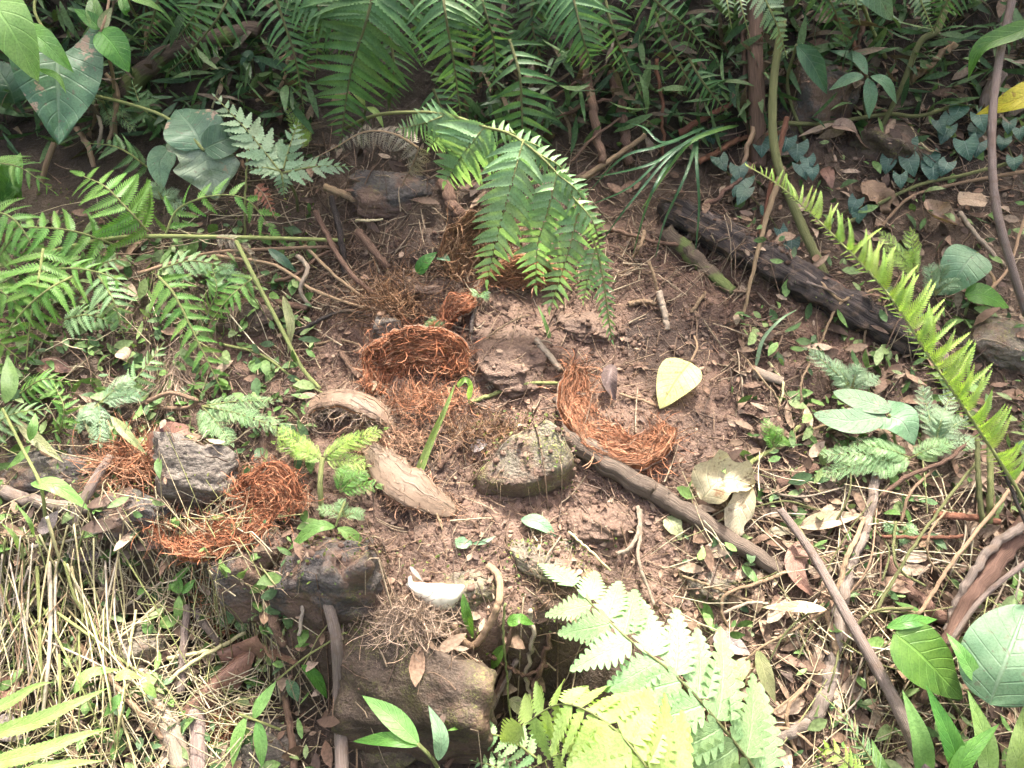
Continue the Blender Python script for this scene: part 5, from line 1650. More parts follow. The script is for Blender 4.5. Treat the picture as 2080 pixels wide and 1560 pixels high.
# ------------------------------------------------------------------ ferns
DF = 'dark ferns hanging from the bank'
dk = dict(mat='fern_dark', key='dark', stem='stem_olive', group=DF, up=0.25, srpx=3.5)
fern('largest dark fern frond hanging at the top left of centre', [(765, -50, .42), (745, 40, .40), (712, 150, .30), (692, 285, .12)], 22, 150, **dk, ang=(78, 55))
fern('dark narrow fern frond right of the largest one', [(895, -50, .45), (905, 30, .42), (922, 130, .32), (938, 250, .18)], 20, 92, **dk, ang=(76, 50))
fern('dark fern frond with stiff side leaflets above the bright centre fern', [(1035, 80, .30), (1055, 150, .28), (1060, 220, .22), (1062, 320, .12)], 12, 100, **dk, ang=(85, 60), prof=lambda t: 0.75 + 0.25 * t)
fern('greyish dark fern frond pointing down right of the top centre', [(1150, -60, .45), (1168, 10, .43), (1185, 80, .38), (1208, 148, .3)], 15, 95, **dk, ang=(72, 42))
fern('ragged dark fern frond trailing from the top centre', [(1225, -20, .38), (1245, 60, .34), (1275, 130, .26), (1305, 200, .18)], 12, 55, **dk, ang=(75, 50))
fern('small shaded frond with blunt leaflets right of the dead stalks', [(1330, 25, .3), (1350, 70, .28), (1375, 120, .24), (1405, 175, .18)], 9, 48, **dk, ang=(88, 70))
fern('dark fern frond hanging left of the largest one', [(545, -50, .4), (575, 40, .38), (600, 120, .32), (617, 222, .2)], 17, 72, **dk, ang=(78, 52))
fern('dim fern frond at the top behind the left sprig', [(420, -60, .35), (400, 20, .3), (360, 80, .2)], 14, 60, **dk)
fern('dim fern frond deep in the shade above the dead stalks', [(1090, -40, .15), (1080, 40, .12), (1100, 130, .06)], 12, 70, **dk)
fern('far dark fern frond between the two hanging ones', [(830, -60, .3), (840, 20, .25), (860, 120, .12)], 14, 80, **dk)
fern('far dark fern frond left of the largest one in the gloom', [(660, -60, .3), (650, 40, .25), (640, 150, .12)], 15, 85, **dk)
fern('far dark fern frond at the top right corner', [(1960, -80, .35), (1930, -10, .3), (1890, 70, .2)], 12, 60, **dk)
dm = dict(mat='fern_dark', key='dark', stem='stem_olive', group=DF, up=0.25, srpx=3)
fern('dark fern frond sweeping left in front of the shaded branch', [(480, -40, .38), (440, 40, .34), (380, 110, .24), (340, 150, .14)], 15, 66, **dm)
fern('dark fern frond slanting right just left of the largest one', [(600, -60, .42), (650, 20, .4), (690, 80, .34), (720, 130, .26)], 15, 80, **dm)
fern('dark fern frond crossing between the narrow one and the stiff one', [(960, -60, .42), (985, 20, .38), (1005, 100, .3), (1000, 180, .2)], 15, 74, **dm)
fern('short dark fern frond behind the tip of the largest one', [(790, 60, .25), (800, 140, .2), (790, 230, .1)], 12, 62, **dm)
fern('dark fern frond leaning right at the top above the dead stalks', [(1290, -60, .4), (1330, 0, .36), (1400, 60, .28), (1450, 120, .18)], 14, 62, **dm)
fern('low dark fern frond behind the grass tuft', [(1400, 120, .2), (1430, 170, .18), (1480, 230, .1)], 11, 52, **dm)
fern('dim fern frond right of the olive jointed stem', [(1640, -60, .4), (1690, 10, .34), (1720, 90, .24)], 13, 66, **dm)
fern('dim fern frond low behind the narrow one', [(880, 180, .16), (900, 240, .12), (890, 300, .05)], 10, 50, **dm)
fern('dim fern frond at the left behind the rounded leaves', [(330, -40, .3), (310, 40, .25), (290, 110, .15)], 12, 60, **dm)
TF = 'pale fern tips at the top edge'
tp = dict(mat='fern_grey', key='tiny', group=TF, up=0.25, srpx=2.5)
fern('largest pale fern tip hanging at the top edge right of centre', [(1530, -60, .5), (1555, 0, .5), (1580, 55, .46), (1598, 115, .4)], 16, 44, **tp, ang=(75, 45))
fern('left slim pale fern tip at the top edge', [(1468, -50, .5), (1478, 10, .5), (1486, 58, .45)], 10, 22, **tp)
fern('second slim pale fern tip at the top edge', [(1490, -50, .5), (1508, 20, .5), (1523, 76, .45)], 12, 18, **tp)
fern('slim pale fern tip left of the hanging broad leaf', [(1725, -50, .5), (1738, 0, .5), (1747, 48, .46)], 10, 22, **tp)
fern('pale fern tip right of the hanging broad leaf', [(1850, -50, .5), (1870, 0, .5), (1896, 64, .44)], 12, 26, **tp)
fern('faint fern tip at the top between the others', [(1680, -60, .48), (1698, -20, .48), (1715, 12, .45)], 10, 26, **tp)

# the bright fern in the centre: rachis, pinnae, pinnules
cr = [(830, 228, .30), (905, 232, .34), (983, 257, .36), (1043, 276, .36), (1110, 330, .34), (1168, 404, .29), (1215, 518, .2), (1243, 690, .06)]
cf = thing('fern_frond', 'bright green fern arching over the mud in the centre with hanging feathery pinnae', 'fern', P(700, 260, 0))
Cc = spline(PP([(700, 260, 0), (760, 235, .2)] + cr), 60)
V, F, luv = tube(Cc, np.linspace(4.2, 1.4, 60) * scl(Cc.mean(0)), 6, 0.05)
part('stem', V, F, M['stem_green'], cf, luv)


def sub_pinna(root, pts, n, lpx, mat, key='center', srpx=1.8, **kw):
    C3 = PP(pts)
    C = spline(C3, 30)
    V, F, luv = tube(C, np.linspace(srpx, srpx * 0.4, 30) * scl(C.mean(0)), 5)
    o = part('pinna', V, F, M['stem_green'], root, luv)
    leaflets(o, C3, n, lpx, mat, key, **kw)


kw = dict(ang=(72, 50), up=0.12, droop=0.12, t0=0.02, jit=4)
sub_pinna(cf, [(905, 234, .34), (862, 250, .31), (810, 262, .26)], 11, 48, 'fern_mid', **kw)
sub_pinna(cf, [(935, 240, .35), (905, 262, .32), (872, 300, .25)], 11, 56, 'fern_mid', **kw)
sub_pinna(cf, [(985, 257, .36), (950, 300, .32), (905, 368, .22)], 12, 88, 'fern_mid', **kw)
sub_pinna(cf, [(1062, 288, .36), (1040, 370, .31), (1010, 480, .2), (990, 568, .1)], 17, 84, 'fern_mid', **kw)
sub_pinna(cf, [(1132, 352, .33), (1112, 430, .27), (1092, 500, .19), (1088, 580, .1)], 15, 78, 'fern_mid', **kw)
sub_pinna(cf, [(1176, 420, .28), (1160, 490, .22), (1140, 560, .14), (1118, 622, .07)], 13, 66, 'fern_mid', **kw)
sub_pinna(cf, [(1210, 505, .21), (1198, 550, .17), (1185, 610, .1)], 10, 40, 'fern_mid', **kw)
for (a, b) in (((1000, 262), (1065, 305)), ((1050, 280), (1122, 345)), ((1090, 310), (1165, 395)), ((1130, 352), (1195, 455)), ((1162, 398), (1222, 530))):
    h0 = {1000: .36, 1050: .36, 1090: .35, 1130: .33, 1162: .3, 1190: .25, 935: .35, 880: .33}[a[0]]
    sub_pinna(cf, [(a[0], a[1], h0), ((a[0] + b[0]) / 2 + 14, (a[1] + b[1]) / 2 - 10, h0 - .03), (b[0], b[1], h0 - .14)], 11, 40, 'fern_mid', ang=(74, 50), up=0.35, droop=0.3, t0=0.02, jit=4)
leaflets(cf, PP([(1215, 518, .2), (1228, 600, .13), (1243, 690, .06)]), 12, 36, 'fern_mid', 'center', ang=(70, 40), up=0.35)

# the lime fern on the right
fern('bright lime fern frond slanting down the right side', [(1520, 338, .40), (1590, 382, .42), (1690, 475, .42), (1800, 592, .40), (1890, 728, .36), (1985, 868, .30), (2075, 1010, .24)][::-1], 66, 92, 'fern_lime', 'finecomb', 4.5, stem='stem_green',
     stalk=[(2140, 1300, 0), (2110, 1120, .14)], up=0.4, ang=(82, 60), droop=-0.5, jit=19, lside=(0.9, 0.24), prof=lambda t: min(1, 0.55 + t * 1.4) * (1 - t ** 3) * 0.92 + 0.10, roll=-0.35)

# left ferns
LFn = 'bright ferns on the left'
lf = dict(mat='fern_left', key='comb', group=LFn, srpx=3)
fern('arched bright fern frond at the upper left below the vine', [(300, 470, .10), (262, 428, .16), (215, 380, .20), (170, 358, .19)], 9, 98, **lf, ang=(86, 60), up=0.5, prof=lambda t: 1 - 0.45 * t)
fern('spreading fern frond at the left edge under the arched one', [(240, 500, .08), (150, 470, .14), (60, 462, .16), (-30, 470, .15)], 10, 78, **lf, ang=(80, 60), up=0.5)
fern('long fern frond hanging down at the left edge', [(88, 505, .16), (74, 590, .14), (60, 665, .10), (52, 750, .04)], 10, 84, **lf, ang=(80, 50), up=0.45)
fern('hanging fern frond with a fresh green tip left of the twigs', [(322, 562, .14), (355, 600, .14), (400, 690, .10), (453, 798, .03)], 11, 80, **lf, ang=(76, 48), up=0.45, prof=lambda t: 0.85 - 0.45 * t)
fern('row of small bright leaflets hanging from a bowed stem', [(335, 478, .08), (362, 425, .12), (430, 398, .15), (500, 405, .13), (548, 462, .09)], 8, 58, 'fern_left', 'tiny', 2.5, sides=(1, -1), group=LFn, ang=(70, 50), up=0.4, prof=lambda t: 0.85)
fern('fern frond at the far left edge in the middle', [(-60, 560, .18), (0, 590, .16), (60, 640, .1)], 8, 70, **lf)
fern('lower fern frond poking in at the left edge', [(-70, 650, .14), (-20, 680, .12), (40, 730, .06)], 8, 60, **lf)
fern('dusty fern frond over the stones left of the twigs', [(330, 545, .08), (390, 530, .09), (470, 545, .06)], 8, 44, mat='fern_pale', key='tiny', group=LFn, srpx=2.2)
fern('small fern frond at the foot of the level stem', [(195, 540, .05), (225, 530, .08), (270, 520, .06)], 7, 36, mat='fern_pale', key='tiny', group=LFn, srpx=2.0)
fern('bright fern tuft left of the level stem', [(0, 520, .1), (20, 490, .14), (40, 455, .14)], 7, 56, **lf)

fern('pale fern frond lying over the others at the far left', [(150, 560, .12), (95, 590, .15), (40, 640, .13), (0, 700, .08)], 9, 66, **lf, ang=(80, 55), up=0.5)
fern('fern frond spreading right beneath the spreading one', [(60, 560, .08), (140, 545, .13), (220, 560, .12), (280, 600, .07)], 9, 58, **lf, ang=(80, 55), up=0.5)
fern('yellowish fern frond curving down at the left edge middle', [(-30, 430, .16), (20, 440, .18), (60, 490, .15), (80, 560, .08)], 9, 62, **lf, ang=(80, 55), up=0.5)
fern('faded fern frond low at the left below the hanging one', [(130, 650, .05), (180, 640, .08), (240, 660, .05)], 8, 44, mat='fern_pale', key='tiny', group=LFn, srpx=2.2)
fern('soft fern frond right of the long hanging one', [(200, 560, .1), (230, 610, .11), (250, 680, .06)], 8, 56, mat='fern_pale', key='comb', group=LFn, srpx=2.4)
fern('fern frond rising under the level stem', [(420, 640, .04), (440, 590, .09), (430, 540, .1)], 8, 46, mat='fern_left', key='comb', group=LFn, srpx=2.2)

fern('fern frond drooping over the mossy stones left of the twigs', [(520, 560, .08), (470, 600, .1), (430, 650, .06)], 8, 44, mat='fern_left', key='tiny', group=LFn, srpx=2)
fern('pale fern frond among the straw below the hanging one', [(250, 800, .03), (300, 740, .08), (330, 700, .08)], 8, 46, mat='fern_pale', key='tiny', group=LFn, srpx=2)
fern('dull fern frond at the left edge above the slab', [(-40, 880, .06), (30, 840, .1), (110, 830, .07)], 9, 52, mat='fern_pale', key='comb', group=LFn, srpx=2.2)
fern('small fern frond in the straw above the left slab', [(120, 880, .03), (130, 830, .08), (110, 780, .08)], 8, 40, mat='fern_left', key='tiny', group=LFn, srpx=2)
fern('small fern frond under the long hanging one', [(40, 800, .04), (90, 770, .08), (150, 780, .05)], 8, 44, mat='fern_left', key='comb', group=LFn, srpx=2)
fern('fern frond in the shade below the crinkled seedling', [(-30, 330, .1), (40, 340, .16), (110, 390, .12)], 9, 60, mat='fern_left', key='comb', group=LFn, srpx=2.4)
fern('shaded fern frond under the vine stem', [(300, 340, .05), (240, 300, .12), (170, 290, .1)], 9, 56, mat='fern_dark', key='comb', group=LFn, srpx=2.4)
fern('shaded fern frond behind the bleached leaf', [(330, 250, .06), (290, 220, .12), (270, 170, .14)], 9, 56, mat='fern_dark', key='comb', group=LFn, srpx=2.4)

# pale lobed fern top left
p = thing('fern_frond', 'grey-green fern with five lobed blades left of the withered fern', 'fern', P(600, 430, 0))
for a, b, n_, L in (((572, 352, .17), (437, 196, .2), 10, 62), ((575, 345, .17), (606, 248, .2), 7, 40), ((578, 350, .17), (712, 338, .14), 8, 42), ((572, 352, .17), (577, 398, .12), 5, 24), ((570, 348, .17), (505, 345, .15), 6, 30)):
    C3 = PP([a, ((a[0] + b[0]) / 2, (a[1] + b[1]) / 2 - 6, (a[2] + b[2]) / 2 + .012), b])
    C = spline(C3, 20)
    V, F, luv = tube(C, np.linspace(2.2, 0.8, 20) * scl(C.mean(0)), 5)
    o = part('pinna', V, F, M['stem_green'], p, luv)
    leaflets(o, C3, n_, L, 'fern_grey', 'lobedshort', ang=(62, 40), up=0.55, droop=0.05)
stick('', [(575, 350, .17), (600, 395, .08), (605, 430, 0)], 3, 3, 'stem_olive', parent=p)

# the pale and yellow ferns at the bottom
p = fern('large pale lobed fern frond at the bottom right of centre', [(1560, 1600, .10), (1470, 1480, .22), (1372, 1372, .26), (1268, 1290, .24), (1165, 1190, .16)], 10, 212, 'fern_pale', 'lobed', 4.0, stem='stem_olive', ang=(80, 50), up=0.6, droop=0.1, prof=lambda t: 0.95 - 0.45 * t)
fern('yellow-green young fern frond arching at the bottom edge', [(1370, 1660, .28), (1315, 1560, .38), (1235, 1470, .42), (1140, 1430, .40), (1060, 1475, .32)], 12, 165, 'fern_yellow', 'lobed', 4.0, ang=(82, 60), up=0.5, droop=0.35, stalk=[(1400, 1700, .0)], prof=lambda t: 1 - 0.4 * t)
fern('second yellow fern frond behind the bottom edge', [(1330, 1640, .16), (1240, 1560, .24), (1150, 1530, .24), (1080, 1560, .2)], 8, 110, 'fern_yellow', 'lobed', 3.5, ang=(82, 60), up=0.5, droop=0.3)
fern('blunt-lobed grey-green fern blade at the bottom left of the yellow one', [(1090, 1540, .16), (1040, 1505, .18), (985, 1490, .17), (915, 1500, .13)], 9, 46, 'fern_pale', 'lobedshort', 2.5, ang=(75, 50), up=0.55)
fern('short grey-green fern blade at the bottom edge', [(1060, 1600, .14), (1010, 1560, .16), (960, 1545, .14)], 7, 44, 'fern_pale', 'lobedshort', 2.5, ang=(75, 50), up=0.55)
fern('pointed fern tip standing at the bottom right', [(1800, 1600, .08), (1755, 1520, .16), (1712, 1455, .18), (1668, 1408, .17)], 14, 36, 'fern_pale', 'serrate', 2.8, ang=(70, 45), up=0.5)
fern('small curled fern tip at the bottom edge right of the roots', [(1760, 1600, .08), (1720, 1550, .14), (1680, 1520, .15), (1655, 1550, .11)], 9, 40, 'fern_lime', 'lobedshort', 2.5, ang=(75, 50), up=0.5)
SF = 'serrated fern blades at the lower left'
for lb, q, w_ in (('longest pale serrated blade at the lower left', [(-60, 1500, .12), (60, 1470, .15), (140, 1435, .16), (225, 1395, .14)], 40), ('second pale serrated blade below the longest', [(-60, 1560, .12), (70, 1530, .15), (150, 1500, .16), (228, 1478, .14)], 40),
                  ('third serrated blade at the bottom left corner', [(-60, 1610, .12), (40, 1580, .15), (120, 1555, .15), (215, 1545, .13)], 36), ('upper serrated blade at the left edge', [(-60, 1450, .1), (10, 1430, .13), (70, 1395, .13), (110, 1385, .12)], 30)):
    leaf(lb, q, w_, 'grass_lime', 'lance', 'serrated_leaf', 'leaf', teeth=26, tdepth=0.18, nseg=78, group=SF, up=0.5, fold=0.25)
leaf('short broad serrated leaf among the dry stalks', [(232, 1380, .12), (255, 1370, .13), (288, 1378, .12)], 24, 'grass_lime', 'lance', 'serrated_leaf', 'leaf', teeth=10, tdepth=0.15, nseg=40, group=SF, up=0.5)
leaf('small pointed serrated leaf beside the short broad one', [(290, 1388, .11), (300, 1395, .11), (318, 1418, .1)], 22, 'grass_lime', 'lance', 'serrated_leaf', 'leaf', teeth=10, tdepth=0.15, nseg=40, group=SF, up=0.5)
leaf('green serrated leaf hanging below the small pointed one', [(246, 1408, .1), (232, 1430, .1), (210, 1455, .08)], 26, 'grass', 'lance', 'serrated_leaf', 'leaf', teeth=10, tdepth=0.15, nseg=40, group=SF, up=0.5)

# lacy feathery weeds
LW = 'feathery low ferns'
lw = dict(name='feathery_weed', group=LW, srpx=1.8)
def weed(label, base, tips, lpx=26, mat='fern_pale', n=8, key='lace'):
    p = thing('feathery_weed', label, 'fern', P(*base), LW)
    for t in tips:
        mid = ((base[0] + t[0]) / 2, (base[1] + t[1]) / 2 - 5, t[2] * 0.75 + .012)
        C3 = PP([(base[0], base[1], base[2] + 0.004), mid, t])
        C = spline(C3, 16)
        V, F, luv = tube(C, np.linspace(1.8, 0.6, 16) * scl(C.mean(0)), 5)
        o = part('frond', V, F, M['stem_green'], p, luv)
        leaflets(o, C3, n, lpx * 0.66, mat, key, t0=0.15, ang=(65, 45), up=0.65, droop=0.0, prof=lambda t: 0.5 + 0.8 * math.sin(math.pi * min(1, t * 0.8 + 0.1)) if t < .9 else .5)
    return p


weed('feathery pale weed spraying right above the squared grey block', (410, 825, .05), [(560, 815, .08), (540, 860, .09), (470, 900, .06), (600, 880, .07), (430, 880, .05)], 34, 'fern_pale', 10)
weed('bright feathery weed left of the husk slab', (655, 935, .05), [(560, 870, .08), (600, 915, .08), (720, 890, .09), (780, 872, .08), (745, 945, .06), (560, 900, .05)], 32, 'fern_lime', 9)
weed('feathery weed at the foot of the bright one', (690, 1000, .03), [(740, 960, .06), (770, 985, .05), (700, 950, .06)], 28, 'fern_left', 8)
weed('dull feathery weed among the left straw', (200, 820, .05), [(270, 770, .07), (285, 800, .06), (165, 870, .05), (205, 900, .05), (180, 850, .06)], 34, 'fern_grey', 9)
weed('wide feathery fern mat on the right below the round leaves', (1850, 930, .04), [(1660, 925, .06), (1700, 955, .05), (1740, 900, .06), (1650, 970, .04), (1780, 960, .05), (1760, 905, .07), (1930, 900, .07)], 34, 'fern_pale', 11)
weed('feathery fern sprays right of the round leaves', (1900, 900, .05), [(1935, 790, .1), (1960, 850, .09), (1920, 830, .1), (1870, 780, .08), (1990, 900, .07)], 34, 'fern_grey', 9)
weed('feathery fern tuft below the log end', (1730, 790, .03), [(1640, 710, .06), (1690, 735, .05), (1745, 745, .06), (1780, 765, .05), (1700, 770, .04)], 30, 'fern_grey', 9)
weed('silvery feathery tuft beside the lime fern', (1900, 600, .05), [(1925, 535, .1), (1940, 570, .09), (1890, 545, .1)], 32, 'fern_grey', 8)
weed('lime lacy tuft on the right slope above the log', (1860, 560, .05), [(1790, 475, .12), (1850, 470, .12), (1800, 510, .1), (1850, 515, .1)], 30, 'fern_lime', 8)
weed('small lobed weed left of the feathery mat', (1570, 905, .02), [(1555, 855, .05), (1580, 870, .05), (1560, 890, .04), (1600, 895, .03)], 24, 'fern_left', 6)
weed('green mossy weed above the level stem', (430, 560, .04), [(400, 545, .06), (470, 545, .07), (440, 580, .05), (490, 565, .05)], 26, 'fern_mid', 8)
weed('fresh lacy sprig right of the pale lobed fern', (615, 300, .05), [(585, 220, .1), (610, 235, .1), (625, 270, .08)], 20, 'fern_lime', 7)
weed('pale lacy moss tuft under the charcoal stone', (480, 1260, .03), [(450, 1260, .05), (500, 1275, .05), (470, 1235, .05), (520, 1250, .04)], 26, 'fern_pale', 7)
weed('dusty weed under the bleached vine leaf', (330, 405, .04), [(310, 380, .07), (355, 395, .06), (370, 420, .05)], 26, 'fern_grey', 7)
weed('yellowish weed hanging from the vine stem at the upper left', (205, 205, .08), [(190, 215, .09), (245, 230, .08), (270, 260, .06), (225, 250, .07)], 26, 'fern_pale', 7)
weed('tiny fern sprig on the mud above the orange bowl', (975, 600, .01), [(955, 598, .03), (990, 605, .02)], 18, 'fern_mid', 6)
weed('little green sprig at the foot of the brown fibre heap', (880, 675, .01), [(878, 645, .04), (900, 655, .03), (865, 655, .03)], 16, 'fern_mid', 6)
weed('weed with pale leaflets at the foot of the dark block', (700, 1050, .03), [(650, 1035, .04), (735, 1045, .04), (690, 1020, .05)], 24, 'fern_pale', 6)
weed('green moss-like fern at the lower right tangle', (1830, 1085, .02), [(1800, 1070, .04), (1860, 1075, .04), (1840, 1100, .03)], 22, 'fern_mid', 7)
fern('withered grey-brown fern drooping over the dark slab', [(850, 300, .2), (800, 272, .24), (740, 268, .24), (680, 300, .2), (640, 320, .17)], 14, 40, 'fern_dead', 'lace', 2.5, stem='stem_tan', ang=(80, 60), up=0.4, droop=0.5)
fern('withered fern tip hanging from the arched one', [(850, 300, .2), (840, 330, .17), (815, 380, .1)], 9, 34, 'fern_dead', 'lace', 2.0, stem='stem_tan', ang=(80, 60), up=0.4, droop=0.5)
fern('rust-brown dead fern tip beside the pale lobed fern', [(520, 378, .14), (540, 400, .13), (558, 442, .1)], 7, 20, 'fern_brown', 'lobedshort', 2.0, stem='stem_tan', up=0.5)
fern('dry brown fern tip curling at the level stem', [(440, 482, .12), (480, 490, .13), (515, 530, .1), (530, 570, .07)], 9, 26, 'fern_dead', 'lace', 2.0, stem='stem_tan', up=0.5, droop=0.4)
fern('fallen strip of brown fern on the mud by the slab', [(985, 785, .012), (1010, 778, .014), (1030, 780, .01)], 9, 13, 'fern_dead', 'serrate', 1.6, stem='stem_tan', up=0.8)

# ------------------------------------------------------------------ grasses and dry stalks
def blades(p, n, x0, y0, spread, L, lean, wpx, mat, shape='grass', h=0.25, pn='blade', ys=12):
    for k in range(n):
        bx = x0 + RN.uniform(-1, 1) * spread
        by = y0 + RN.uniform(-1, 1) * ys
        a = lean + RN.uniform(-0.75, 0.75)
        l = L * RN.uniform(0.6, 1.1)
        tx, ty = bx + l * math.sin(a), by - l * math.cos(a)
        hh = h * RN.uniform(0.6, 1.1)
        leaf('', [(bx, by, .0), ((bx + tx) / 2 - 0.05 * l, (by + ty) / 2 - 0.12 * l, hh), (tx, ty, hh * 0.75)], wpx * RN.uniform(.7, 1.2), mat, shape, pn, parent=p, nseg=12, nac=2, fold=0.4, up=0.4, wav=0.0)


p = plant('tuft of long dark grass blades right of the centre fern', (1400, 300, 0), 'grass_tuft', 'grass')
for q in ([(1470, 255, .06), (1380, 300, .2), (1290, 400, .16), (1215, 500, .05)], [(1470, 255, .06), (1360, 310, .2), (1280, 380, .16), (1190, 420, .06)], [(1415, 270, .1), (1415, 330, .18), (1420, 420, .12), (1412, 520, .02)],
          [(1420, 265, .1), (1395, 350, .2), (1350, 450, .1), (1330, 530, .02)], [(1400, 290, .1), (1330, 330, .2), (1260, 350, .16), (1205, 360, .1)], [(1390, 290, .1), (1340, 360, .2), (1310, 430, .14), (1285, 520, .03)],
          [(1380, 285, .1), (1330, 300, .2), (1265, 320, .18), (1195, 390, .08)], [(1430, 260, .1), (1350, 290, .22), (1310, 260, .22), (1280, 250, .18)]):
    leaf('', q, 9, 'grass_dark', 'grass', 'blade', parent=p, nseg=24, nac=2, fold=0.4, up=0.4, wav=0.0)
leaf('', [(1500, 255, .04), (1450, 268, .16), (1410, 285, .18), (1375, 320, .16), (1300, 430, .05)], 11, 'grass', 'grass', 'blade', parent=p, nseg=24, nac=2, fold=0.4, up=0.4, wav=0.0)
p = plant('tuft of narrow grass in the shade at the upper left', (395, 160, 0), 'grass_tuft', 'grass')
for q in ([(335, 180, .02), (350, 130, .1), (392, 100, .1)], [(390, 215, .02), (410, 165, .1), (440, 150, .1)], [(392, 100, .1), (410, 115, .09), (420, 128, .06)], [(430, 110, .08), (445, 80, .12), (490, 70, .12)], [(440, 140, .04), (438, 120, .08), (440, 95, .1)]):
    leaf('', q, 8, 'grass', 'grass', 'blade', parent=p, nseg=14, nac=2, fold=0.4, up=0.4, wav=0.0)
p = plant('tuft of thin grass hanging at the top edge left', (300, 90, 0), 'grass_tuft', 'grass')
leaf('', [(245, -10, .3), (255, 20, .3), (262, 35, .27)], 22, 'leaf_green', 'lance', 'blade', parent=p, up=0.4)
leaf('', [(262, -5, .3), (300, 5, .3), (335, 26, .27)], 18, 'leaf_pale', 'lance', 'blade', parent=p, up=0.4)
stick('', [(255, -10, .3), (280, 40, .15), (300, 90, 0)], 2, 2, 'stem_olive', parent=p)
leaf('yellow-green grass blade standing in front of the orange bowl', [(845, 975, .0), (878, 890, .06), (905, 830, .1), (925, 778, .12)], 19, 'grass_lime', 'grass', 'grass_shoot', 'grass', nseg=24, nac=4, fold=0.5, up=0.3, wav=0.02)
leaf('curled yellow leaf sheath beside the grass blade', [(930, 785, .1), (945, 772, .12), (955, 785, .1), (952, 812, .06)], 11, 'grass_lime', 'strap', 'grass_shoot', 'grass', nseg=24, nac=4, fold=0.5, up=0.4)
leaf('bent grey-green grass blade right of the mud', [(1535, 745, .0), (1550, 690, .04), (1585, 650, .06), (1620, 628, .05)], 9, 'fern_grey', 'grass', 'grass_shoot', 'grass', nseg=20, nac=2, fold=0.4)
leaf('short green blade standing on the slab above the mud', [(1118, 690, .0), (1105, 650, .03), (1092, 620, .04)], 10, 'grass', 'grass', 'grass_shoot', 'grass', nseg=16, nac=2, fold=0.4)
leaf('green blade drooping below the white shell', [(940, 1205, .08), (948, 1250, .07), (962, 1298, .03)], 22, 'leaf_green', 'lance', 'grass_shoot', 'grass', fold=0.3)
leaf('dark green leaf hanging beside the boulder', [(1025, 1310, .07), (1010, 1335, .07), (998, 1362, .05)], 26, 'leaf_green', 'lance', 'grass_shoot', 'grass', fold=0.3)
leaf('dark hanging leaf in the twigs left of the mud', [(575, 600, .06), (590, 660, .07), (585, 720, .04)], 20, 'leaf_olive', 'lance', 'grass_shoot', 'grass', fold=0.4)
leaf('dim green blade under the level stem', [(545, 505, .06), (575, 530, .06), (605, 555, .03)], 22, 'leaf_dark', 'lance', 'grass_shoot', 'grass', fold=0.3)
leaf('olive blade leaning against the dark layered block', [(160, 820, .05), (180, 860, .05), (190, 905, .03)], 18, 'leaf_olive', 'lance', 'grass_shoot', 'grass', fold=0.3)
leaf('long olive blade sagging over the spotted leaf', [(225, 845, .08), (260, 885, .09), (300, 925, .07)], 22, 'leaf_olive', 'lance', 'grass_shoot', 'grass', fold=0.3)

p = plant('sheaf of pale dry stalks standing at the left edge', (110, 1130, 0), 'dry_stalks', 'stalks')
for q, r in (([(75, 1150, .1), (80, 1250, .12), (82, 1330, .1), (90, 1460, .05)], 5), ([(100, 1140, .1), (103, 1260, .12), (98, 1350, .1), (85, 1470, .05)], 6.5), ([(115, 1140, .1), (112, 1240, .12), (120, 1400, .06)], 4), ([(130, 1140, .12), (150, 1210, .12), (168, 1250, .1), (155, 1310, .08), (130, 1370, .05)], 4),
             ([(135, 1145, .12), (175, 1230, .1), (185, 1270, .08)], 4), ([(95, 1050, .1), (110, 1100, .12), (120, 1135, .12)], 5), ([(60, 1150, .1), (30, 1230, .1), (-20, 1350, .06)], 4), ([(70, 1180, .1), (40, 1250, .1), (-20, 1290, .08)], 3), ([(110, 1240, .11), (180, 1290, .1), (260, 1350, .06), (340, 1400, .03)], 4),
             ([(90, 1300, .1), (180, 1340, .09), (300, 1400, .05)], 3.2), ([(-20, 1240, .09), (40, 1210, .1), (90, 1190, .1)], 4), ([(120, 1330, .1), (122, 1400, .1), (116, 1510, .06)], 4), ([(160, 1290, .1), (163, 1400, .09), (158, 1500, .05)], 2.6), ([(60, 1170, .1), (55, 1300, .1), (60, 1400, .06)], 2.6),
             ([(145, 1150, .1), (170, 1250, .1), (230, 1310, .06)], 3.2), ([(-10, 1190, .1), (60, 1165, .1), (130, 1130, .1)], 3)):
    C = spline(PP(q), 24)
    V, F, luv = tube(C, np.linspace(r * .78, r * 0.55, 24) * scl(C.mean(0)), 6, 0.08)
    part('stalk', V, F, M[RN.choice(['straw', 'straw', 'stem_green', 'straw_grey'])], p, luv)
for q, wd in (([(40, 1120, .08), (30, 1090, .1), (0, 1060, .1)], 10), ([(70, 1090, .08), (60, 1060, .1), (30, 1020, .1)], 9), ([(0, 1215, .08), (30, 1180, .1), (60, 1160, .1)], 16), ([(0, 1280, .08), (40, 1250, .1), (70, 1210, .1)], 12), ([(150, 1410, .08), (180, 1370, .1), (245, 1360, .1)], 24)):
    leaf('', q, wd, 'grass_lime', 'lance', 'blade', parent=p, nseg=14, nac=2, fold=0.4)

# ------------------------------------------------------------------ twigs and vines lying about
TW = 'thin twigs and vines'
def tw(label, pts, r0=3.5, r1=2.5, mat='stem_tan', jit=1.5, **kw):
    return stick(label, [q if len(q) > 2 else (q[0], q[1], .012) for q in pts], r0, r1, mat, 'twig', 'twig', TW, jit=jit, sides=7, n=max(16, 10 * len(pts)), **kw)


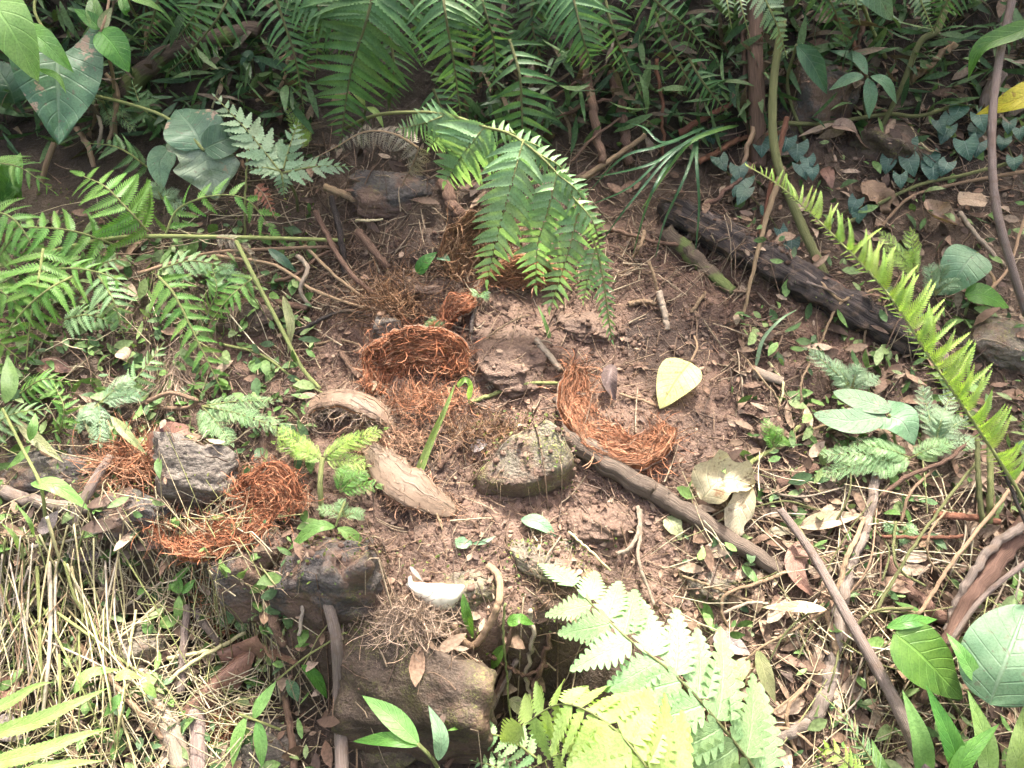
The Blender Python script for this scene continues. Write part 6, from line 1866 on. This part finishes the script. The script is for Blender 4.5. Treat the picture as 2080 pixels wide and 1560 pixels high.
tw('pale hooked twig looping beside the white shell', [(992, 1148, .02), (1012, 1170, .03), (1014, 1220, .07), (990, 1275, .08), (962, 1310, .06), (935, 1295, .06), (922, 1270, .06)], 8, 7, 'stem_tan')
tw('thin vine string hanging straight down right of the boulder', [(1026, 1225, .08), (1022, 1290, .1), (1030, 1370, .1), (1036, 1450, .08), (1042, 1480, .06)], 2.6, 2.2, 'stem_green')
tw('pale broken twig with splayed end above the right husk', [(1088, 690, .02), (1112, 718, .025), (1140, 752, .02)], 7, 6, 'bark_pale')
tw('long straight stem lying across the mud to the right husk', [(952, 818, .01), (1010, 798, .015), (1080, 778, .015), (1155, 780, .01)], 4.5, 3.5, 'stem_green')
tw('thin twig arched over the right husk', [(1165, 745, .03), (1172, 710, .05), (1190, 685, .05), (1210, 672, .02)], 2.6, 2, 'bark_brown')
tw('short twig from the husk to the yellow leaf', [(1258, 800, .012), (1300, 812, .012), (1340, 825, .01)], 3, 2.5)
tw('slender reed leaning beside the dark log', [(1590, 340, .12), (1560, 430, .1), (1535, 530, .07), (1510, 640, .01)], 7, 3, 'stem_tan')
tw('dark reed beside the leaning one', [(1598, 240, .1), (1570, 360, .1), (1548, 470, .06), (1530, 560, .01)], 6, 5, 'bark_red')
tw('straight brown stick fallen across the grass tuft', [(1180, 365, .03), (1240, 325, .05), (1310, 275, .06)], 6, 5, 'stem_tan')
tw('red-brown twig lying above the grass tuft', [(1380, 270, .05), (1430, 240, .07), (1490, 210, .06)], 7, 5, 'bark_red')
tw('crooked red twig in the upper right shade', [(1570, 185, .06), (1620, 220, .06), (1665, 250, .03)], 6, 5, 'bark_brown')
tw('bent vine twig over the dark log', [(1630, 530, .06), (1700, 605, .07), (1735, 600, .07), (1790, 585, .05)], 3, 2.5, 'stem_tan')
tw('thin prop twig leaning on the dark log', [(1735, 605, .07), (1700, 625, .05), (1665, 700, .0)], 3.2, 2.4, 'stem_tan')
tw('second prop twig on the dark log', [(1755, 600, .06), (1762, 640, .05), (1752, 715, .0)], 3, 2.2, 'stem_tan')
tw('curved tan root left of the round grey leaves', [(1510, 950, .01), (1600, 900, .02), (1660, 870, .02), (1720, 855, .015)], 4, 3, 'stem_tan')
tw('thin bowed root below the small brown stone', [(1500, 950, .01), (1570, 955, .02), (1610, 960, .02), (1640, 985, .01)], 3, 2.4, 'stem_tan')
tw('greenish runner under the small lobed weed', [(1515, 945, .015), (1580, 905, .02), (1640, 850, .02)], 5, 4, 'stem_green')
tw('looped thin vine right of the mud patch', [(1500, 710, .01), (1540, 760, .025), (1580, 810, .02), (1585, 845, .01)], 2.4, 2, 'stem_tan')
tw('pale upright twig right of the mud patch', [(1628, 845, .02), (1628, 780, .05), (1645, 735, .05)], 2.6, 2, 'stem_tan')
tw('straw lying across the mud right of the yellow leaf', [(1560, 735, .01), (1590, 780, .015), (1582, 830, .01)], 3, 2.4, 'straw')
tw('upright splinter stick in the upper mud', [(1318, 530, .04), (1328, 560, .03), (1335, 590, .01)], 3.5, 3, 'stem_tan')
tw('split stick standing above the yellow leaf', [(1338, 592, .03), (1348, 630, .02), (1356, 670, .005)], 7, 6, 'bark_pale')
tw('flat chip of wood above the yellow leaf', [(1278, 618, .01), (1310, 612, .014), (1335, 618, .01)], 6, 4, 'stem_tan')
tw('short diagonal stick in the upper mud', [(1405, 635, .01), (1420, 612, .014), (1432, 595, .01)], 4, 3.5, 'stem_tan')
tw('long brown stick crossing the upper mud edge', [(1240, 465, .02), (1330, 490, .03), (1400, 500, .02)], 4, 4, 'bark_brown')
tw('stick standing by the upper mud', [(1310, 470, .04), (1300, 500, .04), (1285, 525, .01)], 4, 3, 'stem_tan')
tw('thick dark twig slanting into the left twig heap', [(600, 680, .01), (650, 650, .03), (700, 632, .04), (735, 636, .03)], 5, 3.5, 'bark_dark')
tw('pale twig crossing the left twig heap', [(440, 520, .05), (560, 540, .06), (640, 590, .05), (740, 625, .02)], 4, 3, 'stem_tan')
tw('brown twig arching in the left twig heap', [(605, 520, .05), (625, 545, .07), (610, 590, .05), (630, 620, .02)], 5, 4, 'bark_pale')
tw('slanted dark stick above the brown fibre heap', [(640, 430, .06), (700, 540, .06), (760, 600, .02)], 6, 5, 'bark_brown')
tw('stick leaning on the dark slab', [(728, 470, .06), (760, 510, .05), (790, 545, .02)], 9, 7, 'bark_brown')
tw('thin pale twig right of the slab under the withered fern', [(660, 380, .05), (700, 395, .05), (728, 408, .04)], 8, 7, 'stem_tan')
tw('white straw over the dark slab edge', [(722, 448, .04), (750, 448, .045), (778, 446, .04)], 3, 2, 'straw')
tw('upright white stem in front of the pale fern', [(497, 480, .02), (498, 400, .1), (505, 280, .16)], 2.4, 2, 'stem_green')
tw('black stem rising through the slab shade', [(672, 400, .08), (690, 470, .06), (702, 560, .01)], 6, 7, 'bark_dark')
tw('tangled vine under the level stem', [(560, 570, .04), (600, 560, .05), (650, 520, .05), (700, 500, .04)], 4, 3, 'bark_brown')
tw('straight twig falling across the twig heap', [(620, 500, .05), (680, 560, .05), (740, 605, .02)], 4, 3, 'stem_tan')
tw('reddish stick end at the left of the orange bowl', [(692, 715, .01), (705, 735, .015), (725, 765, .01)], 6, 5, 'bark_brown')
tw('thin branching root on the muddy slab', [(975, 700, .02), (1010, 670, .04), (1045, 650, .05), (1075, 640, .04)], 2.4, 1.8, 'stem_tan')
tw('grey twig beside the dark red chip', [(965, 620, .02), (958, 660, .02), (955, 690, .01)], 4.5, 4, 'bark_grey')
tw('brown twig lying under the mossy pointed rock', [(890, 950, .01), (920, 915, .014), (950, 890, .012)], 6, 4, 'bark_brown')
tw('small reddish root on the mud', [(865, 1010, .01), (890, 1050, .012), (900, 1075, .01)], 3, 2, 'stem_tan')
tw('pale root branching down right of the clay rock', [(1295, 1030, .02), (1298, 1070, .03), (1282, 1110, .025), (1255, 1125, .015)], 4.5, 4, 'bark_pale')
tw('second pale root beside the branching one', [(1302, 1035, .02), (1300, 1090, .03), (1298, 1140, .03), (1330, 1230, .02)], 4, 3, 'bark_pale')
tw('straw slanting above the pale fern', [(1155, 1080, .02), (1200, 1120, .03), (1240, 1160, .03)], 2.8, 2.2, 'straw')
tw('root crossing the mossy stone to the grey rod', [(1385, 1170, .03), (1430, 1185, .04), (1480, 1205, .04), (1540, 1225, .03)], 2.8, 2.5, 'stem_tan')
tw('forked twig on the mossy stone', [(1605, 1158, .04), (1540, 1185, .05), (1478, 1205, .045), (1466, 1240, .03), (1485, 1285, .01)], 4, 3, 'stem_tan')
tw('arched root left of the pale dry leaf', [(1470, 1245, .02), (1520, 1225, .04), (1560, 1225, .03)], 3.5, 3, 'bark_pale')
tw('pale split reed below the dry leaf', [(1680, 1240, .04), (1690, 1290, .04), (1700, 1330, .03)], 6, 7, 'stem_tan')
tw('tan reed standing between the root and rod', [(1700, 1205, .03), (1722, 1130, .05), (1745, 1080, .05), (1755, 1050, .05)], 6, 4.5, 'stem_tan')
tw('olive vine loop in the right tangle', [(1820, 1060, .06), (1815, 1120, .07), (1830, 1160, .06), (1880, 1190, .05)], 3, 2.6, 'stem_olive')
tw('straight green vine up the right tangle', [(1780, 1240, .04), (1850, 1120, .08), (1920, 1020, .1), (1990, 930, .1)], 3.4, 3, 'stem_olive')
tw('tan vine rising along the trunk base', [(1865, 1250, .06), (1930, 1150, .09), (2000, 1060, .1), (2080, 960, .12)], 4, 4, 'stem_tan')
tw('thin loop of vine in the right tangle', [(1920, 1040, .1), (1890, 1080, .1), (1885, 1130, .08), (1910, 1165, .06)], 2.4, 2.2, 'stem_tan')
tw('red-brown stick lying level in the right tangle', [(1790, 1090, .05), (1870, 1092, .05), (1960, 1090, .05)], 4, 4, 'bark_red')
tw('second level stick in the right tangle', [(1900, 1045, .06), (1960, 1050, .06), (2030, 1060, .06)], 8, 7, 'bark_red')
tw('green upright stake at the right edge', [(1985, 890, .14), (1988, 980, .12), (1998, 1070, .08)], 5, 6, 'stem_olive')
tw('yellow-green stake beside the first one', [(2010, 900, .14), (2012, 990, .12), (2010, 1060, .08)], 6, 7, 'stem_green')
tw('dark fern stalk slanting at the right edge', [(1990, 850, .28), (2040, 960, .25), (2100, 1100, .2)], 4, 4, 'bark_dark')
tw('pale twig zigzag above the feathery mat', [(1790, 1010, .03), (1840, 970, .05), (1930, 930, .06), (1990, 870, .06)], 4.5, 4, 'bark_brown')
tw('thin vine curve above the right mat', [(1830, 1060, .03), (1850, 1000, .05), (1900, 950, .05)], 3, 2.6, 'stem_tan')
tw('crossing vine at the upper right litter', [(1980, 520, .03), (2020, 570, .04), (2000, 620, .04), (2005, 645, .02)], 3.4, 3, 'stem_tan')
tw('long vine down the upper right litter', [(2085, 430, .05), (2050, 540, .06), (2010, 590, .05)], 3, 3, 'stem_tan')
tw('brown branch at the lower right of the upper litter', [(1950, 430, .04), (1985, 480, .04), (2040, 540, .03)], 5, 4, 'bark_pale')
tw('straw bundle stem at the upper right', [(1840, 240, .03), (1870, 290, .04), (1905, 315, .03)], 2.2, 2, 'straw')
tw('tan twig across the creeper leaves', [(1775, 215, .03), (1840, 245, .04), (1860, 280, .02)], 3, 2.5, 'stem_tan')
tw('crossed straw at the lower left block', [(150, 1290, .03), (240, 1240, .04), (330, 1180, .03)], 3, 2.6, 'straw_grey')
tw('long pale straw over the round mossy stone', [(160, 1335, .03), (250, 1290, .06), (320, 1230, .04)], 3, 2.5, 'straw')
tw('long straw rod from the stalks to the coiled leaf', [(315, 1405, .03), (400, 1340, .06), (500, 1285, .07)], 4.5, 4, 'straw')
tw('pale jointed twig over the round mossy stone', [(340, 1338, .04), (380, 1330, .05), (425, 1322, .06)], 4.5, 4, 'straw')
tw('upright straw left of the coiled leaf', [(275, 1240, .06), (265, 1310, .07), (245, 1440, .05), (238, 1520, .03)], 3, 2.6, 'straw')
tw('stick slanting to the bottom left edge', [(150, 1300, .04), (260, 1420, .04), (330, 1500, .03)], 6, 6, 'stem_tan')
tw('thin straw fork at the bottom left', [(235, 1420, .05), (260, 1500, .05), (280, 1570, .04)], 3, 2.6, 'straw')
tw('grey stick between the stones at the lower left', [(170, 1150, .02), (220, 1190, .03)], 10, 8, 'bark_grey')
tw('long grey reed across the upper left block', [(60, 1110, .04), (150, 1095, .05), (235, 1068, .04)], 4, 3, 'straw_grey')
tw('pale reed pair leaning on the dark upright block', [(632, 1115, .085), (620, 1200, .08), (608, 1290, .04)], 5, 4, 'straw_grey')
tw('brown root standing in the crack by the dark block', [(560, 1210, .02), (555, 1260, .03), (575, 1310, .02)], 12, 9, 'bark_brown')
tw('dark stick upright in the lower left crack', [(380, 1230, .05), (372, 1320, .05), (368, 1410, .02)], 8, 9, 'bark_grey')
tw('dark slanted stick by the red wisps', [(395, 1240, .04), (425, 1280, .05), (445, 1310, .03)], 9, 7, 'bark_grey')
tw('brown stick under the bamboo sprig at the bottom', [(575, 1400, .02), (590, 1480, .03), (598, 1570, .03)], 7, 8, 'bark_brown')
tw('thin wire-like vine at the left of the boulder', [(755, 1440, .05), (728, 1490, .06), (725, 1570, .05)], 2, 2, 'stem_tan')
tw('dark roots fanning right of the boulder', [(905, 1560, .05), (960, 1480, .06), (1010, 1400, .06), (1030, 1350, .05)], 6, 5, 'bark_brown')
tw('second dark root right of the boulder', [(960, 1500, .04), (1000, 1430, .06), (1050, 1340, .05)], 9, 6, 'bark_grey')
tw('third dark root right of the boulder', [(985, 1420, .04), (1020, 1340, .06), (1045, 1270, .04)], 6, 5, 'bark_brown')
tw('pale root dangling down the earth step right of the boulder', [(1075, 1240, .03), (1082, 1300, .05), (1070, 1380, .05), (1085, 1460, .02)], 5, 4, 'bark_pale', jit=5)
tw('dark root sagging across the earth step', [(1000, 1330, .06), (1060, 1370, .08), (1110, 1350, .05)], 5, 4, 'bark_brown', jit=5)
tw('brown root angled up behind the pale fern', [(1050, 1500, .04), (1085, 1400, .08), (1120, 1290, .04)], 7, 5, 'bark_brown', jit=5)
leaf('green torn leaf curling at the edge of the earth step', [(1030, 1265, .05), (1055, 1258, .07), (1085, 1268, .06)], 26, 'leaf_green', 'ovate', 'leaf', 'leaf', group=FL, bite=.4)
leaf('olive leaf hanging in the shade of the earth step', [(1035, 1420, .06), (1060, 1440, .06), (1075, 1470, .04)], 30, 'leaf_olive', 'ovate', 'leaf', 'leaf', group=FL, bite=.2)
leaf('brown leaf stuck under the earth step', [(960, 1400, .05), (985, 1430, .05), (990, 1470, .03)], 32, 'leaf_brown', 'lance', 'leaf', 'leaf', group=FL)
tw('brown twig fork in the middle of the lower right litter', [(1415, 1340, .03), (1480, 1400, .03), (1540, 1440, .02)], 3, 3, 'stem_tan')
tw('thin stick crossing at the lower right roots', [(1535, 1500, .04), (1600, 1480, .05), (1680, 1540, .03)], 3.6, 3, 'stem_tan')
tw('bent straw at the lower right roots', [(1630, 1400, .04), (1600, 1440, .05), (1605, 1500, .04), (1640, 1560, .02)], 4, 3.5, 'stem_tan')
tw('stick crossing the lower right mud', [(1625, 1280, .03), (1640, 1320, .03), (1660, 1350, .01)], 3, 2.6, 'stem_tan')
tw('tan stalk under the big heart leaf', [(155, 260, .04), (180, 300, .06), (190, 340, .04)], 6, 5, 'stem_tan')
tw('thin brown twig near the vine stem at the upper left', [(215, 150, .12), (240, 190, .1), (220, 290, .04)], 4, 4, 'stem_tan')
tw('dead shoot hanging under the pale frond stem', [(190, 215, .08), (205, 255, .09), (200, 300, .05)], 4, 3.5, 'bark_pale')
tw('grey curved twig in the upper left dark', [(295, 100, .1), (300, 60, .13), (325, 42, .13)], 3, 2.5, 'stem_tan')
tw('thin bent straws at the upper left shade', [(430, 140, .06), (455, 145, .08), (430, 220, .04)], 2, 2, 'straw')
tw('crooked tan twig left of the small dark fern', [(570, 120, .08), (585, 115, .1), (570, 175, .06), (520, 205, .04)], 4, 3, 'stem_tan')
tw('fine twig among the dark ferns', [(970, 60, .1), (960, 120, .1), (955, 170, .06)], 3, 2.5, 'bark_red')
tw('thin diagonal twig behind the centre fern', [(1120, 200, .08), (1200, 150, .1), (1280, 110, .08)], 3, 2.5, 'bark_brown')
tw('slanting twig from the dark to the grass tuft', [(1160, 330, .06), (1205, 280, .08), (1260, 240, .08)], 3, 2.5, 'bark_brown')
tw('dead root on the bare bank left of the slab', [(640, 700, .01), (690, 690, .012), (730, 700, .01)], 3, 2, 'stem_tan')

for k, (lb, q, r_) in enumerate((
        ('straight brown stem left of the upright one in the dark', [(1505, -20, .1), (1512, 120, .1), (1520, 300, .02)], 5), ('reddish stem slanting behind the jointed stem', [(1555, 150, .08), (1530, 260, .08), (1500, 380, .01)], 6),
        ('thin stem crossing the dark at the top right', [(1690, 20, .12), (1740, 100, .1), (1770, 200, .03)], 5), ('pale stem rising right of the four-leaved plant', [(1765, -10, .14), (1750, 60, .12), (1735, 140, .04)], 6),
        ('dead stem leaning left in the upper right gloom', [(1940, 90, .1), (1890, 130, .1), (1850, 170, .04)], 7), ('brown hanging root beside the ragged frond', [(1330, 120, .1), (1345, 220, .08), (1350, 330, .01)], 4),
        ('tan stalk fallen across the dead stalks', [(1130, 240, .06), (1200, 210, .08), (1300, 190, .05)], 4), ('brown rootlet hanging between the dark fronds', [(1010, 40, .12), (985, 110, .1), (970, 190, .03)], 4),
        ('reddish stick lying under the brown upright stem', [(1420, 330, .03), (1500, 285, .04), (1590, 270, .03)], 6), ('brown stalk leaning over the flat dark stone', [(1400, 440, .03), (1460, 400, .05), (1540, 330, .05)], 5))):
    tw(lb, q, r_, r_ * .8, ('bark_brown', 'stem_tan', 'bark_red')[k % 3], jit=4)
p = plant('second sheaf of long straw stalks fanning over the lower left', (190, 1180, 0), 'dry_stalks', 'stalks')
for k in range(84):
    x0, y0 = RN.uniform(-40, 250), RN.uniform(1060, 1260)
    a = RN.gauss(0.08, 0.38)
    l = RN.uniform(150, 400)
    x1, y1 = x0 + l * math.sin(a), y0 + l * math.cos(a)
    C = spline(PP([(x0, y0, RN.uniform(.04, .11)), ((x0 + x1) / 2 + RN.uniform(-16, 16), (y0 + y1) / 2, RN.uniform(.06, .13)), (x1, y1, RN.uniform(.02, .09))]), 12)
    rr_ = RN.uniform(1.0, 2.6) * scl(C.mean(0))
    V, F, luv = tube(C, np.linspace(rr_, rr_ * .6, 12), 5, 0.05)
    part('stalk', V, F, M[RN.choice(['straw', 'straw_grey', 'straw', 'stem_green', 'stem_tan'])], p, luv)
p = plant('mat of tangled dry stems in the lower right', (1700, 1200, 0), 'dry_stalks', 'stalks')
for k in range(60):
    x0, y0 = RN.uniform(1560, 2080), RN.uniform(990, 1420)
    a = RN.uniform(0, 6.28)
    l = RN.uniform(70, 220)
    x1, y1 = x0 + l * math.sin(a), y0 + l * math.cos(a)
    C = spline(PP([(x0, y0, RN.uniform(.01, .05)), ((x0 + x1) / 2 + RN.uniform(-26, 26), (y0 + y1) / 2 + RN.uniform(-20, 20), RN.uniform(.02, .07)), (x1, y1, RN.uniform(.01, .04))]), 14)
    rr_ = RN.uniform(1.0, 3.2) * scl(C.mean(0))
    V, F, luv = tube(C, np.linspace(rr_, rr_ * .6, 14), 5, 0.1)
    part('stalk', V, F, M[RN.choice(['stem_tan', 'bark_brown', 'bark_pale', 'stem_olive', 'straw_grey'])], p, luv)

# ------------------------------------------------------------------ uncountable litter and undergrowth
FULL = (-700, -150, 2800, 1900, 1)
LEFTZ = (-700, 430, 640, 1900, 4)
LEFTB = (-300, 1050, 560, 1900, 4)
RIGHTZ = (1480, 250, 2800, 1000, 4)
RIGHTB = (1380, 980, 2800, 1900, 5)
MIDZ = (560, 480, 1600, 1250, 3)
TOPZ = (-700, -400, 2800, 330, 3)
EDGEZ = (420, 300, 1520, 600, 3)
HEAPZ = (540, 480, 760, 660, 1.2)
DROPZ = (560, 1260, 1180, 1750, 1)
UPRZ = (1540, -100, 2300, 280, 2)
soil_cols = [(0.14, 0.088, 0.064), (0.105, 0.066, 0.048), (0.17, 0.112, 0.084), (0.08, 0.05, 0.037)]
stuff_clods('soil_crumbs', 'crumbs and clods of brown soil over the whole slope', 13000, [FULL, MIDZ, MIDZ, MIDZ, RIGHTB], soil_cols, 0.0014, 0.0085)
stuff_twigs('twig_litter', 'fine brown twigs and rootlets littering the slope', 7800, [FULL, MIDZ, RIGHTB, RIGHTZ, LEFTZ, (-300, 480, 640, 900, 4), RIGHTZ, RIGHTB, RIGHTB, EDGEZ, EDGEZ, HEAPZ, DROPZ, UPRZ], [(0.24, 0.165, 0.11), (0.16, 0.105, 0.07), (0.32, 0.25, 0.17), (0.11, 0.075, 0.055)], 0.03, 0.17, 0.0007, 0.0024)
stuff_twigs('straw_litter', 'pale straw and thin dry stems over the left and lower right', 2800, [LEFTZ, LEFTB, LEFTB, LEFTB, RIGHTB], [(0.45, 0.38, 0.24), (0.36, 0.30, 0.19), (0.30, 0.30, 0.13), (0.5, 0.44, 0.3)], 0.06, 0.26, 0.0007, 0.0019, rise=0.05, curl=0.1, tilt=0.3)
stuff_twigs('rootlet_litter', 'hair-fine rootlets on the bare soil', 4800, [MIDZ, MIDZ, FULL, RIGHTB], [(0.27, 0.17, 0.11), (0.2, 0.12, 0.08), (0.36, 0.26, 0.17)], 0.015, 0.07, 0.0004, 0.0009, rise=0.006, curl=0.5)
stuff_leaves('leaf_litter', 'brown dead leaf scraps littering the slope', 3800, [LEFTZ, LEFTB, RIGHTZ, RIGHTZ, RIGHTB, RIGHTB, RIGHTB, TOPZ, (420, 300, 1520, 480, .8), DROPZ, UPRZ], [(0.18, 0.115, 0.075), (0.13, 0.08, 0.053), (0.24, 0.165, 0.11), (0.28, 0.21, 0.15), (0.085, 0.055, 0.04)], 0.015, 0.07, 0.38, 0.02)
stuff_leaves('leaf_crumbs', 'tiny leaf crumbs and bark flakes on the soil', 5200, [FULL, MIDZ, RIGHTB, RIGHTZ, LEFTZ], [(0.24, 0.15, 0.10), (0.16, 0.10, 0.07), (0.26, 0.185, 0.13), (0.12, 0.08, 0.06)], 0.006, 0.022, 0.5, 0.006)
stuff_leaves('ground_weeds', 'low green weeds and seedlings covering the left and right ground', 3900, [LEFTZ, LEFTZ, (-300, 480, 640, 900, 6), LEFTB, RIGHTZ, RIGHTB, (1560, 600, 2800, 1060, 3)], [(0.10, 0.19, 0.05), (0.16, 0.27, 0.08), (0.22, 0.30, 0.12), (0.07, 0.13, 0.05)], 0.012, 0.05, 0.42, 0.045, 'tint_leaf', 0.45)
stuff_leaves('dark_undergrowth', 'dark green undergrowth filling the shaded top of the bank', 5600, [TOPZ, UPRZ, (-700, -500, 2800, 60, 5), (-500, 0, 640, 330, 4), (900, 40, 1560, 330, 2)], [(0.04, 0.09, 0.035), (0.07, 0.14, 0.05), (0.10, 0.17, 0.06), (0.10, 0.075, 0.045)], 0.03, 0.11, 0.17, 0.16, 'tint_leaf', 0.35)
stuff_leaves('moss_tufts', 'green moss specks on stones and soil at the left', 5200, [(960, 840, 1170, 1010, .9), (570, 1080, 760, 1300, .7), (230, 900, 490, 1100, .5), (700, 1270, 990, 1340, .4), (1030, 1100, 1200, 1180, .4), (-300, 380, 640, 720, 4), (-300, 620, 300, 1100, 2), (1600, 640, 2400, 1000, 2), (620, 1100, 1250, 1300, 0.6)], [(0.12, 0.17, 0.03), (0.19, 0.22, 0.05), (0.08, 0.12, 0.03)], 0.003, 0.009, 0.5, 0.008, 'tint_leaf', 0.3)
